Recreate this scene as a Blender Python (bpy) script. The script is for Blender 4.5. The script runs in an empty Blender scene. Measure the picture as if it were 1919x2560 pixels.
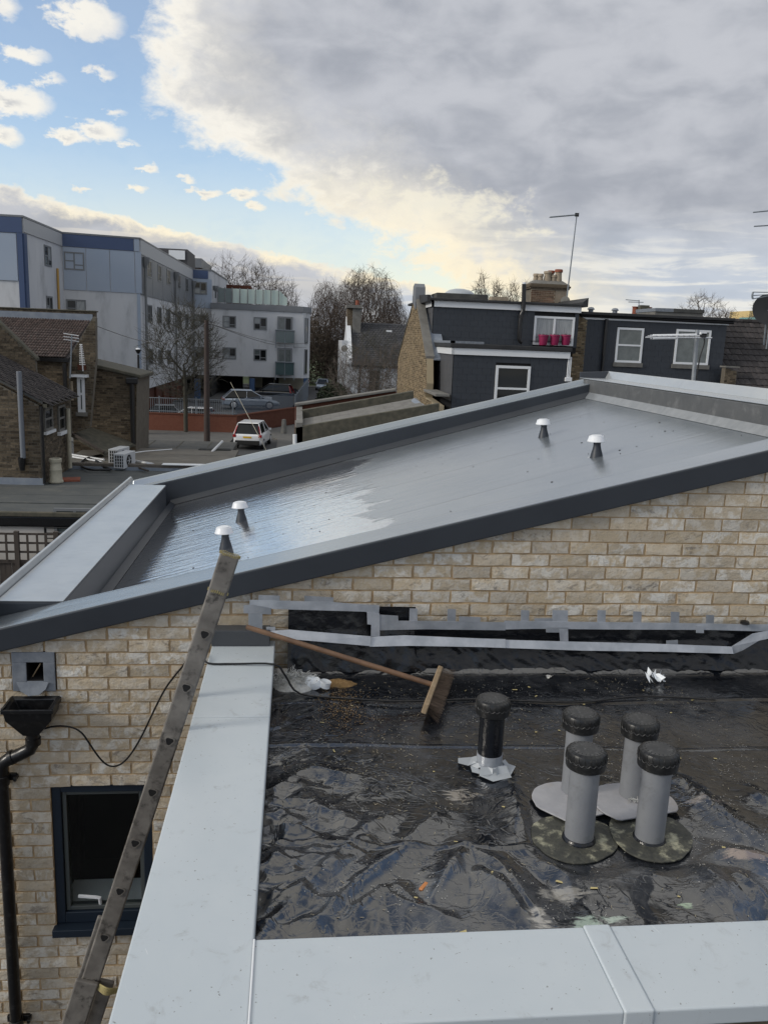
import bpy, bmesh, math, random
import numpy as np
from mathutils import Vector, Matrix
R = math.radians
scene = bpy.context.scene
COL = scene.collection
random.seed(7)
G = -7.0            # street level; the eye is at the origin, 7 m above the street

# ------------------------------------------------------------------ camera
FPX, CXP, CYP = 2070.0, 959.5, 1280.0
PITCH, ROLL, YAW = R(11.662), R(2.262), R(6.339)
w_ = Vector((math.sin(YAW)*math.cos(PITCH), math.cos(YAW)*math.cos(PITCH), -math.sin(PITCH)))
r0 = Vector((math.cos(YAW), -math.sin(YAW), 0)); u0 = r0.cross(w_)
r_ = math.cos(ROLL)*r0 + math.sin(ROLL)*u0
u_ = -math.sin(ROLL)*r0 + math.cos(ROLL)*u0
cam = bpy.data.cameras.new('camera'); cam_o = bpy.data.objects.new('camera', cam); COL.objects.link(cam_o)
m3 = Matrix((r_, u_, -w_)).transposed()
cam_o.matrix_world = m3.to_4x4()
cam.sensor_fit = 'VERTICAL'; cam.sensor_height = 36; cam.lens = 36*FPX/2560
cam.clip_start = 0.05; cam.clip_end = 3000
scene.camera = cam_o

# ------------------------------------------------------------------ node helper
class NT:
    def __init__(s, tree): s.t = tree
    def n(s, typ, **k):
        nd = s.t.nodes.new(typ)
        for a, b in k.items(): setattr(nd, a, b)
        return nd
    def put(s, sock, v):
        if isinstance(v, X): s.t.links.new(v.s, sock)
        elif isinstance(v, bpy.types.NodeSocket): s.t.links.new(v, sock)
        elif isinstance(v, tuple) and len(v) == 3 and sock.type == 'RGBA': sock.default_value = (*v, 1)
        else: sock.default_value = v
    def math(s, op, *a, clamp=False):
        nd = s.n('ShaderNodeMath', operation=op, use_clamp=clamp)
        for i, v in enumerate(a): s.put(nd.inputs[i], v)
        return X(s, nd.outputs[0])
    def mix(s, f, a, b, blend='MIX'):
        nd = s.n('ShaderNodeMix', data_type='RGBA', blend_type=blend, clamp_factor=True)
        s.put(nd.inputs[0], f); s.put(nd.inputs[6], a); s.put(nd.inputs[7], b)
        return X(s, nd.outputs[2])
    def ss(s, v, a, b):
        nd = s.n('ShaderNodeMapRange', interpolation_type='SMOOTHSTEP')
        s.put(nd.inputs[0], v); nd.inputs[1].default_value = a; nd.inputs[2].default_value = b
        return X(s, nd.outputs[0])
    def lin(s, v, a, b, c=0.0, d=1.0):
        nd = s.n('ShaderNodeMapRange'); s.put(nd.inputs[0], v)
        for i, q in enumerate((a, b, c, d)): nd.inputs[i+1].default_value = q
        return X(s, nd.outputs[0])
    def noise(s, vec, scale=5.0, detail=4.0, rough=0.55, dist=0.0):
        nd = s.n('ShaderNodeTexNoise'); s.put(nd.inputs['Vector'], vec)
        nd.inputs['Scale'].default_value = scale; nd.inputs['Detail'].default_value = detail
        nd.inputs['Roughness'].default_value = rough; nd.inputs['Distortion'].default_value = dist
        return X(s, nd.outputs['Fac'])
    def voro(s, vec, scale=5.0):
        nd = s.n('ShaderNodeTexVoronoi'); s.put(nd.inputs['Vector'], vec); nd.inputs['Scale'].default_value = scale
        return X(s, nd.outputs['Distance'])
    def xyz(s, x, y, z):
        nd = s.n('ShaderNodeCombineXYZ')
        for i, v in enumerate((x, y, z)): s.put(nd.inputs[i], v)
        return X(s, nd.outputs[0])
    def sep(s, v):
        nd = s.n('ShaderNodeSeparateXYZ'); s.put(nd.inputs[0], v)
        return [X(s, o) for o in nd.outputs]
    def scale(s, v, k):
        nd = s.n('ShaderNodeMapping'); s.put(nd.inputs[0], v); nd.inputs['Scale'].default_value = k
        return X(s, nd.outputs[0])
    def obj(s): return X(s, s.n('ShaderNodeTexCoord').outputs['Object'])
    def gen(s): return X(s, s.n('ShaderNodeTexCoord').outputs['Generated'])
    def pos(s): return X(s, s.n('ShaderNodeNewGeometry').outputs['Position'])
    def rnd(s):
        a = X(s, s.n('ShaderNodeObjectInfo').outputs['Random']); b = X(s, s.n('ShaderNodeNewGeometry').outputs['Random Per Island'])
        return s.math('FRACT', a*7.31 + b*3.17)
    def bump(s, h, strength=0.3, dist=0.01, nrm=None):
        nd = s.n('ShaderNodeBump'); s.put(nd.inputs['Height'], h); nd.inputs['Strength'].default_value = strength
        nd.inputs['Distance'].default_value = dist
        if nrm is not None: s.put(nd.inputs['Normal'], nrm)
        return X(s, nd.outputs[0])
class X:
    def __init__(s, nt, sock): s.nt, s.s = nt, sock
    def __add__(s, o): return s.nt.math('ADD', s, o)
    __radd__ = __add__
    def __sub__(s, o): return s.nt.math('SUBTRACT', s, o)
    def __rsub__(s, o): return s.nt.math('SUBTRACT', o, s)
    def __mul__(s, o): return s.nt.math('MULTIPLY', s, o)
    __rmul__ = __mul__
    def __truediv__(s, o): return s.nt.math('DIVIDE', s, o)
    def max(s, o): return s.nt.math('MAXIMUM', s, o)
    def min(s, o): return s.nt.math('MINIMUM', s, o)
    def smax(s, o, k=0.5): return s.nt.math('SMOOTH_MAX', s, o, k)
    def smin(s, o, k=0.5): return s.nt.math('SMOOTH_MIN', s, o, k)
    def sq(s): return s.nt.math('MULTIPLY', s, s)
    def sqrt(s): return s.nt.math('SQRT', s)
    def clamp(s): return s.nt.math('ADD', s, 0.0, clamp=True)

# ------------------------------------------------------------------ sky, sun, exposure
SUN_EL, SUN_AZ = 24.0, -105.0      # degrees; azimuth clockwise from +Y
world = bpy.data.worlds.new('World'); scene.world = world; world.use_nodes = True
wt = world.node_tree; wt.nodes.clear(); N = NT(wt)
sky = N.n('ShaderNodeTexSky', sky_type='NISHITA', sun_disc=False)
sky.sun_elevation = R(SUN_EL); sky.sun_rotation = R(SUN_AZ); sky.altitude = 30; sky.air_density = 1.0; sky.dust_density = 0.6; sky.ozone_density = 2.5
d = X(N, N.n('ShaderNodeTexCoord').outputs['Generated'])
dx, dy, dz = N.sep(d)
rr = (dx.sq() + dy.sq()).sqrt().max(0.001)
A = N.math('ARCSINE', (dx/rr).max(-1.0).min(1.0))*57.2958
EL = N.math('ARCSINE', dz.max(-1.0).min(1.0))*57.2958
zz = dz.max(0.0) + 0.10
pv = N.xyz(dx/zz, dy/zz, dz*2.0)                       # cloud-deck coordinates: flatter towards the horizon
av = N.xyz(A*0.1, EL*0.16, dy)                         # angular coordinates for the puffs
nb = N.noise(pv, 1.1, 9.0, 0.58, 0.4) - 0.5
nf = N.noise(av, 5.5, 10.0, 0.62, 0.3) - 0.5           # billows a degree or two across
nw = N.noise(av + 3.0 if False else N.xyz(A*0.1 + 7.0, EL*0.16 + 3.0, dy), 11.0, 8.0, 0.60, 0.2) - 0.5
nw2 = N.noise(N.xyz(A*0.1 + 17.0, EL*0.16 - 5.0, dy), 9.0, 8.0, 0.60, 0.2) - 0.5
nv = N.noise(av, 1.6, 3.0, 0.5) - 0.5
low = N.noise(pv, 0.55, 4.0, 0.5) - 0.5
mid = N.noise(N.xyz(A*0.1 - 9.0, EL*0.2, dy), 2.2, 5.0, 0.5, 0.3) - 0.5
big = ((EL - 8.4 + A*0.50)*0.89).smin(A + 10.0 - (EL - 15.0)*0.25, 2.0)
bulge = ((1.0 - (((A + 2.6)/2.2).sq() + ((EL - 10.4)/1.3).sq())).max(0.0))*-1.6
DB = big + nf*5.4 + nw*1.5 + nv*3.4 + bulge
DL = 5.3 - A*0.165 - EL + nf*1.3 + nw*0.9
blobs = [(-12.8,17.5,2.5,1.3,1.0), (-17.0,12.8,2.6,1.2,1.0), (-12.4,11.8,2.0,0.75,.9), (-14.0,11.3,1.6,0.5,.8), (-17.6,10.9,1.3,0.8,.8), (-12.0,14.8,1.0,0.5,.6),
         (-9.3,9.9,0.75,0.45,.7), (-10.2,8.7,0.9,0.36,.7), (-7.1,9.5,0.8,0.36,.65), (-5.9,8.8,1.4,0.40,.8), (-3.5,8.9,1.3,0.55,.8), (-2.9,8.1,1.1,0.42,.7),
         (-16.5,15.2,1.9,0.6,.7), (-15.0,14.2,1.2,.4,.5), (-17.4,17.6,1.2,0.9,.7), (-13.4,8.3,0.8,0.28,.6), (-11.2,12.9,0.8,0.35,.4), (-10.6,11.2,.9,.3,.5), (-24.0,14.5,4.0,1.8,1.0), (-30.0,19.0,5.0,2.0,1.0), (-28.0,10.0,3.0,0.8,.8), (-45.0,15.0,7.0,3.0,1.0), (-62.0,24.0,9.0,5.0,1.0)]
Aw = A + nw*2.4 + nf*1.2; Ew = EL + nw2*1.1 + nf*0.5
P = None
for a, e, ra, re, k in blobs:
    low_ = (Ew - e)/re
    q = (1.0 - (((Aw - a)/ra).sq() + low_.sq()*(1.0 if k < .6 else 1.15)).sqrt())*k
    P = q if P is None else P.max(q)
DP = P*1.5 + nw*1.7 + nf*0.8 + 0.02
high = (EL - 21.0)*0.012 + nb*9.0 + 0.5                 # unseen cloud overhead and behind, broken up for contrast in reflections
al = (N.ss(DB, -0.9, 1.7)*(1.0 - N.ss(EL, 22.0, 30.0))).max(N.ss(DL, -0.15, 0.40)).max(N.ss(DP, -0.10, 0.80)*0.95).max(N.ss(high, 0.0, 1.2)*N.ss(EL, 19.0, 26.0))
al = al.max(N.ss(13.0 - EL, 0.0, 11.0)*0.42 + 0.14)             # the blue pales towards the horizon
thickB = DB + nv*2.2 + nb*1.0 + mid*2.0
thick = N.ss(thickB, 0.7, 4.2)*0.58 + N.ss(thickB, 2.6, 8.0)*0.42
ovh = N.ss(EL, 20.0, 28.0)
thick = thick*(1.0 - ovh*0.75) + ovh*0.6*N.ss(high + mid*2.0, 0.9, 3.6)
thick = thick.max(N.ss(DL + nf*1.2 + mid, 0.25, 1.3)*0.95).max(N.ss(DP + mid, 0.8, 1.6)*N.ss(13.4 - EL + nw, 0.0, 1.0)*0.6)
bright = N.mix(N.ss(EL, 4.0, 13.0), (0.86, 0.77, 0.58), (0.82, 0.79, 0.72))
bright = N.mix(N.ss(mid + nw*0.5, -0.05, 0.25)*0.5, bright, (0.64, 0.645, 0.65))
grey = N.mix(N.ss(low*0.6 + nb*0.15 + mid*0.8 + nf*0.12, -0.17, 0.19), (0.325, 0.345, 0.39), (0.47, 0.485, 0.525))
# lighter, streaky cloud low on the right; a warm gap where the sun almost breaks through
st = N.noise(N.xyz(A*0.045, EL*0.42, dy*0.5), 2.6, 7.0, 0.58, 0.5)
lowr = N.ss(9.5 - EL, 0.0, 5.5)
right = N.ss(A, -1.0, 10.0)
grey = N.mix(lowr*0.55*right, grey, (0.50, 0.57, 0.66))
grey = N.mix(N.ss(st + mid*0.35 + nf*0.12, 0.47, 0.64)*lowr*0.7*right, grey, (0.80, 0.775, 0.70))
grey = N.mix(N.ss(st - mid*0.3, 0.50, 0.62)*N.ss(3.0 - N.math('ABSOLUTE', EL - 5.0), 0.0, 2.5)*0.55*(1.0 - right), grey, (0.66, 0.62, 0.55))
gl = N.ss(1.0 - ((((A - 8.0)/8.0).sq() + ((EL - 8.6 + (A-8.0)*0.14)/2.4).sq()).sqrt()) + nf*3.0 + mid*1.6, 0.05, 0.9)
grey = N.mix(gl*0.75, grey, (0.82, 0.77, 0.62))
ccol = N.mix(thick, bright, grey)
b1 = N.n('ShaderNodeBackground'); wt.links.new(sky.outputs[0], b1.inputs[0]); b1.inputs[1].default_value = 0.15
b2 = N.n('ShaderNodeBackground'); N.put(b2.inputs[0], ccol); b2.inputs[1].default_value = 0.95
ms = N.n('ShaderNodeMixShader'); N.put(ms.inputs[0], al); wt.links.new(b1.outputs[0], ms.inputs[1]); wt.links.new(b2.outputs[0], ms.inputs[2])
wo = N.n('ShaderNodeOutputWorld'); wt.links.new(ms.outputs[0], wo.inputs[0])
world.cycles.sampling_method = 'MANUAL'; world.cycles.sample_map_resolution = 1024

sl = bpy.data.lights.new('sun', 'SUN'); sl.energy = 1.5; sl.angle = R(16); sl.color = (1.0, 0.93, 0.82)
so = bpy.data.objects.new('sun', sl); COL.objects.link(so)
sd = Vector((math.sin(R(SUN_AZ))*math.cos(R(SUN_EL)), math.cos(R(SUN_AZ))*math.cos(R(SUN_EL)), math.sin(R(SUN_EL))))
so.rotation_euler = sd.to_track_quat('Z', 'Y').to_euler()
vs = scene.view_settings; vs.view_transform = 'Standard'; vs.look = 'None'; vs.exposure = 0.30; vs.gamma = 1.0; vs.use_curve_mapping = False
scene.cycles.max_bounces = 6; scene.cycles.use_denoising = True

# ------------------------------------------------------------------ photograph sight lines -> points at a real depth
def ray(px, py): return (px-CXP)/FPX*r_ - (py-CYP)/FPX*u_ + w_
def ony(px, py, Y): q = ray(px, py); return q*(Y/q.y)
def onz(px, py, Z): q = ray(px, py); return q*(Z/q.z)
def onx(px, py, Xx): q = ray(px, py); return q*(Xx/q.x)
def proj(p): z = p.dot(w_); return (CXP+FPX*p.dot(r_)/z, CYP-FPX*p.dot(u_)/z, z)

# ------------------------------------------------------------------ mesh builder
WO = {}
class MB:
    def __init__(s): s.v, s.f, s.sm = [], [], []
    def add(s, vs, fs, smooth=False):
        b = len(s.v); s.v += [tuple(p) for p in vs]
        for f in fs: s.f.append(tuple(b+i for i in f)); s.sm.append(smooth)
        return s
    def hexa(s, p):    # 8 corners: bottom 4 ccw, top 4 ccw
        return s.add(p, [(3,2,1,0),(4,5,6,7),(0,1,5,4),(1,2,6,5),(2,3,7,6),(3,0,4,7)])
    def box(s, x0, x1, y0, y1, z0, z1):
        return s.hexa([(x0,y0,z0),(x1,y0,z0),(x1,y1,z0),(x0,y1,z0),(x0,y0,z1),(x1,y0,z1),(x1,y1,z1),(x0,y1,z1)])
    def obox(s, c, ax, ay, az):   # centre and three half-axis vectors
        c, ax, ay, az = map(Vector, (c, ax, ay, az))
        return s.hexa([c-ax-ay-az, c+ax-ay-az, c+ax+ay-az, c-ax+ay-az, c-ax-ay+az, c+ax-ay+az, c+ax+ay+az, c-ax+ay+az])
    def prism(s, poly, off):      # planar polygon extruded by a vector
        off = Vector(off); n = len(poly); a = [Vector(p) for p in poly]; b = [p+off for p in a]
        return s.add(a+b, [tuple(range(n))[::-1], tuple(range(n, 2*n))] + [(i, (i+1) % n, n+(i+1) % n, n+i) for i in range(n)])
    def tube(s, pts, r, n=8, cap=True, smooth=True):
        pts = [Vector(p) for p in pts]; rs = r if isinstance(r, (list, tuple)) else [r]*len(pts)
        rings = []; up = None
        for i, p in enumerate(pts):
            t = (pts[min(i+1, len(pts)-1)] - pts[max(i-1, 0)]).normalized()
            if up is None: up = Vector((0,0,1)) if abs(t.z) < .9 else Vector((1,0,0))
            a = (up - t*up.dot(t)).normalized(); b = t.cross(a); up = a
            rings += [p + rs[i]*(math.cos(2*math.pi*k/n)*a + math.sin(2*math.pi*k/n)*b) for k in range(n)]
        m = len(pts); fs = [(i*n+k, i*n+(k+1) % n, (i+1)*n+(k+1) % n, (i+1)*n+k) for i in range(m-1) for k in range(n)]
        s.add(rings, fs, smooth)
        if cap:
            b = len(s.v) - m*n
            s.f += [tuple(b+k for k in range(n))[::-1], tuple(b+(m-1)*n+k for k in range(n))]; s.sm += [False, False]
        return s
    def lathe(s, prof, c, n=24, axis=None, smooth=True):
        c = Vector(c); az = Vector(axis or (0,0,1)).normalized(); ax = az.orthogonal().normalized(); ay = az.cross(ax)
        vs = [c + az*h + r*(math.cos(2*math.pi*k/n)*ax + math.sin(2*math.pi*k/n)*ay) for r, h in prof for k in range(n)]
        fs = [(i*n+k, i*n+(k+1) % n, (i+1)*n+(k+1) % n, (i+1)*n+k) for i in range(len(prof)-1) for k in range(n)]
        s.add(vs, fs, smooth)
        b = len(s.v) - len(vs); m = len(prof)
        if prof[0][0] > 1e-4: s.f.append(tuple(b+k for k in range(n))[::-1]); s.sm.append(False)
        if prof[-1][0] > 1e-4: s.f.append(tuple(b+(m-1)*n+k for k in range(n))); s.sm.append(False)
        return s
    def mesh(s, name, m, org=(0,0,0)):
        o = Vector(org); me = bpy.data.meshes.new(name)
        me.from_pydata([tuple(Vector(p)-o) for p in s.v], [], s.f)
        me.polygons.foreach_set('use_smooth', s.sm)
        if m: me.materials.append(m)
        bm = bmesh.new(); bm.from_mesh(me); bmesh.ops.recalc_face_normals(bm, faces=bm.faces); bm.to_mesh(me); bm.free()
        if any(s.sm): me.set_sharp_from_angle(angle=R(38))
        return me
    def build(s, name, m, parent=None, bevel=0, seg=2):
        org = WO.get(parent.name, Vector((0,0,0))) if parent else Vector((0,0,0))
        if not parent and s.v:
            a = np.array(s.v); org = Vector((float(a[:,0].mean()), float(a[:,1].mean()), float(a[:,2].min())))
        o = bpy.data.objects.new(name, s.mesh(name, m, org)); COL.objects.link(o)
        if parent: o.parent = parent; WO[o.name] = org
        else: o.location = org; WO[o.name] = org
        if bevel:
            b = o.modifiers.new('bevel', 'BEVEL'); b.width = bevel; b.segments = seg; b.limit_method = 'ANGLE'; b.angle_limit = R(35)
        return o
def tag(o, label=None, cat=None, group=None, kind=None):
    for k, v in (('label', label), ('category', cat), ('group', group), ('kind', kind)):
        if v: o[k] = v
    return o
def T(name, label, cat, loc=(0,0,0), group=None):
    o = bpy.data.objects.new(name, None); COL.objects.link(o); o.empty_display_size = .1
    o.location = loc; WO[o.name] = Vector(loc); return tag(o, label, cat, group)
def kids(o): return [c for c in bpy.data.objects if c.parent == o]
def clone(o, parent=None, allk=None):
    c = o.copy(); COL.objects.link(c)
    if parent: c.parent = parent
    for ch in kids(o): clone(ch, c)
    return c
def inst(name, me, parent, loc, rot=None, sc=None):
    o = bpy.data.objects.new(name, me); COL.objects.link(o); o.parent = parent
    o.location = Vector(loc) - WO[parent.name]
    if rot: o.rotation_euler = rot
    if sc: o.scale = sc
    return o

# ------------------------------------------------------------------ materials
def mat(name, col, rough=.7, col2=None, nscale=6, ndet=5, spread=.5, bump=0, bscale=None, bdist=.005, metal=0, spec=.5, ior=1.5, dirt=None, rndv=0, stretch=None, coat=0):
    m = bpy.data.materials.new(name); m.use_nodes = True; t = m.node_tree; N = NT(t); bs = t.nodes['Principled BSDF']
    v = N.obj()
    if rndv: 
        rn = N.rnd(); off = N.n('ShaderNodeVectorMath', operation='ADD'); N.put(off.inputs[0], v); N.put(off.inputs[1], N.xyz(rn*37.0, rn*91.0, rn*53.0)); v = X(N, off.outputs[0])
    if stretch: v = N.scale(v, stretch)
    c = col
    if col2:
        f = N.noise(v, nscale, ndet, .6); c = N.mix(N.ss(f, .5-spread*.5, .5+spread*.5), col, col2)
    if dirt:
        c = N.mix(N.ss(N.noise(v, dirt[1], 6, .65), .5, .72)*dirt[2], c, dirt[0])
    if rndv:
        hs = N.n('ShaderNodeHueSaturation'); N.put(hs.inputs['Value'], N.lin(rn, 0, 1, 1-rndv, 1+rndv)); N.put(hs.inputs['Color'], c); c = X(N, hs.outputs[0])
    N.put(bs.inputs['Base Color'], c); bs.inputs['Roughness'].default_value = rough; bs.inputs['Metallic'].default_value = metal
    bs.inputs['IOR'].default_value = ior; bs.inputs['Specular IOR Level'].default_value = spec
    if coat: bs.inputs['Coat Weight'].default_value = coat; bs.inputs['Coat Roughness'].default_value = .05
    if bump: N.put(bs.inputs['Normal'], N.bump(N.noise(v, bscale or nscale*4, 5, .6), bump, bdist))
    return m
M = {}
M['grp'] = mat('anthracite_trim', (.024,.029,.038), .45, (.030,.036,.046), 3, bump=.15, bscale=60, bdist=.002)
M['white_upvc'] = mat('white_upvc', (.72,.74,.76), .35)
M['black_plastic'] = mat('black_plastic', (.008,.008,.009), .3, dirt=((.08,.08,.08), 30, .25))
M['anth_frame'] = mat('anthracite_frame', (.012,.020,.033), .35)
M['lead'] = mat('lead_sheet', (.13,.15,.18), .55, (.22,.24,.27), 14, bump=.5, bscale=18, bdist=.006)
M['glass'] = mat('window_glass', (.008,.010,.011), .04, spec=.35)
M['glass_blind'] = mat('glass_with_blind', (.13,.15,.15), .10, (.07,.085,.085), 3, spec=.8)
M['alu'] = mat('brushed_metal', (.74,.75,.77), .34, metal=.6)
M['cap_white'] = mat('pale_metal_cap', (.74,.76,.79), .32, metal=.08)
M['ladder'] = mat('weathered_ladder_metal', (.125,.115,.105), .62, (.235,.22,.20), 10, ndet=9, bump=.4, bscale=40, bdist=.002, dirt=((.028,.025,.023), 17, .95), metal=.15)
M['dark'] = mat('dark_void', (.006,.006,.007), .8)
M['tape'] = mat('grey_tape', (.27,.295,.33), .30, (.43,.455,.50), 8, rndv=.16, bump=.5, bscale=14, bdist=.006, metal=.25)
M['rope'] = mat('yellow_cord', (.42,.36,.16), .8, (.3,.25,.12), 60)
M['wood_handle'] = mat('broom_handle_wood', (.20,.115,.065), .55, (.115,.065,.04), 12, stretch=(1,1,1), bump=.2, bscale=50, bdist=.002)
M['wood_pale'] = mat('pale_timber', (.40,.30,.19), .7, (.28,.2,.12), 30, bump=.2)
M['bristle'] = mat('bristle', (.075,.052,.038), .8, (.14,.10,.07), 50)
M['wool'] = mat('glass_wool', (.62,.63,.62), .95, (.42,.42,.40), 30, bump=.8, bscale=80, bdist=.01)
M['white_plastic_bag'] = mat('white_film', (.78,.82,.86), .35, bump=.6, bscale=25, bdist=.01)
M['sawdust'] = mat('sawdust', (.36,.235,.10), .95, (.22,.13,.055), 120, bump=1, bscale=150, bdist=.01)
M['pipe_grey'] = mat('grey_soil_pipe', (.185,.195,.215), .5, (.225,.235,.25), 7, dirt=((.085,.085,.082), 9, .55), bump=.1, bscale=60)
M['pipe_dark'] = mat('dark_bitumen_felt', (.035,.037,.034), .6, (.075,.075,.06), 40, ndet=8, bump=.8, bscale=60, bdist=.006, dirt=((.45,.44,.32), 16, .95))
M['plate'] = mat('grey_sheet_flange', (.32,.325,.35), .55, (.40,.40,.42), 14, dirt=((.30,.25,.20), 9, .5), bump=.25, bscale=40)
# ------------------------------------------------------------------ special materials of the near scene
def m_roof(name, allow_wet):
    m = bpy.data.materials.new(name); m.use_nodes = True; t = m.node_tree; N = NT(t); bs = t.nodes['Principled BSDF']
    v = N.pos(); x, y, z = N.sep(v)
    streak = N.noise(N.xyz(x*0.45, y*7.0, 0.0), 1.6, 5, .6)         # roller and brush strokes run up the slope
    fine = N.noise(N.xyz(x*2.6 + y*1.2, y*9.0, 0.0), 1.5, 5, .62)
    e = N.noise(N.xyz(x*1.2, y*3.2, 0.0), 2.2, 7, .65)
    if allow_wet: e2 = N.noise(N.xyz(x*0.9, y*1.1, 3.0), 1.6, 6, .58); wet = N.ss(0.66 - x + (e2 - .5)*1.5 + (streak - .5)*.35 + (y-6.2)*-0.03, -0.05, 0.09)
    else: wet = 0.0
    patch = N.noise(v, 1.5, 4, .55)
    sm_ = N.ss(0.02 - N.math('ABSOLUTE', N.math('FRACT', y*0.95 + (e-.5)*.05) - .5), 0.0, 0.012)
    bc = N.mix(N.ss(patch, .35, .7), (.335,.375,.41), (.39,.425,.455)); bc = N.mix(N.ss(streak, .45, .7)*.35, bc, (.33,.355,.39)); bc = N.mix(sm_*.20, bc, (.12,.135,.15))
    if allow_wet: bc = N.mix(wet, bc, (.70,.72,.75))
    N.put(bs.inputs['Base Color'], bc)
    rd = N.lin(patch, .3, .7, .20, .27)
    N.put(bs.inputs['Roughness'], rd - wet*.15 if allow_wet else rd); bs.inputs['IOR'].default_value = 1.6; bs.inputs['Metallic'].default_value = .70
    if allow_wet: N.put(bs.inputs['Metallic'], .72 + wet*.23)
    und = N.noise(N.xyz(x*2.0, y*5.0, 0.0), 1.3, 4, .55)
    seam = N.math('ABSOLUTE', N.math('FRACT', y*0.95 + (e-.5)*.05) - .5)
    h = streak*0.0042 + und*0.003 - N.ss(0.03 - seam, 0.0, 0.02)*0.0012
    rip = h + fine*(0.0010 + wet*0.0100) if allow_wet else h
    nd = N.n('ShaderNodeBump'); N.put(nd.inputs['Height'], rip); nd.inputs['Distance'].default_value = 1.0; nd.inputs['Strength'].default_value = .40
    N.put(bs.inputs['Normal'], nd.outputs[0])
    return m
M['roof'] = m_roof('liquid_roof_membrane', True); M['roof_dry'] = m_roof('dry_roof_membrane', False)
M['parapet'] = mat('sky_bright_parapet_membrane', (.42,.445,.465), .27, (.48,.50,.51), 3, ior=1.6, metal=.45, bump=.35, bscale=9, bdist=.006, dirt=((.30,.32,.34), 4, .3), stretch=(1,1,1))  # same coat made paler: bright sky reflection put into the colour
def m_coping():
    m = bpy.data.materials.new('pale_grey_aluminium_coping'); m.use_nodes = True; t = m.node_tree; N = NT(t); bs = t.nodes['Principled BSDF']
    v = N.pos(); x, y, z = N.sep(v)
    big = N.noise(v, 1.7, 5, .6, .4); sm = N.noise(v, 9, 7, .7, .6); sp = N.noise(v, 85, 2, .5); sp2 = N.noise(v, 230, 2, .5)
    scr = N.noise(N.xyz(x*26.0 + y*9.0, y*3.5 - x*2.0, 0.0), 2.2, 4, .65, .6)
    col = N.mix(N.ss(big, .35, .7), (.470,.520,.555), (.505,.550,.580))
    col = N.mix(N.ss(sm, .56, .72)*.55, col, (.32,.335,.34))                # grimy smears
    col = N.mix(N.ss(sp, .715, .75)*.8, col, (.17,.17,.165))               # dots of dirt
    col = N.mix(N.ss(sp2, .735, .76)*N.ss(big, .45, .6)*.6, col, (.20,.20,.19))
    col = N.mix(N.ss(scr, .70, .75)*.6, col, (.70,.72,.73))               # light scratches
    N.put(bs.inputs['Base Color'], col); N.put(bs.inputs['Roughness'], N.lin(sm, .3, .7, .30, .46)); bs.inputs['Metallic'].default_value = .0
    N.put(bs.inputs['Normal'], N.bump(N.noise(v, 2.6, 3, .5), .10, .02)); return m
M['coping'] = m_coping()
M['edge_coat'] = mat('edge_coat', (.34,.36,.38), .25, (.40,.415,.43), 2, metal=.5, bump=.2, bscale=8, bdist=.005)
def m_brick(name, base, pale, dark, warm, k=1.0, bump=.7, ns=16, vv=(.50,1.30)):
    m = bpy.data.materials.new(name); m.use_nodes = True; t = m.node_tree; N = NT(t); bs = t.nodes['Principled BSDF']
    rn = N.rnd(); off = N.n('ShaderNodeVectorMath', operation='ADD'); N.put(off.inputs[0], N.obj()); N.put(off.inputs[1], N.xyz(rn*37.0, rn*91.0, rn*53.0)); v = X(N, off.outputs[0])
    a = N.noise(v, ns, 6, .65, .4); b = N.noise(N.scale(v, (1, 1, 1.8)), ns*.75, 7, .68, .8); c = N.noise(v, ns*5, 4, .6)
    r2 = N.math('FRACT', rn*17.3); r3 = N.math('FRACT', rn*41.7); r4 = N.math('FRACT', rn*73.1)
    col = N.mix(r2, base, warm)
    col = N.mix(N.ss(a, .42, .59)*(0.14 + r3*.86)*k, col, pale)
    col = N.mix(N.ss(b, .53, .66)*N.ss(r4, .25, .95)*.85*k, col, dark)
    col = N.mix(N.ss(c, .55, .75)*.35, col, dark)
    hv = N.n('ShaderNodeHueSaturation'); N.put(hv.inputs['Value'], N.lin(N.math('FRACT', rn*29.9), 0, 1, *vv)); N.put(hv.inputs['Color'], col); col = X(N, hv.outputs[0])
    N.put(bs.inputs['Base Color'], col); bs.inputs['Roughness'].default_value = .88; bs.inputs['Specular IOR Level'].default_value = .25
    N.put(bs.inputs['Normal'], N.bump(b + c*.8 + a*.5, bump, .008)); return m
M['brick'] = m_brick('reclaimed_buff_brick', (.48,.415,.325), (.70,.685,.64), (.21,.185,.16), (.53,.44,.315), k=.92, ns=15, vv=(.84,1.12))
M['mortar'] = mat('sandy_mortar', (.52,.385,.235), .95, (.33,.23,.13), 14, bump=.5, bscale=120, dirt=((.5,.42,.3), 5, .5))
M['stock'] = m_brick('london_stock_brick', (.115,.091,.062), (.165,.133,.094), (.030,.026,.023), (.080,.063,.045), 1.0, .4, 9)
M['stock_mortar'] = mat('old_mortar', (.155,.137,.108), .95, (.105,.092,.074), 5)
M['stock_y'] = m_brick('yellow_stock_brick', (.20,.148,.085), (.29,.23,.145), (.05,.038,.028), (.12,.086,.052), 1.0, .4, 9)
M['redbrick'] = m_brick('red_brick', (.135,.052,.034), (.165,.07,.045), (.08,.036,.027), (.115,.044,.028), .6, .3, 6)
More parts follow.
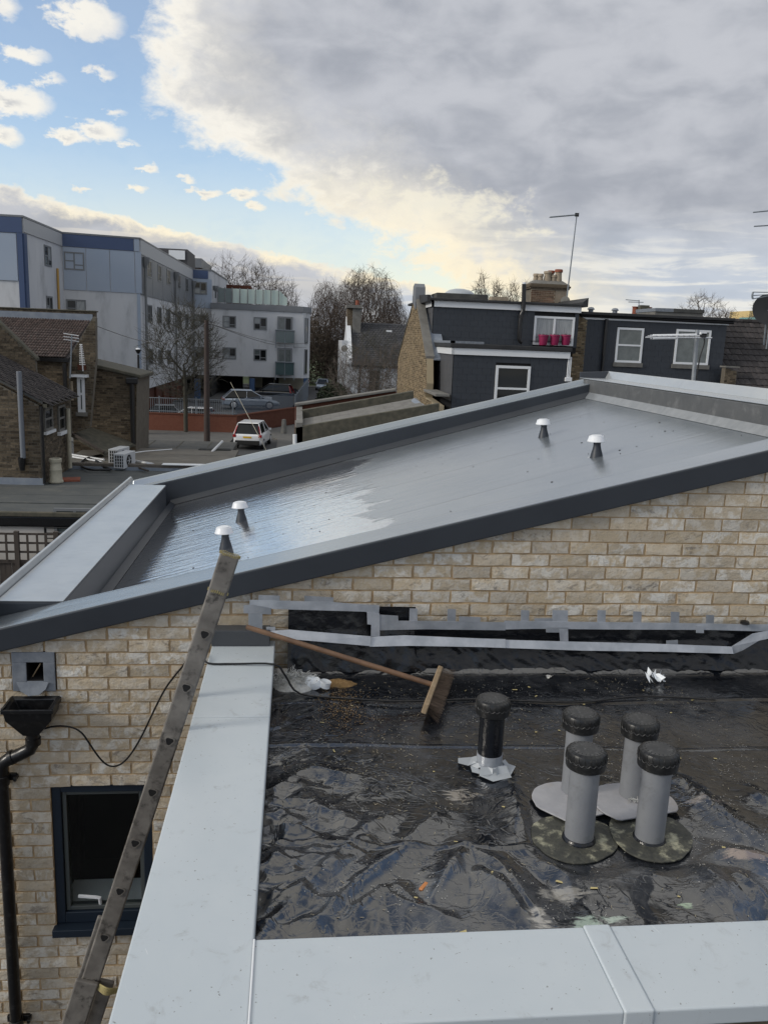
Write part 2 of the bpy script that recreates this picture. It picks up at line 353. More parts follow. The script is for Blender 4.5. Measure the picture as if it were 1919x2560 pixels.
def m_sheet():
    m = bpy.data.materials.new('black_polythene'); m.use_nodes = True; t = m.node_tree; N = NT(t); bs = t.nodes['Principled BSDF']
    v = N.pos(); x, y, z = N.sep(v)
    a = N.noise(v, 2.4, 6, .6); b = N.noise(v, 14, 8, .7, .5); sp = N.noise(v, 130, 3, .6); sc = N.noise(N.scale(v, (1.0, 4.0, 1.0)), 9, 7, .7, .6)
    dust = N.ss(a + (b - .5)*.55, .45, .68)
    col = N.mix(dust*.30, (.005,.0065,.010), (.080,.086,.098))
    col = N.mix(N.ss(sp, .66, .72)*.7, col, (.20,.19,.165))
    col = N.mix(N.ss(N.noise(v, 45, 5, .7), .66, .72)*N.ss(a, .4, .6)*.7, col, (.24,.225,.20))
    # spilled paint and dried plaster, each where it lies
    f = 0.0
    for sx, sy, r1, r2, c, k in ((1.02,2.30,.13,.05,(.34,.42,.36),1.0), (.82,2.33,.05,.07,(.42,.40,.36),.8), (1.35,2.36,.045,.03,(.30,.40,.28),1.0), (1.52,2.24,.10,.03,(.40,.34,.30),.9),
                              (.72,3.12,.10,.08,(.36,.33,.29),.8), (1.9,2.5,.3,.07,(.30,.23,.20),.85), (.95,2.45,.13,.06,(.38,.36,.32),.6), (1.15,2.2,.2,.06,(.24,.22,.20),.6), (1.72,2.62,.16,.05,(.26,.2,.17),.8), (1.75,3.0,.12,.04,(.35,.3,.27),.6)):
        q = 1.0 - (((x - sx)/r1).sq() + ((y - sy)/r2).sq()).sqrt() + (sc - .5)*2.4
        col = N.mix(N.ss(q, .25, .55)*k*N.ss(b, .36, .5), col, c)
    N.put(bs.inputs['Base Color'], col)
    N.put(bs.inputs['Roughness'], N.lin(dust*.7 + (b-.5)*.6, 0, 1, .11, .34)); bs.inputs['IOR'].default_value = 2.15
    cr = N.noise(N.xyz(x*1.0 - y*0.6, y*1.0 + x*0.6, 0.0), 4.5, 3, .5, 1.4); cr2 = N.noise(N.xyz(x + 7.0, y*1.5, 0.0), 8.0, 3, .5, 1.0)
    ln = N.ss(0.035 - N.math('ABSOLUTE', cr - .5), 0.0, 0.035)*1.0 + N.ss(0.03 - N.math('ABSOLUTE', cr2 - .5), 0.0, 0.03)*.5     # sharp creases
    h = N.noise(v, 7, 4, .5, .6)*1.0 + b*.15 + ln*.26
    N.put(bs.inputs['Normal'], N.bump(h, .30, .010)); return m
M['sheet'] = m_sheet()

# ------------------------------------------------------------------ our brick wall under the sloping roof
WY = 4.5
def slope_z(x): return -1.743 + .2535*(x + 1.595)        # underside of the roof trim
def brick_meshes(n, L, H, D, seed, nx=5, nz=3, rough=.003, mt=None):
    rng = random.Random(seed); out = []
    for k in range(n):
        mb = MB(); vs = []
        for j in range(nz+1):
            for i in range(nx+1):
                ex = i in (0, nx) ; ez = j in (0, nz)
                x = -L/2 + L*i/nx + (rng.uniform(-.002,.004)*(1 if i == 0 else -1) if ex else rng.uniform(-.006,.006)); z = -H/2 + H*j/nz + (rng.uniform(-.001,.003)*(1 if j == 0 else -1) if ez else rng.uniform(-.003,.003))
                y = rng.uniform(0, rough)*.8 + (.0010 if ex or ez else 0) + (.001 if ex and ez else 0)
                vs.append((x, y, z))
        w = nx+1
        fs = [(j*w+i, j*w+i+1, (j+1)*w+i+1, (j+1)*w+i) for j in range(nz) for i in range(nx)]
        mb.add(vs, fs, False)
        ring = [i for i in range(w)] + [j*w+nx for j in range(1, nz+1)] + [nz*w+i for i in range(nx-1, -1, -1)] + [j*w for j in range(nz-1, 0, -1)]
        b = len(mb.v); mb.v += [(vs[i][0], D, vs[i][2]) for i in ring]
        for q in range(len(ring)): mb.f.append((ring[q], b+q, b+(q+1) % len(ring), ring[(q+1) % len(ring)])); mb.sm.append(False)
        out.append(mb.mesh('brick', mt))
    return out
BW = T('brick_wall', 'pale buff brick wall rising under the sloping grey roof with a small window', 'brick wall', (1.0, WY, G))
holes = [(-1.362, -.795, -3.53, -2.572), (-1.535, -1.30, -1.985, -1.755)]    # window, roof outlet
mb = MB()
def wall_piece(x0, x1, z0, z1=None, y0=WY+.0015, y1=WY+.25):
    if z1 is None: mb.prism([(x0,y0,z0),(x1,y0,z0),(x1,y0,slope_z(x1)+.06),(x0,y0,slope_z(x0)+.06)], (0,y1-y0,0))
    else: mb.box(x0, x1, y0, y1, z0, z1)
h = holes[0]; s2 = holes[1]
wall_piece(-2.3, s2[0], h[3], None); wall_piece(s2[0], s2[1], h[3], s2[2]); wall_piece(s2[0], s2[1], s2[3], None); wall_piece(s2[1], 3.5, h[3], None)
wall_piece(-2.3, h[0], h[2], h[3]); wall_piece(h[1], 3.5, h[2], h[3]); wall_piece(-2.3, 3.5, G, h[2])
mb.build('mortar', M['mortar'], BW)
bvar = brick_meshes(9, .215, .066, .03, 3, mt=M['brick'])
rest = MB(); nb_i = 0
for k in range(-40, 26):
    z0 = -1.2409 + .0745*k + .0045; zc = z0 + .033
    if zc < -4.75 or zc > .35: continue
    x0 = 1.690 + .2262*.5*(k % 2) - .2262*22
    while x0 < 3.49:
        a, b = x0+.011, x0+.2262; x0 += .2262
        if b < -2.29: continue
        if zc + .035 > slope_z(a) + .128: continue
        a, b = max(a, -2.295), min(b, 3.495)
        if b-a < .03: continue
        segs = [(a, b)]
        for hx0, hx1, hz0, hz1 in holes:
            if hz0 - .025 < zc < hz1 + .025:
                ns = []
                for p, q in segs:
                    if q <= hx0 or p >= hx1: ns.append((p, q)); continue
                    if hx0 - p > .03: ns.append((p, hx0-.004))
                    if q - hx1 > .03: ns.append((hx1+.004, q))
                segs = ns
        for p, q in segs:
            c = Vector(((p+q)/2, WY, zc)); px, py, _ = proj(c)
            wpx = (q-p)*FPX/4.6/2
            seen = -wpx < px < 1919+wpx and py < 2600 and not (c.x > -.42 and zc < -1.72) and zc < slope_z(c.x)+.03
            if seen and nb_i < 296:
                nb_i += 1
                o = inst('brick', random.choice(bvar), BW, (c.x, WY-.0055+random.uniform(-.003,.002), zc + random.uniform(-.0015,.0015)), (0, 0, random.choice((0,)) ), ((q-p)/.215, 1, random.choice((1, -1))*random.uniform(.97, 1.02)))
                o.rotation_euler.y = random.uniform(-.006, .006)
            else: rest.box(p, q, WY-.003, WY+.02, zc-.033, zc+.033)
tag(rest.build('brick_remainder', M['brick'], BW), kind='stuff')
# window
def W3(x0, x1, z0, z1): return [(x0, z0), (x1, z0), (x1, z1), (x0, z1)]
wf = MB(); x0, x1, z0, z1 = holes[0]
for (a,b,c,d_) in ((x0,x0+.052,z0+.05,z1),(x1-.052,x1,z0+.05,z1),(x0+.052,x1-.052,z1-.052,z1),(x0+.052,x1-.052,z0+.05,z0+.12)): wf.box(a,b,WY+.012,WY+.09,c,d_)
win = wf.build('window_frame', M['anth_frame'], BW, .004)
sb = MB()
for (a,b,c,d_) in ((x0+.054,x0+.078,z0+.122,z1-.054),(x1-.078,x1-.054,z0+.122,z1-.054),(x0+.078,x1-.078,z1-.078,z1-.054),(x0+.078,x1-.078,z0+.122,z0+.146)): sb.box(a,b,WY+.03,WY+.08,c,d_)
sb.build('sash', mat('dark_green_grey_sash', (.075,.085,.085), .4), win, .003)
gp = bpy.data.materials.new('clear_pane'); gp.use_nodes = True; N = NT(gp.node_tree); gb = gp.node_tree.nodes['Principled BSDF']; gb.inputs['Roughness'].default_value = .02; gb.inputs['Base Color'].default_value = (.75,.8,.8,1); gb.inputs['Transmission Weight'].default_value = 1; gb.inputs['IOR'].default_value = 1.02; gb.inputs['Coat Weight'].default_value = .6; gb.inputs['Coat Roughness'].default_value = .02
MB().box(x0+.079, x1-.079, WY+.05, WY+.056, z0+.147, z1-.079).build('pane', gp, win)
MB().box(x0-.012, x1+.012, WY-.055, WY+.10, z0, z0+.048).build('window_sill', M['anth_frame'], BW, .003)
MB().box(x0+.02, x1-.02, WY+.10, WY+.33, z0+.085, z0+.115).build('inner_sill', M['white_upvc'], win, .003)
rm = MB(); rm.box(x0-.6,x1+.6,WY+1.6,WY+1.65,z0-.6,z1+.4); rm.box(x0-.65,x0-.6,WY+.255,WY+1.65,z0-.6,z1+.4); rm.box(x1+.6,x1+.65,WY+.255,WY+1.65,z0-.6,z1+.4); rm.box(x0-.65,x1+.65,WY+.255,WY+1.65,z1+.4,z1+.45); rm.box(x0-.65,x1+.65,WY+.255,WY+1.65,z0-.65,z0-.6)
rm.build('room_interior', mat('dim_room', (.03,.03,.03), .9), BW)
hm = MB(); hp = [onz(*p, z0+.17) for p in ((220,2237),(264,2237),(264,2255))]
hz = z0+.15; hm.tube([(-1.24,WY+.045,hz+.055),(-1.14,WY+.03,hz+.055),(-1.115,WY+.03,hz+.05),(-1.115,WY+.045,hz)], .011, 6); hm.build('window_handle', M['white_upvc'], win)
hm = MB(); hm.lathe([(.035,0),(.042,.03),(.03,.085),(.026,.10)], (-.845, WY+.2, z0+.116), 14); tag(hm.build('sill_bottle', M['white_upvc']), 'small white bottle standing on the sill inside the dark window', 'bottle')

# ------------------------------------------------------------------ outlet, hopper, rainwater pipe, cable
t = T('roof_outlet', 'folded lead roof outlet with square dark opening set in the brick wall', 'roof outlet', (-1.42, WY, -1.99))
m = MB(); ox0,ox1,oz0,oz1 = -1.532,-1.303,-1.985,-1.757; ix0,ix1,iz0,iz1 = -1.455,-1.365,-1.925,-1.815
f = WY-.012
for (a,b,c,d_) in ((ox0,ox1,iz1,oz1),(ox0,ix0,oz0,iz1),(ix1,ox1,oz0,iz1),(ix0,ix1,oz0,iz0)): m.box(a,b,f-.004,f+.012,c,d_)
m.build('lead_plate', M['lead'], t, .003)
m = MB()
for a,b in (((ix0,iz0),(ix0,iz1)),((ix0,iz1),(ix1,iz1)),((ix1,iz1),(ix1,iz0)),((ix1,iz0),(ix0,iz0))):
    m.hexa([(a[0],f,a[1]),(b[0],f,b[1]),(b[0],f+.2,b[1]),(a[0],f+.2,a[1]),(a[0]*.999,f,a[1]+.004),(b[0]*.999,f,b[1]+.004),(b[0],f+.2,b[1]+.004),(a[0],f+.2,a[1]+.004)])
m.box(ix0,ix1,f+.2,f+.21,iz0,iz1); m.build('outlet_sleeve', M['dark'], t)
m = MB(); lip = [(-1.51,-1.928),(-1.335,-1.928),(-1.35,-1.965),(-1.385,-1.995),(-1.44,-2.0),(-1.485,-1.975)]
m.prism([(x, f-.008-(-1.928-z)*.35, z) for x, z in lip], (0,-.004,0)); m.build('apron', M['lead'], t, .002)
MB().tube([(-1.44,f+.05,-1.92),(-1.385,f+.02,-1.83)], .004, 5).build('twig', M['wood_pale'], t)
t = T('rainwater_hopper', 'black plastic rainwater hopper under the lead outlet with its bent outlet pipe', 'hopper', (-1.42, WY, -2.25))
m = MB(); b0, b1 = WY-.004, WY-.165
top = [(-1.545,b0,-2.015),(-1.285,b0,-2.015),(-1.285,b1,-2.035),(-1.545,b1,-2.035)]; mid = [(-1.535,b0,-2.10),(-1.295,b0,-2.10),(-1.295,b1+.012,-2.10),(-1.535,b1+.012,-2.10)]; bot = [(-1.465,b0-.01,-2.215),(-1.385,b0-.01,-2.215),(-1.385,b0-.09,-2.215),(-1.465,b0-.09,-2.215)]
ins = [(-1.525,b0-.02,-2.03),(-1.305,b0-.02,-2.03),(-1.305,b1+.02,-2.045),(-1.525,b1+.02,-2.045)]; inb = [(-1.46,b0-.03,-2.16),(-1.39,b0-.03,-2.16),(-1.39,b0-.09,-2.16),(-1.46,b0-.09,-2.16)]
q4 = lambda a,b: [(a+i, a+(i+1)%4, b+(i+1)%4, b+i) for i in range(4)]
m.add(top+mid+bot+ins+inb, q4(0,4)+q4(4,8)+q4(0,12)+q4(12,16)+[(16,17,18,19),(8,9,10,11)]); m.build('hopper_bowl', M['black_plastic'], t, .003)
m = MB(); m.box(-1.552,-1.278,b1-.006,b1+.008,-2.05,-2.028); m.box(-1.552,-1.538,b1,b0,-2.05,-2.022); m.box(-1.292,-1.278,b1,b0,-2.05,-2.022); m.build('hopper_rim', M['black_plastic'], t, .002)
m = MB(); py_ = WY-.055
m.tube([(-1.425,py_,-2.20),(-1.425,py_,-2.275),(-1.445,py_,-2.315),(-1.50,py_,-2.345),(-1.56,py_,-2.372),(-1.598,py_,-2.40),(-1.605,py_,-2.45)], .037, 12); m.build('swan_neck', M['black_plastic'], t)
for a_, b_ in (((-1.425,py_,-2.245),(-1.425,py_,-2.285)),((-1.535,py_,-2.358),(-1.555,py_,-2.367))): MB().tube([a_, b_], .042, 12).build('pipe_collar', M['black_plastic'], t)
t = T('rainwater_pipe', 'long black rainwater pipe running down the brick wall beside the window', 'downpipe', (-1.605, WY, G))
MB().tube([(-1.605,py_,-2.44),(-1.605,py_,G)], .034, 14).build('pipe', M['black_plastic'], t)
for z in (-2.5,-4.1): m = MB(); m.tube([(-1.605,py_,z-.03),(-1.605,py_,z+.03)], .040, 14); m.box(-1.668,-1.538,py_+.03,WY-.002,z-.02,z+.02); m.box(-1.545,-1.529,py_-.0,WY-.002,z-.012,z+.012); m.build('pipe_clip', M['black_plastic'], t, .002)
def smooth(pts, n=6):
    pts = [Vector(p) for p in pts]; out = []
    for i in range(len(pts)-1):
        p0, p1, p2, p3 = pts[max(i-1,0)], pts[i], pts[i+1], pts[min(i+2, len(pts)-1)]
        for k in range(n):
            t_ = k/n; out.append(.5*((2*p1)+(p2-p0)*t_+(2*p0-5*p1+4*p2-p3)*t_*t_+(3*p1-p0-3*p2+p3)*t_**3))
    return out+[pts[-1]]
c1 = [ony(x/2.96, 1560+y/2.96, WY-.05) for x, y in ((330,775),(400,758),(490,757),(560,775),(610,810),(650,865),(700,940),(750,1005),(800,1045),(850,1053),(905,1030),(960,975),(1010,900),(1060,810),(1110,705),(1170,580),(1230,470),(1300,375),(1362,300))]
c1 += [(-.54,4.36,-1.70), (-.47,4.22,-1.668), (-.43,4.14,-1.682), (-.3,4.13,-1.682), (-.09,4.12,-1.681), (-.03,4.11,-1.74), (.05,4.1,-1.838), (.3,4.05,-1.845), (.6,4.0,-1.84), (1.0,4.03,-1.845), (1.5,3.98,-1.845), (1.9,4.05,-1.845), (2.3,4.0,-1.845)]
tag(MB().tube(smooth(c1, 4), .0055, 6).build('black_cable', M['black_plastic']), 'thin black cable looping across the brick wall from the hopper to the ladder', 'cable')

# ------------------------------------------------------------------ the sloping roof
X0, X1, YF, YB = -1.315, 3.2, 4.75, 8.9
RZ = lambda x: -1.81 + .287*(x + 1.31)
SZ = lambda x: -1.613 + .2537*(x + 1.588)      # top of the front edge
BZ = lambda x: -1.651 + .2594*(x + 1.711)      # top of the far upstand
RT = T('sloping_roof', 'freshly coated glossy grey sloping roof with raised edges and four small vents', 'roof', (1.0, 6.7, -1.2))
m = MB(); nx, ny = 24, 16
m.add([(X0+(X1-X0)*i/nx, YF-.05+(YB+.02-YF+.05)*j/ny, RZ(X0+(X1-X0)*i/nx)) for j in range(ny+1) for i in range(nx+1)], [(j*(nx+1)+i, j*(nx+1)+i+1, (j+1)*(nx+1)+i+1, (j+1)*(nx+1)+i) for j in range(ny) for i in range(nx)], True)
m.build('membrane', M['roof'], RT)
xa, xb = -2.2, 3.72
def sbar(y0, y1, x0, x1, zt, th, xs=None):    # bar following the slope
    return MB().hexa([(x0,y0,zt(x0)-th),(x1,y0,zt(x1)-th),(x1,y1,zt(x1)-th),(x0,y1,zt(x0)-th),(x0,y0,zt(x0)),(x1,y0,zt(x1)),(x1,y1,zt(x1)),(x0,y1,zt(x0))])
sbar(4.452, 4.478, xa, xb, SZ, .131).build('front_fascia', M['grp'], RT, .007, 3)
sbar(4.479, YF, xa, xb, lambda x: SZ(x)-.003, .122).build('front_edge', M['roof_dry'], RT, .012, 3)
# left (low) kerb: level top, upstand lip on the outside
LZ = -1.547; XL = -1.69
MB().box(XL, X0, YF+.001, 8.62, -2.05, LZ-.004).build('low_edge', M['grp'], RT, .012, 3); MB().box(XL+.002, X0-.004, YF+.003, 8.618, LZ-.003, LZ+.001).build('edge_top', M['parapet'], RT, .001)  # dark kerb; pale top sheet stands in for its sky reflection
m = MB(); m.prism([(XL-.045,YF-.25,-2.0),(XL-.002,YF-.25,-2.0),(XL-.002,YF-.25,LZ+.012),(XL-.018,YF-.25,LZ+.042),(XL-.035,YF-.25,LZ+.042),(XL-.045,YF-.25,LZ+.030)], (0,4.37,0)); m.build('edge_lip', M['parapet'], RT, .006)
# far upstand with its rim
sbar(YB, YB+.20, XL-.04, X1+.02, BZ, .5).build('far_edge', M['grp'], RT, .012, 3)
m = MB(); zt = lambda x: BZ(x)
m.hexa([(XL-.05,YB+.16,BZ(XL)-.02),(X1+.05,YB+.16,BZ(X1)-.02),(X1+.05,YB+.24,BZ(X1)-.02),(XL-.05,YB+.24,BZ(XL)-.02),(XL-.05,YB+.205,BZ(XL)+.058),(X1+.05,YB+.205,BZ(X1)+.058),(X1+.05,YB+.235,BZ(X1)+.058),(XL-.05,YB+.235,BZ(XL)+.058)])
m.build('edge_lip', M['roof_dry'], RT, .008)
sbar(YB+.004, YB+.17, XL-.03, X1+.01, lambda x: BZ(x)+.004, .006).build('edge_top', M['roof_dry'], RT, .002)
# right (high) kerb
KZ = -.330
MB().box(X1, X1+.30, YF-.3, 9.24, -.9, KZ).build('high_edge', mat('dull_grey_membrane', (.075,.079,.082), .5, (.10,.103,.105), 5, bump=.4, bscale=12, dirt=((.2,.2,.2), 9, .5)), RT, .012, 3)
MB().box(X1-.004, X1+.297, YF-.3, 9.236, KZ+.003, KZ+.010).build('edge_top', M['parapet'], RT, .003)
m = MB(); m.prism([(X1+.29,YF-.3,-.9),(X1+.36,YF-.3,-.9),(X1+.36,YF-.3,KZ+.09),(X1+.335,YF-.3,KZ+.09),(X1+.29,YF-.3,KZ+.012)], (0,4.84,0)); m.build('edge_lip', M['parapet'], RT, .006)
m = MB(); m.hexa([(X1-.0,9.20,KZ-.1),(X1+.3,9.20,KZ-.1),(X1+.3,9.27,KZ-.1),(X1-.0,9.27,KZ-.1),(X1-.0,9.24,KZ+.07),(X1+.335,9.24,KZ+.09),(X1+.335,9.265,KZ+.09),(X1-.0,9.265,KZ+.07)]); m.build('edge_lip', M['grp'], RT, .005)
# angle fillets where roof and kerbs meet
M['fillet'] = mat('pale_fresh_coat', (.23,.245,.26), .3, (.16,.175,.19), 12, ior=1.6, bump=.5, bscale=30, bdist=.004)
m = MB(); m.prism([(X1,YF,RZ(X1)+.05),(X1-.06,YF,RZ(X1-.06)+.003),(X1,YF,RZ(X1)+.002)], (0,YB-YF,0)); m.build('angle_fillet', M['fillet'], RT)
m = MB(); m.prism([(X0,YF,RZ(X0)+.04),(X0+.06,YF,RZ(X0+.06)+.003),(X0,YF,RZ(X0)+.002)], (0,YB-YF,0)); m.build('angle_fillet', M['grp'], RT)
m = MB(); m.hexa([(X0,YB-.06,RZ(X0)+.003),(X1,YB-.06,RZ(X1)+.003),(X1,YB,RZ(X1)+.002),(X0,YB,RZ(X0)+.002),(X0,YB-.055,RZ(X0)+.004),(X1,YB-.055,RZ(X1)+.004),(X1,YB,RZ(X1)+.055),(X0,YB,RZ(X0)+.055)]); m.build('angle_fillet', M['grp'], RT)
# walls below that carry it
MB().box(-1.70, 3.45, 8.95, 9.1, G, -1.95).build('far_wall', M['stock'], RT)
MB().box(-1.70, -1.60, 4.76, 8.95, G, -2.0).build('side_wall', M['stock'], RT)
# vents on the roof
vlab = ['small silver capped vent standing in the wet patch, farther of the left pair', 'small silver capped vent directly above the top of the ladder', 'small silver capped vent near the high end, farther of the right pair', 'small silver capped vent near the high end, nearer of the right pair']
vt = T('roof_vent', vlab[0], 'vent', (0,0,0), 'capped vents on the sloping grey roof')
m = MB(); m.lathe([(.052,-.02),(.047,.0),(.040,.03),(.031,.06),(.027,.085),(.026,.13)], (0,0,0), 20, (-.05,0,1)); m.build('vent_neck', M['grp'], vt)
m = MB(); m.lathe([(.0,.112),(.062,.112),(.067,.114),(.067,.118),(.0640,.121),(.0535,.154),(.0525,.155),(.040,.155),(.040,.160),(.039,.161),(.0,.161)], (-.008,0,0), 28, (-.05,0,1)); m.build('vent_cap', M['cap_white'], vt)
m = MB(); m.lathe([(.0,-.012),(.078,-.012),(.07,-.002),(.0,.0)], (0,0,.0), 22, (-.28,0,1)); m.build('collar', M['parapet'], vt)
for i, (x, y) in enumerate(((-.445,7.045),(-.505,6.164),(2.233,7.287),(2.252,5.982))):
    o = vt if i == 0 else clone(vt); o.location = (x, y, RZ(x)); o['label'] = vlab[i]
    o.scale = (1.04,)*3 if i < 2 else (1,)*3; o.rotation_euler.z = (0,.5,1.1,2.0)[i]*0.1
# dark drops of grit on the coating
m = MB(); rg = random.Random(5)
for k in range(70):
    x, y = rg.uniform(X0+.1, X1-.1), rg.uniform(YF+.1, YB-.2); s = rg.choice((.004,.005,.006,.011))
    m.lathe([(0,.004),(s*.7,.003),(s,0)], (x, y, RZ(x)), 5, smooth=False)
tag(m.build('grit', M['dark'], None), 'tiny dark specks of grit scattered on the coated roof', 'grit', kind='stuff')

# ------------------------------------------------------------------ flat-roofed extension in front, its coping, the black sheet
CZ = -1.69; FZ = -1.862
EX = T('rear_extension', 'brick extension we look down on, edged with broad pale grey metal coping', 'building', (1.0, 3.2, G))
m = MB(); m.box(-.40,-.12,1.83,4.49,G,CZ-.06); m.box(-.12,3.38,1.83,2.06,G,CZ-.06); m.box(3.10,3.38,2.06,4.49,G,CZ-.06); m.build('wall', M['stock'], EX)
def cop(x0, x1, y0, y1, nm='coping', z=CZ, lip=.055):
    m = MB(); m.box(x0,x1,y0,y1,z-lip,z); return m.build(nm, M['coping'], EX, .006, 3)
cop(-.438,-.092,1.775,3.521); cop(-.438,-.092,3.525,4.496)
cop(-.090,.880,1.772,2.094); cop(.960,3.42,1.772,2.094); cop(3.075,3.42,2.098,4.496)
cop(.879,.961,1.768,2.098,'joint_strap',CZ+.004,.06)
m = MB(); m.tube([(-.091,2.09,CZ+.001),(-.0905,1.95,CZ+.001),(-.09,1.775,CZ+.001)], .0035, 6); m.build('mitre_seal', M['white_upvc'], EX)
m = MB(); m.box(-.118,-.094,2.10,4.40,FZ-.1,CZ-.056); m.box(-.10,3.3,2.066,2.092,FZ-.1,CZ-.056); m.box(3.078,3.098,2.10,4.40,FZ-.1,CZ-.056); m.build('kerb_face', M['sheet'], EX)
MB().box(-.44,-.12,4.40,4.497,CZ+.001,CZ+.092).build('wall_flashing', mat('dark_flashing', (.055,.06,.068), .5, bump=.1), EX, .004)

# height field for the sheet
rs = np.random.RandomState(4)
def vnoise(x, y, seed):
    r = np.random.RandomState(seed).rand(64, 64); xi = np.floor(x).astype(int); yi = np.floor(y).astype(int); fx = x-xi; fy = y-yi
    fx = fx*fx*(3-2*fx); fy = fy*fy*(3-2*fy); g = lambda a, b: r[a % 64, b % 64]
    return (g(xi,yi)*(1-fx)+g(xi+1,yi)*fx)*(1-fy)+(g(xi,yi+1)*(1-fx)+g(xi+1,yi+1)*fx)*fy
def fbm(x, y, seed, o=4):
    s = 0; a = .5
    for k in range(o): s = s + a*(vnoise(x*2**k, y*2**k, seed+k)-.5); a *= .5
    return s
FOLD = []
for sc, lines in (((620,1880,2.59), [([(1040,640),(860,780),(700,930),(560,1060),(430,1200)],1.0), ([(730,600),(560,770),(430,900),(300,1040)],.8), ([(860,940),(740,1050),(640,1160)],.9), ([(1400,640),(1340,740),(1260,880),(1190,1000)],.8), ([(170,300),(250,230),(330,170),(420,130),(600,160)],.7), ([(180,420),(290,520),(330,590),(240,650)],.8), ([(185,420),(280,430),(360,430)],.5), ([(110,590),(230,570),(270,610),(180,680)],.7), ([(330,170),(350,330),(290,430)],.6), ([(400,290),(460,420),(440,520)],.5), ([(850,950),(1000,1020),(1190,1080)],.6), ([(960,900),(1060,1000),(1260,1120)],.5), ([(480,700),(600,650),(760,520),(900,430)],.5), ([(990,620),(1130,500),(1240,390)],.5), ([(1450,660),(1600,760),(1658,800)],.6), ([(130,760),(250,830),(330,960)],.5), ([(560,380),(640,460),(600,560)],.4)]),
                  ((1200,1900,2.306), [([(160,140),(220,330),(300,500),(360,560)],.8), ([(1150,140),(1300,270),(1450,390),(1640,510)],1.0), ([(1190,190),(1340,330),(1500,470)],.8), ([(1230,640),(1340,730),(1460,860)],.8), ([(0,690),(120,790),(230,910)],.9), ([(1350,560),(1500,590),(1658,600)],.8), ([(1480,700),(1600,790),(1658,830)],.7), ([(320,560),(420,640),(500,700)],.5), ([(100,620),(200,740),(330,920)],.6), ([(850,620),(1000,640),(1150,620)],.5), ([(1560,180),(1658,260)],.6)])):
    for pts, a in lines: FOLD.append(([onz(sc[0]+p*1.0/sc[2], sc[1]+q*1.0/sc[2], FZ) for p, q in pts], a))
def folds(x, y):
    h = np.zeros_like(x); wob = fbm(x*14, y*14, 131, 2)*.03
    for pts, a in FOLD:
        d_ = np.full_like(x, 9.0); n = len(pts)-1
        for i in range(n):
            ax, ay, bx, by = pts[i].x, pts[i].y, pts[i+1].x, pts[i+1].y; t_ = np.clip(((x-ax)*(bx-ax)+(y-ay)*(by-ay))/((bx-ax)**2+(by-ay)**2), 0, 1)
            e = (i+t_)/n; tap = .015*(1-np.sin(np.pi*np.clip(e,.02,.98)))
            d_ = np.minimum(d_, np.hypot(x-ax-(bx-ax)*t_, y-ay-(by-ay)*t_)+tap*1.5)
        d_ = np.abs(d_+wob); h = np.maximum(h, a*(.034*np.exp(-d_/.034)+.018*np.exp(-(d_/.09)**2)))
    return h
def sheet_h(x, y):
    wx = fbm(x*2.2, y*2.2, 11)*.35; wy = fbm(x*2.2, y*2.2, 21)*.35
    th = .95; a = (x+wx)*math.cos(th)+(y+wy)*math.sin(th); b = -(x+wx)*math.sin(th)+(y+wy)*math.cos(th)
    rid = lambda v: (1-np.abs(2*(v-np.floor(v))-1))
    c1 = lambda v: np.clip(v, 0, 1)
    r1 = c1(1-np.abs(2*fbm(b*2.7, a*.55, 31, 2)/.40))**1.6         # long folds running diagonally
    r2 = c1(1-np.abs(2*fbm(b*8.0+3, a*2.6, 41, 3)/.45))**2.6
    r3 = c1(1-np.abs(2*fbm(x*9.0, y*5.0+7, 51, 3)/.45))**3
    left = np.clip((.55-x)/.55, 0, 1); front = np.clip((3.1-y)/.9, 0, 1)
    h = .040*r1*(.06+.94*front) + .008*r2*(.05+.4*front+.9*left) + folds(x, y) + .0022*r3*(.2+left)
    h += fbm(x*1.6, y*1.6, 61)*.022
    # strong puckers along the left kerb
    pk = np.clip((.30-x)/.36, 0, 1)**1.2*np.clip((y-2.2)/.4, 0, 1)*np.clip((3.3-y)/.4, 0, 1)
    h += pk*.060*np.clip(1-np.abs(2*fbm(y*5.5+wx*3, x*2.2, 71, 3)/.4), 0, 1)**1.6
    # creased lap running across
    yc = 2.745 + .012*np.abs(np.sin(x*8.3)) - .03*x; dd = y-yc
    h += np.where(np.abs(dd) < .05, .010*np.exp(-(dd/.012)**2), 0)*np.clip((1.15-x)/.2, 0, 1) + np.where(dd < 0, .004, 0)*np.clip((1.15-x)/.2, 0, 1)
    yc = 4.02 + .02*np.sin(x*3.1); dd = y-yc; h += .006*np.exp(-(dd/.014)**2)
    yc = 3.55 + .03*np.sin(x*2.0+1)-.02*x; dd = y-yc; h += .005*np.exp(-(dd/.012)**2)
    # flatten under the vent flanges
    for cx, cy, r in ((1.115,2.78,.17),(1.391,2.765,.17),(1.204,3.10,.15),(1.427,3.044,.15),(.891,3.345,.08)):
        k = np.clip((np.hypot(x-cx, y-cy)-r)/.08, 0, 1); h = h*k
    return h
SH = T('black_sheeting', 'wrinkled dusty black plastic sheeting covering the flat roof and turned up the wall', 'sheeting', (1.1, 3.2, FZ))
nx, ny = 340, 300; xs = np.linspace(-.093, 3.08, nx); ys = np.linspace(2.09, 4.40, ny); XX, YY = np.meshgrid(xs, ys); ZZ = FZ + sheet_h(XX, YY)
ZZ += .035*np.clip((YY-4.33)/.07, 0, 1)**2
m = MB(); m.v = [tuple(p) for p in np.stack([XX.ravel(), YY.ravel(), ZZ.ravel()], 1).tolist()]
m.f = [(j*nx+i, j*nx+i+1, (j+1)*nx+i+1, (j+1)*nx+i) for j in range(ny-1) for i in range(nx-1)]; m.sm = [True]*len(m.f)
m.build('sheet', M['sheet'], SH)
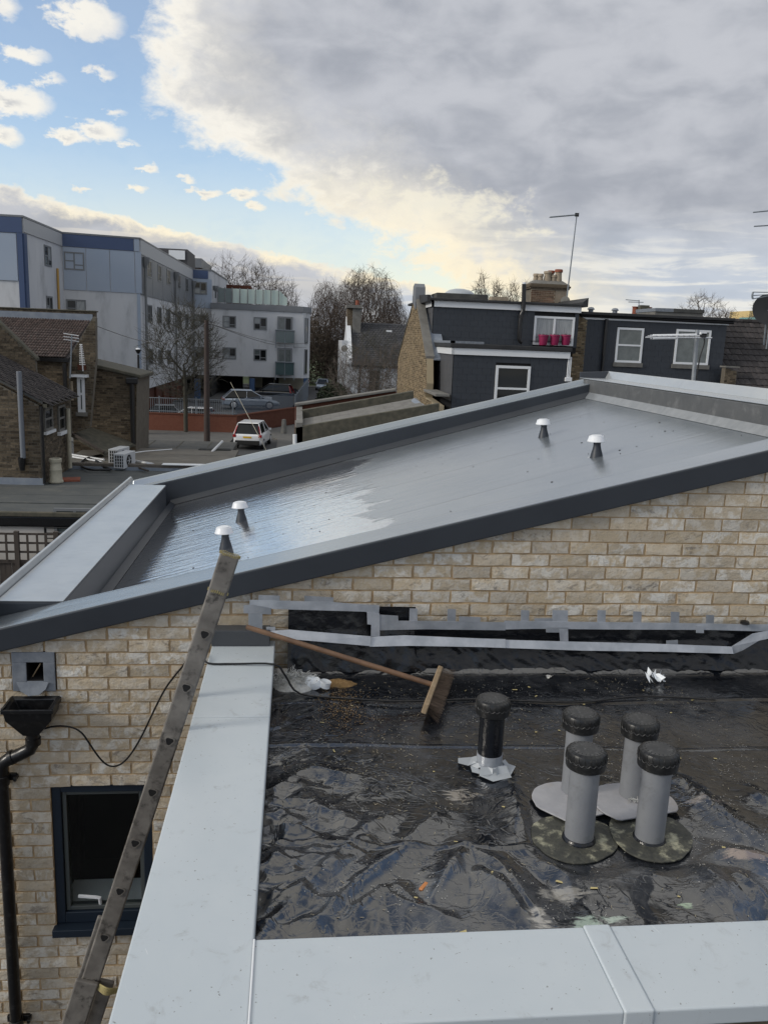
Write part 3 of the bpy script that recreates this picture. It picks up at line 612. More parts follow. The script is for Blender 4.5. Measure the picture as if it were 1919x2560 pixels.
# upstand against the wall
nx, nz = 260, 30; us = np.linspace(-.02, 3.08, nx); ws = np.linspace(0, 1, nz); UU, VV = np.meshgrid(us, ws)
ztop = np.where(UU < .70, -1.475, -1.585); z = FZ+.03 + VV*(ztop-FZ-.03)
y = 4.395 + .07*np.clip(VV*1.6, 0, 1) + fbm(UU*6, VV*1.6, 81)*.055*(1-VV*.5) - .012*np.clip(1-np.abs(2*fbm(UU*9+VV*3, VV*2.2, 91, 3)/.4), 0, 1)**2*(1-VV)
m = MB(); m.v = np.stack([UU.ravel(), y.ravel(), z.ravel()], 1).tolist(); m.f = [(j*nx+i, j*nx+i+1, (j+1)*nx+i+1, (j+1)*nx+i) for j in range(nz-1) for i in range(nx-1)]; m.sm = [True]*len(m.f)
M['sheet_clean'] = mat('black_polythene_upstand', (.006,.007,.010), .17, (.011,.012,.014), 8, ior=1.45, bump=.6, bscale=16, bdist=.012)
m.build('wall_upstand', M['sheet_clean'], SH)
def tape(pts, Y=4.425, nm='tape_strip', th=.003, sc=(440,1220,2.96), tilt=0):
    P_ = [ony(sc[0]+a/sc[2], sc[1]+b/sc[2], Y) for a, b in pts]
    if tilt: zm = max(p.z for p in P_); P_ = [ony(sc[0]+a/sc[2], sc[1]+b/sc[2], Y-tilt*min(.08, zm-p.z)) for (a, b), p in zip(pts, P_)]
    m = MB(); m.prism(P_, (0,th,0)); return m.build(nm, M['tape'], SH)
S3 = (440,1220,2.96); S4 = (560,1440,2.59); S7 = (1260,1100,2.516)
tape([(545,828),(770,833),(1165,845),(1505,870),(1500,930),(1390,915),(700,895),(545,905)])
tape([(500,868),(560,862),(705,890),(705,937),(500,926)], 4.4235)
tape([(610,792),(768,797),(768,850),(610,845)], 4.4265); tape([(950,797),(1165,810),(1165,862),(950,855)], 4.4265)
tape([(535,925),(640,930),(640,1062),(537,1030)], 4.422)
tape([(1412,918),(1505,930),(1508,1172),(1440,1160),(1443,1012),(1415,1008)], 4.4215)
tape([(668,1028),(735,1028),(735,1062),(668,1060)], 4.42)
tape([(700,1058),(835,1048),(1100,1070),(1440,1098),(1440,1170),(1000,1132),(700,1105)], 4.4185, tilt=.5)
tape([(1000,250),(1125,258),(1128,290),(1400,292),(1820,300),(1820,352),(1300,345),(1085,350),(1000,352)], 4.4245, sc=S4)
tape([(945,400),(1000,392),(1170,384),(1658,405),(1820,409),(1820,466),(1658,460),(1200,452),(940,458)], 4.417, sc=S4, tilt=.5)
tape([(0,1137),(400,1143),(1000,1150),(1600,1160),(1658,1158),(1658,1205),(1300,1195),(700,1192),(180,1188),(0,1192)], 4.4255, sc=S7)
tape([(0,1257),(400,1268),(900,1280),(1100,1287),(1430,1300),(1440,1345),(1000,1332),(500,1325),(0,1308)], 4.416, sc=S7, tilt=.5)
tape([(1430,1298),(1560,1218),(1658,1200),(1658,1250),(1600,1262),(1500,1322),(1440,1346)], 4.4165, sc=S7, tilt=.3)
tape([(345,1188),(400,1190),(402,1272),(350,1268)], 4.4195, sc=S7)
tape([(260,1180),(400,1180),(400,1212),(262,1210)], 4.421, sc=S7)
tape([(1205,1170),(1255,1170),(1253,1215),(1205,1213)], 4.421, sc=S7); tape([(1018,1262),(1090,1258),(1090,1300),(1018,1300)], 4.414, sc=S7)
tape([(1520,262),(1658,266),(1658,300),(1520,296)], 4.4235, sc=S4)
for a in ((1200,210,1252,300),(1445,213,1500,300)): tape([(a[0],a[1]),(a[2],a[1]+2),(a[2]-2,a[3]),(a[0]-2,a[3])], 4.428, sc=S4)
for a in ((105,1070,157,1142),(302,1070,400,1145),(585,1070,637,1148),(810,1078,862,1168),(1046,1080,1100,1160),(1268,1100,1318,1172)): tape([(a[0],a[1]),(a[2],a[1]+2),(a[2]-2,a[3]),(a[0]-2,a[3])], 4.428, sc=S7)
tape([(190,1122),(300,1122),(300,1150),(190,1150)], 4.4275, sc=S7)
# tabs reach over the lead/ black lumps
tag(MB().lathe([(.0,-.01),(.028,-.006),(.026,.01),(0,.018)], ony(1860,1557,4.42), 8).build('sealant_lump', M['black_plastic']), 'small black sealant lump on the tape at the right end of the wall', 'sealant')

# soil-vent pipes standing on the sheet
caplist = []
def vent_pipe(x, y, zt, label, pm, fl):
    t = T('vent_pipe', label, 'vent pipe', (x, y, FZ), 'upright vent pipes on the black sheeting')
    r = .0555; m = MB(); m.lathe([(r,0.0),(r,zt-FZ-.01)], (x,y,FZ), 32); m.build('pipe', pm, t); MB().lathe([(r+.001,.0),(r+.010,.006),(r+.007,.016),(r+.0012,.022)], (x,y,FZ), 28).build('sealant_ring', M['sheet_clean'], t)
    m = MB(); c = (x,y,zt)
    m.lathe([(.0,-.066),(.066,-.066),(.0745,-.060),(.077,-.03),(.0765,-.006),(.072,.004),(.062,.009),(.0,.011)], c, 40); cap = m.build('cap', M['cap'], t)
    MB().lathe([(.0,.0118),(.060,.0105),(.0605,.006)], c, 36).build('cap_disc', M['cap_top'], cap)
    m = MB(); sc_ = MB(); nr = 22
    for k in range(nr):
        a = 2*math.pi*k/nr; da = .05; u = Vector((math.cos(a), math.sin(a), 0)); v = Vector((-math.sin(a), math.cos(a), 0)); C = Vector(c)
        m.tube([C+u*.050+Vector((0,0,.0115)), C+u*.070+Vector((0,0,.0055)), C+u*.0765+Vector((0,0,-.006)), C+u*.0772+v*.004+Vector((0,0,-.02))], .0016, 4, smooth=False)
        a2 = a + math.pi/nr; pts = []
        for j in range(7):
            b = a2 - .13 + .26*j/6; pts.append(C+Vector((math.cos(b)*.0775, math.sin(b)*.0775, -.030+.008*((j-3)/3)**2)))
        sc_.tube(pts, .0016, 4, smooth=False)
    m.build('cap_ribs', M['cap_rib'], cap); sc_.build('cap_scallops', M['cap_scallop'], cap)
    return t
M['cap'] = mat('weathered_black_cap', (.007,.0075,.008), .35, (.012,.0125,.013), 20, dirt=((.10,.10,.10), 34, .2), bump=.1, bscale=60)
M['cap_rib'] = mat('cap_rib', (.006,.006,.006), .6)
M['cap_scallop'] = mat('cap_scallop', (.060,.060,.062), .5, (.02,.02,.02), 40)
M['cap_top'] = mat('weathered_cap_top', (.030,.031,.033), .55, (.05,.05,.05), 24, dirt=((.20,.20,.20), 60, .45))
def disc(t, cx, cy, r, z, pm, nm='flange', flat=None, th=.006, wob=.06, seed=0):
    rg = random.Random(seed); n = 40; pts = []
    ph = rg.random()*6
    for k in range(n):
        a = 2*math.pi*k/n; rr_ = r*(1+wob*math.sin(2*a+ph)+wob*.5*math.sin(3*a+1)+rg.uniform(-.012,.012)); px, py = cx+rr_*math.cos(a), cy+rr_*math.sin(a)
        if flat: 
            for (nx_, ny_, dd) in flat:
                q = (px-cx)*nx_+(py-cy)*ny_
                if q > dd: px -= (q-dd)*nx_; py -= (q-dd)*ny_
        pts.append((px, py, z))
    m = MB(); m.prism(pts, (0,0,th)); return m.build(nm, pm, t, .0015)
p = vent_pipe(.891, 3.345, -1.535, 'lone vent pipe wrapped in black plastic with torn tape at its foot', M['sheet_clean'], None)
m = MB(); rg = random.Random(3)
m.lathe([(.0575,0.0),(.058,.075)], (.891,3.345,FZ), 24)
m.build('tape_wrap', M['tape'], p)
for k, (a, L, w) in enumerate(((-2.35,.10,.10),(-1.45,.135,.12),(-.65,.115,.11),(.25,.085,.09),(2.75,.145,.075))):
    u = Vector((math.cos(a), math.sin(a), 0)); v = Vector((-math.sin(a), math.cos(a), 0)); c = Vector((.891,3.345,FZ+.004))
    m = MB(); m.add([c+u*.052-v*w*.5+Vector((0,0,.03)), c+u*.052+v*w*.5+Vector((0,0,.03)), c+u*L*.6-v*w*.62+Vector((0,0,.008)), c+u*L*.6+v*w*.55+Vector((0,0,.010)), c+u*L-v*w*.25+Vector((0,0,.006)), c+u*(L*.92)+v*w*.5+Vector((0,0,.012))], [(0,1,3,2),(2,3,5,4)])
    m.build('tape_flap', mat('bright_tape', (.38,.41,.44), .4, bump=.3, bscale=20) if k == 0 else bpy.data.materials['bright_tape'], p)
p = vent_pipe(1.115, 2.782, -1.487, 'grey vent pipe nearest the coping on the left with a mossy felt disc', M['pipe_grey'], 0); disc(p, 1.10, 2.79, .165, FZ+.002, M['pipe_dark'], seed=1); tag(p.children[-1], 'mossy black felt disc')
p = vent_pipe(1.391, 2.765, -1.482, 'grey vent pipe nearest the coping on the right with a mossy felt disc', M['pipe_grey'], 0); disc(p, 1.405, 2.785, .165, FZ+.009, M['pipe_dark'], seed=2)
p = vent_pipe(1.204, 3.101, -1.490, 'grey vent pipe mostly hidden behind the nearer left one', M['pipe_grey'], 0); disc(p, 1.175, 3.02, .165, FZ+.018, M['plate'], flat=[(.3,-.95,.12),(-.75,-.65,.15)], seed=3)
p = vent_pipe(1.437, 3.044, -1.495, 'grey vent pipe behind the right one with white fluff at its foot', M['pipe_grey'], 0); disc(p, 1.42, 2.985, .165, FZ+.027, M['plate'], flat=[(.2,-.98,.10),(-.95,-.3,.17)], seed=4)
m = MB(); rg = random.Random(8)
for k in range(60):
    a = rg.uniform(-2.2,-.9); c = Vector((1.437+math.cos(a)*.064, 3.044+math.sin(a)*.064, FZ+.036+rg.uniform(0,.012))); q = Vector((rg.uniform(-1,1),rg.uniform(-1,1),rg.uniform(-.3,.6)))*.012
    m.tube([c-q, c, c+q+Vector((0,0,.004))], .0012, 3, smooth=False)
tag(m.build('fluff', M['wool'], None), 'wisp of white fluff at the foot of the rear right vent pipe', 'fluff')

# ------------------------------------------------------------------ broom
t = T('broom', 'old broom lying on the black sheeting, wooden handle resting against the taped upstand', 'broom', (.77, 4.1, FZ))
a = ony(616,1567,4.28); hd = onz(1082,1712,FZ+.085); q = (hd-a).normalized()
MB().tube([a, a+q*.4, a+q*.9, hd+q*.02], [.0135,.0145,.0145,.0135], 12).build('handle', M['wood_handle'], t)
h0 = onz(1098,1676,FZ+.075); h1 = onz(1062,1772,FZ+.075); e = (h1-h0); L = e.length; e.normalize(); c = (h0+h1)/2; nrm = Vector((e.y,-e.x,0)).normalized(); nrm = nrm if nrm.x > 0 else -nrm
nrm = (nrm+Vector((0,0,-.25))).normalized(); up = e.cross(nrm)
MB().obox(c, e*(L/2), nrm*.014, up*.030).build('broom_head', M['wood_pale'], t, .006)
m = MB(); rg = random.Random(2)
for k in range(900):
    s = rg.uniform(-.48,.48)*L; w = rg.uniform(-.026,.026); b = c+e*s+up*w+nrm*.012; ln = rg.uniform(.055,.075)
    tip = b+nrm*ln+e*(s*.12+rg.uniform(-.008,.008))+up*(w*.5+rg.uniform(-.010,.010))+Vector((0,0,-.012))
    if tip.z < FZ+.004: tip.z = FZ+.004
    m.add([b-e*.0012, b+e*.0012, tip+e*.0008, tip-e*.0008], [(0,1,2,3)])
tag(m.build('bristles', M['bristle'], t), kind='stuff')

# ------------------------------------------------------------------ rubbish on the sheet
def shz(x, y): return FZ + float(sheet_h(np.array([x]), np.array([y]))[0])
m = MB(); rg = random.Random(12)
for k in range(420):
    a = rg.uniform(0,6.28); r = rg.random()**.6; c = Vector((.02+.14*r*math.cos(a)*1.0, 4.25+.07*r*math.sin(a), FZ+.01+rg.uniform(0,.085)*(1-r*.6))); q = Vector((rg.gauss(0,1),rg.gauss(0,1),rg.gauss(0,.7))).normalized()*rg.uniform(.015,.04); q2 = Vector((rg.gauss(0,1),rg.gauss(0,1),rg.gauss(0,.7))).normalized()*.015
    m.tube([c-q, c-q*.3+q2, c+q*.4-q2*.5, c+q], rg.uniform(.0012,.0022), 3, smooth=False)
core = []
for i in range(9):
    for j in range(7): pass
m.lathe([(.0,.055),(.05,.05),(.10,.025),(.12,.0)], (.02,4.25,FZ), 12)
tag(m.build('wool_tuft', M['wool'], None), 'tuft of grey white glass wool in the corner by the coping', 'glass wool')
m = MB(); rg = random.Random(4)
for k in range(3):
    c = Vector((.105+.035*k, 4.235-.02*k, FZ+.03)); n = 10
    m.lathe([(.0,.030-.006*k),(.03,.024),(.048-.01*k,.006),(.05-.01*k,-.01)], c+Vector((rg.uniform(-.01,.01),0,0)), n, (rg.uniform(-.4,.4),rg.uniform(-.5,.1),1))
tag(m.build('plastic_bag', M['white_plastic_bag'], None), 'crumpled white plastic film beside the glass wool', 'plastic film')
m = MB(); n = 26; rg = random.Random(9); vs = []; rows = 9
for j in range(rows):
    for k in range(n):
        a = 2*math.pi*k/n; r = j/(rows-1); x = .255+.105*r*math.cos(a)*(1+rg.uniform(-.08,.08)); y = 4.265+.055*r*math.sin(a)*(1+rg.uniform(-.1,.1)); vs.append((x, y, FZ+.004+.030*(1-r**1.5)+rg.uniform(-.003,.003)))
m.add(vs, [(j*n+k, j*n+(k+1)%n, (j+1)*n+(k+1)%n, (j+1)*n+k) for j in range(rows-1) for k in range(n)], True)
tag(m.build('sawdust_heap', M['sawdust'], None), 'small heap of orange brown sawdust beside the broom handle', 'sawdust')
bc = onz(1059,2217,FZ+.02); m = MB(); m.obox(bc, Vector((.014,.018,0)), Vector((-.006,.005,0)), (0,0,.006)); tag(m.build('brick_chip', mat('orange_chip', (.5,.2,.07), .8), None, .003), 'small orange chip lying on the black sheeting near the front coping', 'chip')
m = MB(); rg = random.Random(6); c0 = onz(1638,1698,FZ+.02)
for k in range(16):
    c = c0+Vector((rg.uniform(-.055,.055), rg.uniform(-.03,.03), rg.uniform(0,.03))); u = Vector((rg.gauss(0,1),rg.gauss(0,1),rg.gauss(0,.6))).normalized()*rg.uniform(.02,.045); v = Vector((rg.gauss(0,1),rg.gauss(0,1),rg.gauss(0,.8))).normalized()*rg.uniform(.008,.02)
    m.add([c-u-v, c+u*.2-v, c+u, c-u*.3+v], [(0,1,2,3)])
tag(m.build('film_scrap', M['white_plastic_bag'], None), 'ragged scrap of white film lying near the wall at the right', 'plastic film')
m = MB(); rg = random.Random(61); c0 = onz(1370,1690,FZ+.015)
for k in range(8):
    c = c0+Vector((rg.uniform(-.03,.03), rg.uniform(-.02,.02), 0)); u = Vector((rg.gauss(0,1),rg.gauss(0,.5),0)).normalized()*.02; v = Vector((-u.y,u.x,.01))*.3
    m.add([c-u-v, c+u-v, c+u+v, c-u*.3+v], [(0,1,2,3)])
tag(m.build('film_scrap', M['wool'], None), 'pale wisp of film beside the wall behind the vent pipes', 'plastic film')
# straw, chips and dust swept into drifts
def scatter(nm, mt, n, szr, f, label, seed, lift=.003):
    rg = random.Random(seed); P_ = []
    while len(P_) < n:
        x, y = rg.uniform(-.05,2.2), rg.uniform(2.13,4.33)
        if rg.random() < f(x, y): P_.append((x, y))
    A_ = np.array(P_); H_ = sheet_h(A_[:,0], A_[:,1]); m = MB()
    for (x, y), h_ in zip(P_, H_):
        a = rg.uniform(0,6.28); l = szr[0]*rg.uniform(.4,1.6); w = szr[1]*rg.uniform(.5,1.5); u = Vector((math.cos(a),math.sin(a),rg.uniform(-.1,.1)))*l; v = Vector((-math.sin(a),math.cos(a),0))*w; c = Vector((x,y,FZ+h_+lift))
        m.add([c-u-v, c+u-v*.6, c+u*.9+v, c-u*.8+v*.9], [(0,1,2,3)])
    return tag(m.build(nm, mt), label, nm, kind='stuff')
def cl(x, y, k=1): return float(np.clip(.35+2.2*fbm(np.array([x*2.1*k]), np.array([y*2.1*k]), 101)[0], .02, 1))
scatter('straw', mat('straw', (.42,.37,.26), .85, (.25,.21,.14), 40), 900, (.006,.0010), lambda x,y: cl(x,y)*(.25+.75*(y > 3.0)), 'pale straw and splinters scattered over the black sheeting', 21)
scatter('dust_flecks', mat('plaster_flecks', (.50,.49,.46), .9), 1700, (.0016,.0013), lambda x,y: cl(x,y,1.9)**3.2, 'white plaster flecks scattered over the black sheeting', 22)
scatter('sawdust_trail', M['sawdust'], 700, (.003,.0018), lambda x,y: math.exp(-((x-.27)/.10)**2-((y-3.98)/.22)**2), 'loose sawdust trailing from the heap', 23)
scatter('wood_chips', mat('yellow_chips', (.50,.42,.20), .9), 40, (.009,.004), lambda x,y: .4, 'yellow leaf scraps dotted over the black sheeting', 24)

# ------------------------------------------------------------------ ladder
LY = 3.40; TOPX, TOPZ = onx, None
pt = ony(440+401/2.96, 1220+490/2.96, LY); pb = ony(567/2.512, 1960+1243/2.512, LY)
dl = (pt-pb); dl.y = 0; dl.normalize(); wl = Vector((dl.z,0,-dl.x))
lt = T('ladder', 'battered metal ladder leaning on the pale coping edge in front of the brick wall', 'ladder', (-2.0, LY+.18, G))
Lb = pb - dl*.045
def stile(y, top, bot, hw=.041, ht=.013):
    c = (top+bot)/2; c.y = y; return MB().obox(c, dl*((top-bot).length/2), wl*hw, Vector((0,ht,0)))
stile(LY, pt, Lb).build('stile', M['ladder'], lt, .008, 3)
stile(LY+.34, pt-dl*.30, Lb).build('stile', M['ladder'], lt, .008, 3)
low0 = pb + dl*.03 - wl*.0; lowend = pb - dl*3.0
c0 = low0 - wl*.075*.2; stile(LY-.03, low0-wl*.012, lowend-wl*.012, .052, .012).build('stile', M['ladder'], lt, .008, 3)
stile(LY+.39, low0-wl*.012, lowend-wl*.012, .052, .012).build('stile', M['ladder'], lt, .008, 3)
stile(LY+.02, low0+wl*.072-dl*.02, lowend+wl*.072, .035, .012).build('stile', M['ladder'], lt, .008, 3)
hs = [(440+213/2.96,1220+1082/2.96),(1380/2.96,1560+470/2.96),(1255/2.96,1560+865/2.96),(1128/2.96,1560+1245/2.96),(850/2.512,1960+370/2.512),(755/2.512,1960+672/2.512),(657/2.512,1960+963/2.512),(567/2.512,1960+1243/2.512)]
for i, hpx in enumerate(hs):
    c = ony(*hpx, LY-.0135)
    tri = lambda r, y: [Vector((c.x,0,c.z)) + Vector((0,y,0)) + wl*r*(1.0*math.cos(a_))*1.05 + dl*r*math.sin(a_)*(.85 if math.sin(a_) > 0 else 1.0)*(1.0) for a_ in [math.pi/2 + k*2*math.pi/12 for k in range(12)]]
    def shape(r, y):
        out = []
        for k in range(15):
            a_ = -math.pi/2 + 2*math.pi*k/15; rr_ = r*(1+.16*math.cos(3*(a_+math.pi/2)))
            out.append(Vector((c.x, y, c.z)) + wl*rr_*math.cos(a_) + dl*rr_*math.sin(a_))
        return out
    m = MB(); n = 15; rings = [shape(.0215, LY-.012), shape(.0215, LY-.018), shape(.0165, LY-.018), shape(.016, LY-.004)]
    m.add(sum(rings, []), [(a_*n+k, a_*n+(k+1)%n, (a_+1)*n+(k+1)%n, (a_+1)*n+k) for a_ in range(3) for k in range(n)], True)
    rg_ = m.build('rung', M['ladder'], lt)
    b = MB(); b.add(shape(.0163, LY-.0175), [tuple(range(n))]); b.build('hollow_end', M['dark'], rg_)
    b = MB(); cc = Vector((c.x, LY+.01, c.z)); b.tube([cc, cc+Vector((0,.32,0))], .016, 10); b.build('rung_bar', M['ladder'], rg_)
for s_, k in ((.17,0),(.002,1)):
    c = pt - dl*s_; m = MB()
    pts = []
    for j in range(60):
        a_ = j/59*math.pi*2; pts.append(c + wl*.043*math.cos(a_) + Vector((0,.0155*math.sin(a_)+0,0)) + dl*(.002*math.sin(j*2.6)))
    for j in range(0, 60, 2): m.obox(pts[j], wl*.0022, dl*.006, Vector((0,.0022,0)))
    m.build('cord_lashing', M['rope'], lt)
m = MB(); c = pb + wl*.075 + dl*.01
for k in range(5): m.tube(smooth([c+wl*(-.03)+dl*(.006*k-.01)+Vector((0,-.03,0)), c+wl*.01+dl*(.008*k-.012)+Vector((0,-.05,0)), c+wl*.055+dl*(.005*k-.015)+Vector((0,-.02,0))], 4), .005, 5)
m.build('cord_knot', M['rope'], lt)
# ================================================================== surroundings
M['asphalt'] = mat('asphalt', (.042,.044,.047), .9, (.060,.061,.063), 1.2, bump=.3, bscale=60)
M['paving'] = mat('paving', (.095,.094,.090), .9, (.125,.122,.115), 1.5, bump=.2, bscale=20)
M['grass'] = mat('grass', (.045,.075,.025), .95, (.075,.095,.035), .8, bump=.5, bscale=6)
M['render'] = mat('white_render', (.50,.515,.54), .85, (.575,.585,.60), .5, ndet=7, spread=.6, dirt=((.33,.34,.35), .7, .7), stretch=(1,1,.35), bump=.05)
M['panel_blue'] = mat('blue_grey_panel', (.30,.36,.45), .5, (.33,.385,.465), .3)
M['panel_grey'] = mat('slate_grey_panel', (.14,.15,.165), .5, (.175,.185,.20), .5)
M['band_blue'] = mat('navy_band', (.045,.075,.16), .5)
M['band_grey'] = mat('pale_grey_band', (.42,.43,.44), .6)
M['frame_grey'] = mat('grey_window_frame', (.17,.18,.19), .5)
M['concrete'] = mat('concrete', (.19,.185,.17), .9, (.13,.125,.115), 3, bump=.2)
M['moss'] = mat('mossy_coping', (.055,.055,.042), .95, (.11,.10,.075), 6, ndet=7, bump=.6, bscale=20)
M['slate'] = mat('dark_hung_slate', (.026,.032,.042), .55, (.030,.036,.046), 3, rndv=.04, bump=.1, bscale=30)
M['slate_lit_side'] = mat('dark_hung_slate_lit_side', (.066,.068,.074), .5, (.075,.077,.083), 3, rndv=.05)  # same slate, lighter: light from the left put into its colour
M['oldslate'] = mat('old_slate', (.030,.031,.036), .6, (.050,.050,.055), 2.5, rndv=.25)
M['tile'] = mat('brown_roof_tile', (.040,.034,.034), .9, (.028,.025,.026), 8, rndv=.35, dirt=((.16,.155,.14), 18, .3), bump=.4, bscale=30)
M['tile_red'] = mat('reddish_roof_tile', (.078,.050,.043), .9, (.050,.037,.033), 6, rndv=.3, dirt=((.2,.19,.16), 14, .5))
M['felt'] = mat('grey_mineral_felt', (.062,.069,.071), .9, (.088,.094,.092), 1.6, ndet=7, dirt=((.13,.13,.115), 2.2, .5), bump=.4, bscale=120)
M['felt_dark'] = mat('dark_felt', (.045,.047,.047), .85, (.075,.075,.07), 2.5, dirt=((.12,.12,.10), 3, .6))
M['wood_dark'] = mat('dark_stained_timber', (.045,.036,.030), .85, (.075,.06,.05), 5, stretch=(8,8,.6))
M['cream'] = mat('cream_paint', (.42,.39,.30), .6, (.34,.32,.25), 6)
M['terracotta'] = mat('buff_clay', (.36,.30,.22), .85, (.26,.215,.16), 9, bump=.2)
M['terra_red'] = mat('red_clay', (.28,.085,.045), .85, (.18,.06,.04), 9)
M['greypipe'] = mat('painted_grey_pipe', (.16,.175,.20), .5)
M['bark'] = mat('winter_bark', (.095,.078,.066), .9, (.11,.09,.075), 4)
M['bark_pale'] = mat('willow_bark', (.10,.075,.060), .9, (.075,.056,.046), 4)
M['bark_green'] = mat('mossy_bark', (.060,.054,.043), .9, (.05,.05,.035), 4)
M['rail'] = mat('grey_painted_steel', (.20,.225,.25), .5)
M['blue_steel'] = mat('blue_steel', (.035,.08,.17), .5)
M['mesh_blue'] = mat('blue_grey_mesh_panel', (.085,.11,.145), .6)
M['tglass'] = mat('green_tinted_glass', (.42,.52,.48), .12, spec=.8)
M['bglass'] = mat('dark_green_glass', (.06,.10,.105), .08, spec=.9)
M['car_white'] = mat('white_car_paint', (.72,.73,.74), .25, coat=.6)
M['car_silver'] = mat('silver_car_paint', (.36,.42,.50), .3, metal=.3, coat=.6)
M['car_black'] = mat('black_car_paint', (.012,.013,.015), .22, coat=.7)
M['tyre'] = mat('tyre', (.012,.012,.012), .85)
M['lamp_red'] = mat('red_lens', (.30,.012,.012), .2)
M['plate_y'] = mat('yellow_plate', (.60,.36,.02), .5)
M['magenta'] = mat('magenta_pot', (.25,.012,.07), .5)
M['lead_blue'] = mat('blue_grey_flashing', (.17,.20,.25), .55, (.24,.27,.31), 4)
M['curtain'] = mat('net_curtain_pane', (.36,.38,.39), .25, (.22,.24,.25), 4, stretch=(6,6,.5))
M['teal'] = mat('teal_glass', (.16,.36,.36), .3); M['gold'] = mat('gold_cladding', (.70,.52,.22), .5, (.55,.42,.2), 1)  # plain gold base colour for the far tower
M['hedge'] = mat('dark_brown_thicket', (.045,.035,.028), .95, (.07,.055,.04), 3)
M['leaf'] = mat('dark_evergreen', (.02,.03,.014), .9, (.035,.045,.02), 3)

def z1(x, y): return (x/3.454, 500+y/3.454)
def z2(x, y): return (320+x/3.454, 560+y/3.454)
def z3(x, y): return (x/3.454, 760+y/3.454)
def z4(x, y): return (320+x/3.454, 860+y/3.454)
def z5(x, y): return (720+x/3.454, 640+y/3.454)
def z6(x, y): return (980+x/3.316, 640+y/3.316)
def z7(x, y): return (1420+x/3.323, 500+y/3.323)
def z8(x, y): return (x/3.454, 1120+y/3.454)

def struct(mb, name, m): return tag(mb.build(name, m), kind='structure')
m = MB(); m.add([(-900,-60,G),(900,-60,G),(900,1500,G),(-900,1500,G)], [(0,1,2,3)]); struct(m, 'ground', M['asphalt'])
def sheet(pts, name, mt, dz): 
    m = MB(); m.prism([(x,y,G+.001) for x,y in pts], (0,0,dz)); return struct(m, name, mt)
sheet([(-40,53.6),(-9.3,53.3),(-4.3,52.9),(-4.1,60.3),(-10.9,60.9),(-40,60.9)], 'pavement', M['paving'], .12)
sheet([(-1.1,44),(4.5,44),(4.5,64),(.6,68.6),(-3.6,60.2),(-1.2,57.5)], 'pavement', M['paving'], .12)
sheet([(-60,124),(80,124),(80,420),(-60,420)], 'park_grass', M['grass'], .05)
sheet([(-60,121.5),(80,121.5),(80,124),(-60,124)], 'pavement', M['paving'], .12)
m = MB(); rg = random.Random(2)
for a, b in ((480,850),(895,877),(870,912),(850,945),(495,835)):
    p = onz(*z4(a,b), G+.01); u = Vector((.12,.9,0)); u.normalize(); v = Vector((u.y,-u.x,0)); m.obox((p.x,p.y,G+.006), u*.42, v*.06, (0,0,.002))
tag(m.build('lane_marking', mat('worn_white_paint', (.55,.55,.53), .8, (.3,.3,.29), 8)), kind='structure')

# ---- windows and facades
def window(parent, O, ux, n, w, h, fw=.07, cols=(1,), trans=((),), fm=None, gm=None, d=.05, name='window', sill=None):
    O, ux, n = Vector(O), Vector(ux).normalized(), Vector(n).normalized(); uz = Vector((0,0,1)); tot = sum(cols)
    def bar(mb, s0, s1, t0, t1, q0, q1): mb.obox(O+ux*((s0+s1)/2)+uz*((t0+t1)/2)+n*((q0+q1)/2), ux*((s1-s0)/2), n*((q1-q0)/2), uz*((t1-t0)/2))
    fr, panes = MB(), []
    bar(fr, 0, fw, 0, h, -.02, d); bar(fr, w-fw, w, 0, h, -.02, d); bar(fr, fw, w-fw, 0, fw, -.02, d); bar(fr, fw, w-fw, h-fw, h, -.02, d)
    x = 0; iw = w-2*fw
    for i, c in enumerate(cols):
        a, b = fw+iw*x/tot, fw+iw*(x+c)/tot; x += c
        if i < len(cols)-1: bar(fr, b-fw*.45, b+fw*.45, fw, h-fw, -.02, d*.95)
        ys = [fw] + [fw+(h-2*fw)*t for t in trans[min(i, len(trans)-1)]] + [h-fw]
        for t in ys[1:-1]: bar(fr, a+(0 if i == 0 else fw*.45), b-(fw*.45 if i < len(cols)-1 else 0), t-fw*.4, t+fw*.4, -.02, d*.9)
        for j in range(len(ys)-1): panes.append((a, b, ys[j], ys[j+1]))
    f = fr.build(name, fm or M['frame_grey'], parent)
    for a, b, t0, t1 in panes:
        p = MB(); bar(p, a, b, t0, t1, -.015, d-.035); p.build('pane', random.choice(gm) if isinstance(gm, (list, tuple)) else (gm or M['glass']), f)
    if sill: 
        p = MB(); bar(p, -.06, w+.06, -sill[1], -.002, -.01, .10); p.build('sill', sill[0], f)
    return f
class Fac:
    def __init__(s, p0, p1): s.p0 = Vector((*p0, 0)); s.u = (Vector((*p1, 0))-s.p0); s.L = s.u.length; s.u.normalize(); s.n = Vector((s.u.y, -s.u.x, 0))
    def at(s, px, py):
        q = ray(px, py); k = s.p0.dot(s.n)/q.dot(s.n); P_ = q*k; return (P_-s.p0).dot(s.u), P_.z
    def pt(s, a, z, o=0): return s.p0+s.u*a+Vector((0,0,z))+s.n*o
    def slab(s, parent, name, mt, a0, a1, z0, z1, proud=.05, inn=.02, bev=0):
        return MB().obox(s.pt((a0+a1)/2, (z0+z1)/2, (proud-inn)/2), s.u*((a1-a0)/2), s.n*((proud+inn)/2), (0,0,(z1-z0)/2)).build(name, mt, parent, bev)
    def win(s, parent, zf, x0, y0, x1, y1, **k):
        ym, xm = (y0+y1)/2, (x0+x1)/2
        a0 = s.at(*zf(x0, ym))[0]; a1 = s.at(*zf(x1, ym))[0]; t = s.at(*zf(xm, y0))[1]; b = s.at(*zf(xm, y1))[1]
        return window(parent, s.pt(a0, b), s.u, s.n, a1-a0, t-b, **k)

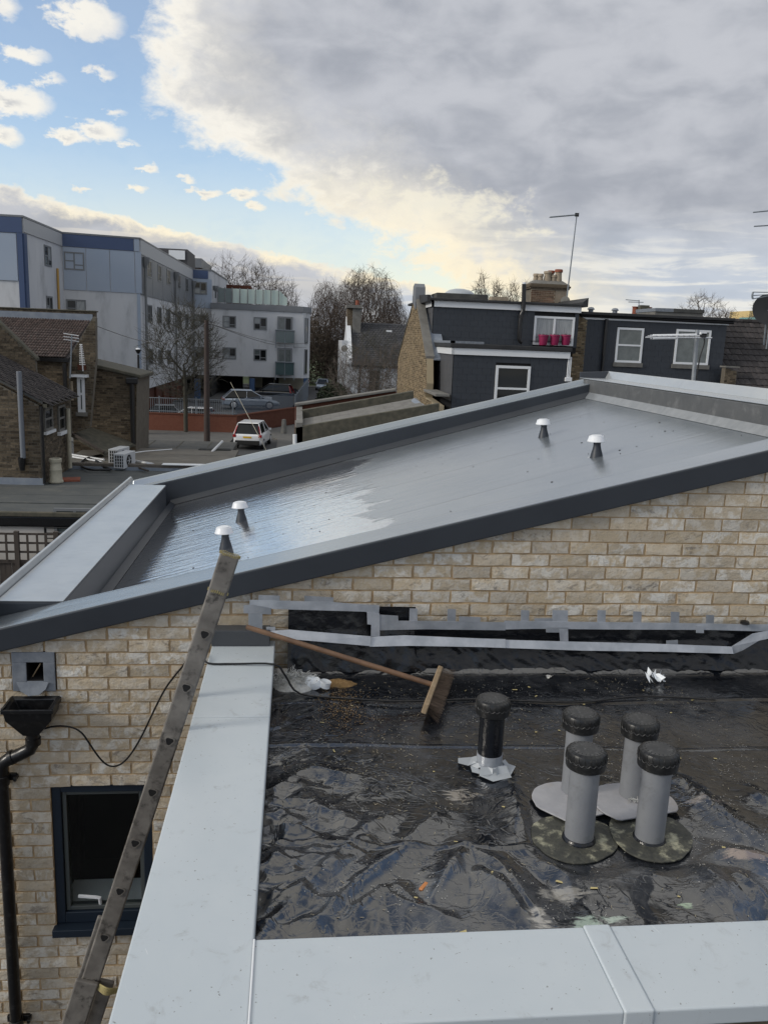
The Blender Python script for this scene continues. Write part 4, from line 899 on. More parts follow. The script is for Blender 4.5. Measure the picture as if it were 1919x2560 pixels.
# ---- white apartment block
AP = T('apartment_block', 'large white apartment block with blue trim and grey panels raised on columns', 'apartment block', (-12.6, 71, G))
C = [(-18.55,60.94),(-18.35,69.8),(-12.66,71.1),(-12.15,101.4),(-9.94,101.7),(-9.5,118.5)]
ZT, ZB = 7.22, -4.8
m = MB(); m.prism([(x,y,ZB) for x,y in [(-45,60.9)]+C+[(-45,118.5)]], (0,0,ZT-ZB)); m.build('wall', M['render'], AP)
F0, F1, F2, F3, F4, F5 = Fac((-45,60.9), C[0]), Fac(C[0],C[1]), Fac(C[1],C[2]), Fac(C[2],C[3]), Fac(C[3],C[4]), Fac(C[4],C[5])
m = MB(); m.prism([(x,y,ZT) for x,y in [(-45,60.8),(-18.45,60.84),(-18.25,69.7),(-12.56,71.0),(-12.05,101.3),(-9.84,101.6),(-9.4,118.5),(-45,118.6)]], (0,0,.13)); m.build('roof_edge', M['panel_grey'], AP)
m = MB(); m.box(-45,-18.6,60.95,70,G,ZB); m.build('ground_storey', M['render'], AP)
zs = F2.at(*z1(900,790))[1]
def P2(x): return F2.at(*z1(x,600))[0]
F2.slab(AP, 'blue_band', M['band_blue'], .02, P2(1158), 6.28, 7.2, .10); F2.slab(AP, 'panel', M['panel_blue'], P2(1162), F2.L-.02, 6.28, 7.2, .10)
for a, b in ((550,742),(748,948),(954,1163),(1169,1222)): F2.slab(AP, 'panel', M['panel_blue'], P2(a), P2(b), zs, 6.24, .07)
F2.slab(AP, 'pilaster', M['panel_blue'], P2(1180), F2.L-.02, ZB, zs-.04, .05)
M['matt_pane'] = mat('dull_dark_pane', (.016,.018,.02), .3, spec=.12)  # dark pane with weak reflections
M['bitumen'] = mat('black_bitumen', (.016,.017,.019), .6, (.03,.03,.031), 3)
GB = [M['glass'], M['glass'], M['glass_blind'], M['glass'], M['curtain']]
W2 = dict(cols=(1,1), trans=((.5,),(.25,)), gm=GB, fw=.11)
F2.win(AP, z1, 555,450,730,605, **{**W2, 'd':.10}); F2.win(AP, z1, 575,860,745,1012, **W2)
F1.slab(AP, 'band', M['band_grey'], .02, F1.L-.02, 6.28, 7.2, .08)
for a in ((383,395,443,572),(402,830,455,1000)): F1.win(AP, z1, *a, cols=(1,1), trans=((.5,),(.3,)), gm=GB, fw=.12)
p = F1.pt(F1.at(*z1(493,700))[0], 0, .09); MB().tube([(p.x,p.y,ZB),(p.x,p.y,F1.at(*z1(490,590))[1])], .09, 8).build('yellow_pipe', mat('ochre_pipe', (.45,.27,.07), .6), AP)
F0.slab(AP, 'blue_band', M['band_blue'], 0, F0.L, 6.2, 7.2, .12); a = F0.at(*z1(160,500))[0]
F0.slab(AP, 'blue_band', M['band_blue'], a, F0.L, ZB, 6.18, .12); F0.slab(AP, 'panel', M['panel_blue'], 0, a-.06, F0.at(*z1(100,695))[1], 6.16, .08)
F1.slab(AP, 'blue_band', M['band_blue'], .0, .55, ZB, 6.2, .10)
zs3 = F3.at(*z1(1240,822))[1]
F3.slab(AP, 'panel', M['band_grey'], .05, F3.L-.05, 6.1, 7.2, .09)
for k in range(6): F3.slab(AP, 'panel', M['panel_grey'], F3.L*k/6+.03, F3.L*(k+1)/6-.03, zs3, 6.06, .07)
for a in ((1262,520,1300,670),(1357,562,1385,705),(1435,600,1465,735),(1530,645,1552,770),(1598,675,1618,795),(1268,905,1306,1055),(1360,925,1388,1065),(1437,940,1465,1075),(1533,963,1556,1090),(1600,985,1620,1100),(1275,1285,1312,1425),(1370,1290,1396,1420),(1445,1293,1470,1415)):
    F3.win(AP, z1, *a, cols=(1,1), trans=((.5,),(.25,)), gm=M['matt_pane'], fw=.11, d=.11)
for px in (1235, 1500, 1655):
    a = F3.at(*z1(px, 700))[0]; p = F3.pt(a, 0, .22); m = MB(); m.tube([(p.x,p.y,ZB-.2),(p.x,p.y,5.2)], .11, 8); m.lathe([(.12,5.1),(.34,5.7),(.36,5.95),(0,5.95)], (p.x,p.y,0), 8); m.build('downpipe', M['frame_grey'], AP)
F4.slab(AP, 'blue_band', M['band_blue'], .05, F4.L*.8, 6.28, 7.2, .10); F4.slab(AP, 'panel', M['panel_blue'], .05, F4.L-.02, F4.at(*z2(640,725))[1], 6.24, .07)
for a in ((567,500,683,608),(570,780,685,885),(575,1060,690,1160)): F4.win(AP, z2, *a, gm=GB, fw=.14, d=.12, cols=(1,1), trans=((.5,),(.25,)))
for k, s_ in enumerate((.4, 2.2, 4.6)): 
    p = F5.pt(1.0+3*k, 0, .3); m = MB(); m.lathe([(.1,4.2),(.1,4.9),(.35,5.3),(.35,5.6),(0,5.6)], (p.x,p.y,0), 8); m.build('hopper_head', M['frame_grey'], AP)
# lower wing
LYW = 101.0; L0 = ony(*z2(722,900), LYW); L1 = ony(*z2(1512,900), LYW); L2 = ony(*z2(1572,900), LYW+2.2)
FL, FC = Fac((L0.x,LYW), (L1.x,LYW)), Fac((L1.x,LYW), (L2.x,LYW+2.2))
zt = FL.at(*z2(1100,745))[1]; zb = FL.at(*z2(1200,1322))[1]
m = MB(); m.prism([(L0.x,LYW,zb),(L1.x,LYW,zb),(L2.x,LYW+2.2,zb),(L2.x,LYW+16,zb),(L0.x,LYW+16,zb)], (0,0,zt-zb)); m.build('wing_wall', M['render'], AP)
m = MB(); m.prism([(L0.x-.1,LYW-.15,zt),(L1.x,LYW-.15,zt),(L2.x+.15,LYW+2.1,zt),(L2.x+.15,LYW+16,zt),(L0.x-.1,LYW+16,zt)], (0,0,.65)); m.build('wing_parapet', M['panel_grey'], AP)
for a in ((818,793,933,897),(1085,805,1200,915),(818,1065,935,1167),(1085,1080,1197,1182)): FL.win(AP, z2, *a, cols=(1,1), trans=((.5,),(.22,)), fw=.13, d=.05, gm=GB)
for a in ((1290,800,1420,1025),(1290,1070,1418,1298)): FL.win(AP, z2, *a, cols=(1,1), trans=((.45,),(.45,)), fw=.2, d=.14, gm=[M['glass_blind'], M['glass']], name='balcony_door')
for a in ((1525,810,1550,1035),(1520,1080,1542,1300)): FC.win(AP, z2, *a, fw=.12, d=.1)
for (x0,y0,x1,y1) in ((1272,915,1440,1030),(1270,1190,1437,1305)):
    a0, zt_ = FL.at(*z2(x0,y0)); a1, zb_ = FL.at(*z2(x1,y1)); b = T_ = None
    br = MB(); br.tube([FL.pt(a0,zt_,.55), FL.pt(a1,zt_,.55)], .07, 6); b = br.build('balcony_rail', M['rail'], AP)
    for k in range(2): MB().obox(FL.pt(a0+(a1-a0)*(.25+.5*k),(zt_+zb_)/2,.5), FL.u*((a1-a0)*.235), FL.n*.02, (0,0,(zt_-zb_)/2)).build('glass_panel', M['bglass'], b)
    for k in range(3): MB().tube([FL.pt(a0+(a1-a0)*(.03+.47*k),zb_-.6,.5), FL.pt(a0+(a1-a0)*(.03+.47*k),zt_,.5)], .05, 5).build('post', M['rail'], b)
gz0 = zt+.65
def tp(x): return FL.at(*z2(x,650))[0]
xs_ = [770,832,895,962,1030,1097,1165,1232,1300,1378]
for k in range(9):
    a0, a1 = tp(xs_[k])+.06, tp(xs_[k+1])-.06; h = 1.75
    pts = [FL.pt(a0,gz0+.1,-.9), FL.pt(a1,gz0+.1,-.9), FL.pt(a1,gz0+(h if k < 8 else .9),-.9), FL.pt(a0,gz0+h,-.9)]
    g_ = MB().prism(pts, FL.n*-.06).build('terrace_glass', M['tglass'] if k > 1 else M['bglass'], AP)
    MB().tube([FL.pt(a0-.06,gz0,-.8), FL.pt(a0-.06,gz0+1.85,-.8)], .06, 5).build('post', M['frame_grey'], g_)
MB().box(L0.x+1.2,L0.x+4.2,LYW+6,LYW+9,zt+.5,zt+3.1).build('stair_head', M['redbrick'], AP)
m = MB(); p0, p1 = ony(*z2(232,205),112), ony(*z2(515,310),112); m.box(p0.x,p1.x,112,120,7.2,p0.z); m.build('plant_room', mat('dark_plant_room', (.06,.058,.062), .7), AP)
MB().box(p1.x-2.3,p1.x-.3,111.8,111.95,p0.z-1.3,p0.z-.2).build('vent_grille', M['white_upvc'], AP)
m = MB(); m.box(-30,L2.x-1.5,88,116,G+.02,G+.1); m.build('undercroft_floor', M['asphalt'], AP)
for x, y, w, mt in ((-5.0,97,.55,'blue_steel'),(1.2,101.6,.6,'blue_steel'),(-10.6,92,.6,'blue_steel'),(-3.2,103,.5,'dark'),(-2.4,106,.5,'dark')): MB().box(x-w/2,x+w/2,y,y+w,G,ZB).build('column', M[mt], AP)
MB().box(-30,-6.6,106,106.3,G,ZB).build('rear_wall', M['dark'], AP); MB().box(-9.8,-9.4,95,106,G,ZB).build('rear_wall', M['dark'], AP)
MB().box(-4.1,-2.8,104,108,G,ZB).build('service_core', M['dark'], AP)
FW = Fac((-12.9,71.5),(-12.4,100)); FW.slab(AP, 'brick_base', M['redbrick'], 0, 22, G, ZB-.01, .05, .3)
for k in range(6): FW.slab(AP, 'brick_pier', M['redbrick'], 2+4*k, 2.6+4*k, G, ZB-.01, .25, -.06)
m = MB(); m.box(-6.4,1.0,116,116.2,G,-5.0); tag(m.build('cream_wall', M['cream']), 'low cream wall seen through the columns under the white block', 'wall')

# ---- brick-built distant red block behind
t = T('red_brick_block', 'distant red brick block with dark roof just behind the white apartments', 'building', (-14,135,G))
p0, p1 = ony(*z2(440,312),135), ony(*z2(622,390),135); MB().box(p0.x,p1.x,135,150,G,p0.z-1.0).build('wall', M['redbrick'], t); MB().box(p0.x-.3,p1.x+.3,134.7,150,p0.z-1.0,p0.z+.4).build('roof', M['panel_grey'], t)
for k in range(3): window(t, (p1.x-5.2+1.7*k,134.99,p0.z-4.2), (1,0,0), (0,-1,0), 1.0, 2.4)

# ---- boundary wall with railings and mesh
BWL = T('boundary_wall', 'low red brick boundary wall with grey railings along the street corner', 'wall', (-4.2, 60.4, G))
A0, A1, A2 = (-26,61.4), (-4.17,60.37), (-.04,68.94)
wa, wb = Fac(A0,A1), Fac(A1,A2); WH = 1.30
for fa in (wa, wb):
    fa.slab(BWL, 'brickwork', M['redbrick'], 0, fa.L, G, G+WH, .0, .24); fa.slab(BWL, 'wall_coping', M['redbrick'], -.05, fa.L, G+WH, G+WH+.08, .05, .29)
m = MB()
for k in range(int(wa.L/.15)): p = wa.pt(k*.15, 0, -.12); m.box(p.x-.012,p.x+.012,p.y-.012,p.y+.012,G+WH+.08,G+WH+1.15)
tag(m.build('railing_bars', M['rail'], BWL), kind='stuff')
for zz_ in (.2, 1.12): MB().obox(wa.pt(wa.L/2,G+WH+zz_,-.12), wa.u*(wa.L/2), wa.n*.02, (0,0,.025)).build('rail', M['rail'], BWL)
for k in range(9): p = wa.pt(wa.L-.3-2.6*k,0,-.12); MB().box(p.x-.035,p.x+.035,p.y-.035,p.y+.035,G+WH+.08,G+WH+1.25).build('post', M['rail'], BWL)
m = MB(); LB = 26.0
for k in range(int(wb.L/.12)): p = wb.pt(k*.12, 0, -.12); m.box(p.x-.01,p.x+.01,p.y-.01,p.y+.01,G+WH+.08,G+WH+1.25)
for k in range(12): m.obox(wb.pt(wb.L/2,G+WH+.2+.09*k,-.12), wb.u*(wb.L/2), wb.n*.006, (0,0,.016))
tag(m.build('mesh_bars', M['mesh_blue'], BWL), kind='stuff')
wc = Fac(A2, (1.45,99.0))
t = T('mesh_fence', 'blue grey mesh fence running back from the red wall under the white block', 'fence', (A2[0],A2[1],G))
for k in range(10): wc.slab(t, 'fence_panel', M['mesh_blue'], wc.L*k/10+.06, wc.L*(k+1)/10-.06, G+.25, G+2.3, .02, .02); p = wc.pt(wc.L*k/10,0,0); MB().box(p.x-.05,p.x+.05,p.y-.05,p.y+.05,G,G+2.45).build('post', M['rail'], t)

sheet([(-6.2,61.6),(-4.3,61.3),(-.4,69.2),(.6,84),(-6.2,84)], 'car_park', M['asphalt'], 1.25)
# ---- cars
def loft(m, secs, smooth=True):
    n = len(secs[0]); vs = [p for s in secs for p in s]
    m.add(vs, [(i*n+k, i*n+(k+1)%n, (i+1)*n+(k+1)%n, (i+1)*n+k) for i in range(len(secs)-1) for k in range(n)] + [tuple(range(n)), tuple((len(secs)-1)*n+k for k in range(n))], smooth)
def car(label, loc, yaw, paint, L=4.4, W=1.82, H=1.65, kind='suv', group=None, nm='parked_car'):
    t = T(nm, label, 'car', (0,0,0), group); WO[t.name] = Vector((0,0,0))
    bh = .98*H/1.65 if kind == 'suv' else .86
    def sec(y, w, z0, z1, r=.12): return [(-w+r,y,z0),(w-r,y,z0),(w,y,z0+r),(w,y,z1-r*1.2),(w-r,y,z1),(-w+r,y,z1),(-w,y,z1-r*1.2),(-w,y,z0+r)]
    w = W/2; m = MB()
    loft(m, [sec(-L/2,w*.82,.42,bh-.08), sec(-L/2+.10,w*.95,.30,bh-.01), sec(-L/2+.5,w,.25,bh), sec(-L*.1,w,.23,bh), sec(L*.22,w,.24,bh-.02), sec(L*.36,w*.98,.26,bh-.14), sec(L/2-.12,w*.90,.30,bh-.24), sec(L/2,w*.74,.36,bh-.36)])
    body = m.build('body', paint, t, .05, 3)
    def cab(y, ww, z): return [(-ww,y,z),(ww,y,z)]
    yb, yf = -L/2+.06, L*.25
    m = MB(); rb, rf = (-L/2+.42, L*.02) if kind == 'suv' else (-L/2+.75, L*.0)
    z0, zr = bh-.03, H
    lo = [(-w*.94,yb+.02,z0),(w*.94,yb+.02,z0),(w*.92,yf,z0),(-w*.92,yf,z0)]; hi = [(-w*.70,rb,zr-.05),(w*.70,rb,zr-.05),(w*.70,rf,zr-.05),(-w*.70,rf,zr-.05)]
    m.hexa(lo+hi); g = m.build('glazing', M['glass'], t, .09, 3)
    m = MB(); rr0 = [(-w*.72,rb-.10,zr-.055),(w*.72,rb-.10,zr-.055),(w*.72,rf+.06,zr-.055),(-w*.72,rf+.06,zr-.055)]; m.hexa(rr0+[(x*.94,y*.96,zr) for x,y,_ in rr0]); m.build('car_roof', paint, t, .05, 3)
    for s in (-1,1):
        m = MB()
        for (a, b) in ((lo[0],hi[0]),(lo[3],hi[3])):
            A_, B_ = Vector((abs(a[0])*s,a[1],a[2])), Vector((abs(b[0])*s,b[1],b[2])); m.tube([A_*1.003, B_*1.003], .038 if kind == 'suv' else .018, 5)
        a, b = Vector((w*.93*s, L*.02-.5, z0)), Vector((w*.715*s, -L*.08, zr-.05)); m.tube([a, b], .028 if kind == 'suv' else .014, 5); m.build('pillar', paint, t)
        MB().obox((s*w*1.05, L*.16, bh+.06), (.09,0,0), (0,.05,0), (0,0,.07)).build('wing_mirror', paint, t, .02)
        if kind == 'suv': MB().add([(s*w*.86,-L/2+.10,bh-.02),(s*w*.98,-L/2+.16,bh-.02),(s*w*.74,-L/2+.36,zr-.18),(s*w*.69,-L/2+.32,zr-.18),(s*w*.86,-L/2+.02,bh-.02),(s*w*.98,-L/2+.08,bh-.02),(s*w*.74,-L/2+.28,zr-.18),(s*w*.69,-L/2+.24,zr-.18)], [(3,2,1,0),(4,5,6,7),(0,1,5,4),(1,2,6,5),(2,3,7,6),(3,0,4,7)]).build('tail_light', M['lamp_red'], t)
        MB().obox((s*w*.88,-L/2+.07,bh-.13), (.10,0,0), (0,.09,0), (0,0,.08)).build('tail_light', M['lamp_red'], t, .02)
        MB().obox((s*w*.66,L/2-.10,bh-.42), (.2,0,0), (0,.06,0), (0,0,.07)).build('headlight', M['alu'], t, .02)
        for y in (-L*.31, L*.31):
            wl_ = MB().lathe([(0,-.11),(.27,-.11),(.33,-.09),(.345,-.04),(.345,.07),(.31,.11),(0,.11)], (s*(w-.10),y,.345), 20, (1,0,0)).build('wheel', M['tyre'], t)
            MB().lathe([(0,.105),(.2,.12),(.22,.112)], (s*(w-.10),y,.345), 14, (s,0,0)).build('rim', M['alu'], wl_)
    MB().obox((0,-L/2+.02,.46), (w*.84,0,0), (0,.07,0), (0,0,.14)).build('rear_bumper', M['tyre'] if kind == 'suv' else paint, t, .04)
    pl = MB().obox((0,-L/2-.005,bh-.20), (.26,0,0), (0,.012,0), (0,0,.055)).build('number_plate', M['plate_y'], t)
    m = MB(); m.add([(-w*.72,yb+.005,z0+.06),(w*.72,yb+.005,z0+.06),(w*.56,rb-.06,zr-.14),(-w*.56,rb-.06,zr-.14)], [(0,1,2,3)]); 
    t.location = loc; t.rotation_euler.z = yaw; return t
def carpx(zf, x, y, z=G): p = onz(*zf(x,y), z); return (p.x,p.y,G)
sp = onz(*z4(1070,918), G); car('white off roader seen from behind with red tail lights parked at the kerb', (sp.x-.02, sp.y+2.2, G+.01), R(-7), M['car_white'], 4.5, 1.82, 1.68)
car('pale silver estate car parked behind the mesh beside the red wall', (ony(*z4(1060,600),67.5).x, 67.5, G+1.28), R(-97+15), M['car_silver'], 4.5, 1.8, 1.5, 'saloon')
car('small white car showing only its roof behind the red wall', (ony(*z4(535,600),64.2).x, 64.2, G+.03), R(80), M['car_white'], 3.9, 1.7, 1.52, 'suv')
car('black car behind the railings at the left end of the red wall', (ony(*z4(240,600),65.0).x, 65.0, G+.03), R(95), M['car_black'], 4.2, 1.75, 1.55, 'saloon')
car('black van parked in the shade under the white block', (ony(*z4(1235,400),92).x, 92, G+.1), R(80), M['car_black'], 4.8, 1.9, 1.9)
p = onz(*z4(1490,372), G); car('white car parked on the far street beside the column', (p.x, 119, G), R(170), M['car_white'], 4.5, 1.8, 1.65)
p = onz(*z4(1655,402), G); car('silver hatchback parked on the far street beside the weeping tree', (p.x+.4, 116.5, G), R(176), M['car_silver'], 4.2, 1.76, 1.5)

# ---- street furniture
t = T('street_lamp', 'slim black street lamp with round head beside the brick building', 'street lamp', (*carpx(z4,105,830)[:2], G)); b = Vector(t.location); top = ony(*z4(85,50), b.y)
m = MB(); m.tube([b, Vector((b.x,b.y,G+1.3)), Vector((b.x,b.y,top.z-.3))], [.10,.10,.065], 10); m.build('lamp_post', M['black_plastic'], t)
m = MB(); m.lathe([(.07,-.25),(.15,-.10),(.19,0),(.17,.03)], (b.x,b.y,top.z), 14); l_ = m.build('lamp_head', M['black_plastic'], t); MB().lathe([(.16,.03),(.12,.10),(0,.13)], (b.x,b.y,top.z), 14).build('lamp_dome', M['white_upvc'], l_)
t = T('telegraph_pole', 'tall brown wooden telegraph pole standing in the road in front of the bare tree', 'telegraph pole', (*carpx(z4,683,880)[:2], G)); b = Vector(t.location); top = ony(*z2(680,830), b.y)
MB().tube([b, Vector((b.x,b.y,top.z))], [.20,.14], 12).build('pole', mat('creosoted_pole', (.055,.038,.032), .85, (.04,.03,.027), 4), t)
m = MB(); [m.box(b.x-.25,b.x+.25,b.y-.02,b.y+.02,top.z-.3-k*.3,top.z-.24-k*.3) for k in range(1)]; m.build('step_iron', M['black_plastic'], t)
wt_ = Vector((b.x,b.y,top.z-.12))
for e in (ony(*z2(1540,1030),100.4), ony(*z2(1540,1065),100.4)):
    pts = [wt_.lerp(e, k/14)-Vector((0,0,math.sin(math.pi*k/14)*.5)) for k in range(15)]; tag(MB().tube(pts, .022, 4, cap=False).build('overhead_wire', M['black_plastic']), 'overhead wire from the telegraph pole to the white block, '+('upper of the two' if e.z > ony(*z2(1540,1050),100.4).z else 'lower of the two'), 'wire', 'wires from the telegraph pole')
e = ony(*z3(825,185), 31); pts = [wt_.lerp(e, k/14)-Vector((0,0,math.sin(math.pi*k/14)*.9)) for k in range(15)]; tag(MB().tube(pts, .016, 4, cap=False).build('overhead_wire', M['black_plastic']), 'overhead wire from the telegraph pole to the brick house on the left', 'wire', 'wires from the telegraph pole')
e = ony(*z4(1200,930), 30); pts = [wt_.lerp(e, k/10) for k in range(11)]
a_ = ony(*z4(885,330),53); pts = [a_.lerp(e,k/10) for k in range(11)]; tag(MB().tube(pts, .012, 4, cap=False).build('overhead_wire', M['cream']), 'pale overhead wire slanting down in front of the white parked car', 'wire')
p = onz(*z4(1200,700), G); t = T('sign_post', 'small white street notice on a grey post against the red wall', 'sign', (p.x,67.6,G)); 
q = ony(*z4(1195,485),67.4); q2 = ony(*z4(1195,455),67.4); MB().tube([(q.x,67.6,G),(q.x,67.6,q2.z)], .05, 8).build('post', M['rail'], t); pl = MB().box(q.x-.42,q.x+.42,67.50,67.54,q.z-.55,q2.z).build('notice', M['white_upvc'], t)
m = MB(); [m.box(q.x-.3,q.x+.3-.1*(k%2),67.494,67.5,q2.z-.25-.2*k,q2.z-.2-.2*k) for k in range(4)]; m.build('print', M['frame_grey'], pl)
p = onz(*z4(1345,785), G); t = T('bollard', 'squat concrete bollard on the pavement right of the white parked car', 'bollard', (p.x,p.y,G)); MB().lathe([(.22,0),(.22,.3),(.17,1.0),(.14,1.12),(0,1.16)], (p.x,p.y,G), 12).build('shaft', M['concrete'], t)
p = onz(*z4(115,790), G); t = T('litter_bin', 'dark litter bin fixed to the foot of the street lamp', 'litter bin', (p.x,p.y,G)); MB().box(p.x-.35,p.x+.35,p.y-.3,p.y+.3,G+.35,G+1.4).build('bin_body', M['black_plastic'], t, .05); MB().tube([(p.x,p.y,G),(p.x,p.y,G+.36)], .08, 8).build('foot', M['black_plastic'], t)

# ---- trees
def quick(m, name, mt, parent):
    org = WO[parent.name]; me = bpy.data.meshes.new(name); a = np.array(m.v, dtype=float)-np.array(org); me.from_pydata(a.tolist(), [], m.f); me.polygons.foreach_set('use_smooth', [True]*len(m.f)); me.materials.append(mt)
    o = bpy.data.objects.new(name, me); COL.objects.link(o); o.parent = parent; WO[o.name] = org; return o
def seg(m, a, b, ra, rb, n):
    t_ = (b-a).normalized(); u = t_.orthogonal().normalized(); v = t_.cross(u); k0 = len(m.v)
    for p, r in ((a, ra), (b, rb)):
        for k in range(n): m.v.append(tuple(p+r*(math.cos(6.2832*k/n)*u+math.sin(6.2832*k/n)*v)))
    for k in range(n): m.f.append((k0+k, k0+(k+1)%n, k0+n+(k+1)%n, k0+n+k)); m.sm.append(True)
def th(zf, x, ytop, Y): return ony(*zf(x,ytop), Y).z-G
def bare(name, label, loc, H, W, seed, mt, cb=.28, N_=900, twig=.016, weep=0, tw=3, twl=.5, group=None, lump=.25, flat=1.0, rmax=.016):
    """bare tree: branch nodes fill a lumpy envelope and each joins the nearest lower limb"""
    t = T(name, label, 'tree', loc, group); r = np.random.RandomState(seed); base = np.array(tuple(loc), dtype=float); P_ = []
    ph = r.rand(4)*6.28
    while len(P_) < N_:
        q = r.uniform(-1, 1, 3); a = math.atan2(q[1], q[0]); e = math.asin(max(-1, min(1, q[2]/max(1e-6, np.linalg.norm(q)))))
        lim = 1-lump*(.5+.5*math.sin(3*a+ph[0]+2*e))*(.5+.5*math.sin(2*a-ph[1]+3*e)); d_ = np.linalg.norm(q)
        if d_ < lim and r.rand() < .25+.75*d_ : P_.append((q[0]*W/2, q[1]*W/2, H*cb+(q[2]*.5+.5)*H*(1-cb)))
    P_ = np.array(P_); nt = 8; top = H*(cb+(1-cb)*.30)
    trunk = np.array([(r.normal(0,.004)*H*k/nt, r.normal(0,.004)*H*k/nt, top*k/nt) for k in range(nt+1)])
    order = np.argsort(np.linalg.norm(P_-trunk[-1]*np.array([1,1,.9]), axis=1)); nodes = list(trunk); par = [-1]+list(range(nt)); pl = list(trunk[:,2]*.5)
    ok0 = int(nt*.62)
    for i in order:
        q = P_[i]; A_ = np.array(nodes); dv = q-A_; dd = np.linalg.norm(dv, axis=1); c = dd+.30*np.array(pl)+np.maximum(0, -dv[:,2])*.9; c[:ok0] += 1e3; j = int(np.argmin(c)); mid_ = A_[j]+dv[j]*.5+r.normal(0,.05,3)*dd[j]
        nodes.append(mid_); par.append(j); pl.append(pl[j]+dd[j]*.5); nodes.append(q); par.append(len(nodes)-2); pl.append(pl[-1]+dd[j]*.5)
    n = len(nodes); rad = np.zeros(n); kids_ = np.zeros(n, int)
    for i in range(n-1, 0, -1):
        if kids_[i] == 0: rad[i] = twig**2.1
        rad[par[i]] += rad[i]; kids_[par[i]] += 1
    rad = rad**(1/2.1); rad = rad*min(1, rmax*H/rad[0]) ; rad = [float(v) for v in np.maximum(rad, twig*.6)]; tk, cr = MB(), MB()
    V = [Vector((base+np.array(tuple(q))).tolist()) for q in nodes]
    for i in range(1, n):
        m = tk if i <= nt else cr; seg(m, V[par[i]], V[i], rad[par[i]] if i <= nt else min(rad[par[i]], rad[i]*1.35), rad[i], 8 if i <= nt else (5 if rad[i] > twig*3 else 3))
    for i in range(nt+1, n):
        if kids_[i] == 0 or r.rand() < .35:
            out = V[i]-V[par[i]]; out = out.normalized() if out.length > 1e-6 else Vector((0,0,1))
            for k in range(tw):
                if weep and r.rand() < .75:
                    q = V[i]; dd = (out*.6+Vector(r.normal(0,.3,3).tolist())).normalized(); LL = float(weep*r.uniform(.4,1.3))
                    for s_ in range(4): dd = (dd*.55+Vector((r.normal(0,.08), r.normal(0,.08), -.62))).normalized(); q2 = q+dd*LL/4; seg(cr, q, q2, twig*.5, twig*.4, 3); q = q2
                else:
                    dd = (out+Vector(r.normal(0,.45,3).tolist())+Vector((0,0,.35))).normalized(); L = float(twl*r.uniform(.5,1.4)); q = V[i]+dd*L*.5; dd2 = (dd+Vector(r.normal(0,.25,3).tolist())).normalized(); seg(cr, V[i], q, twig*.55, twig*.5, 3); seg(cr, q, q+dd2*L*.5, twig*.5, twig*.3, 3)
    quick(tk, 'trunk', mt, t); quick(cr, 'crown', mt, t); return t
p = carpx(z4,500,775); bare('street_tree', 'bare oval crowned street tree by the red wall in front of the white block', p, th(z2,480,640,p[1]), 5.6, 11, M['bark_green'], .24, 1000, .017, tw=3, twl=.7, lump=.15)
for k, (x, yt, Y, W, lb) in enumerate(((900,265,150,13,'tall spreading bare tree behind the roof terrace of the white block'),(1130,330,155,11,'middle bare tree behind the glass of the roof terrace'),(1330,470,160,8,'short bare tree right of the roof terrace glass'))):
    q = ony(*z2(x,700), Y); bare('park_tree', lb, (q.x,Y,G), th(z2,x,yt,Y), W, 5+k, M['bark'], .25, 800, .026, tw=3, twl=1.3, group='bare trees behind the white block')
q = ony(*z5(670,700), 128); bare('weeping_tree', 'big bare weeping tree towering behind the white rendered house', (q.x,128,G), th(z5,660,75,128), 11.5, 23, M['bark_pale'], .24, 1700, .026, weep=3.4, tw=3, twl=.9)
q = ony(*z5(340,700), 132); bare('weeping_tree', 'bare drooping tree left of the big weeping tree', (q.x,132,G), th(z5,330,190,132), 6.6, 27, M['bark_pale'], .26, 850, .026, weep=2.4, tw=3, twl=1.2)
q = ony(*z5(900,700), 134); bare('weeping_tree', 'bare drooping tree right of the big weeping tree, partly behind the gable', (q.x,134,G), th(z5,860,330,134), 5.0, 29, M['bark_pale'], .3, 450, .026, weep=2.6, tw=3, twl=.9)
q = ony(*z5(745,1150), 62); bare('shrub_tree', 'thin many stemmed bare tree in front of the white rendered house', (q.x,62,G), th(z5,730,640,62), 5.6, 31, M['bark_green'], .12, 1000, .013, tw=3, twl=.6, rmax=.010)
q = ony(*z5(560,1150), 58); bare('shrub_tree', 'low dark bare tree left of the many stemmed one', (q.x,58,G), th(z5,560,740,58), 3.6, 33, M['bark'], .15, 600, .012, tw=3, twl=.5, rmax=.012)
q = ony(*z5(870,1150), 56); bare('shrub_tree', 'low dark bare tree close to the yellow brick gable', (q.x,56,G), th(z5,870,760,56), 3.4, 37, M['bark'], .15, 550, .012, tw=3, twl=.5, rmax=.012)
plab = ('poplar top right of centre between skylight dome and flue pipe','poplar top directly behind the flue pipe','tall poplar top showing just left of the flue pipe','poplar top between the flue pipe and the chimney stack','low poplar top beside the skylight dome','low poplar top close to the chimney stack','short poplar top hidden low behind the dormer roof')
for k, (x, yt) in enumerate(((740,120),(860,180),(990,185),(1115,195),(680,255),(1170,255),(920,285))):
    q = ony(*z6(x,400), 95); bare('poplar', plab[k], (q.x,95,G), th(z6,x,yt,95), 1.9, 41+k, M['bark'], .45, 320, .018, tw=3, twl=.7, group='poplar tops above the dark dormer roof')
q = ony(*z7(1110,900), 110); bare('park_tree', 'round crowned bare tree above the right end of the dark house', (q.x,110,G), th(z7,1110,770,110), 8.0, 51, M['bark'], .42, 520, .020, tw=3, twl=.8)
q = ony(*z7(1270,900), 105); bare('park_tree', 'low bare tree to the right of the round crowned one', (q.x,105,G), th(z7,1285,860,105), 4.2, 53, M['bark'], .40, 260, .020, tw=3, twl=.7)
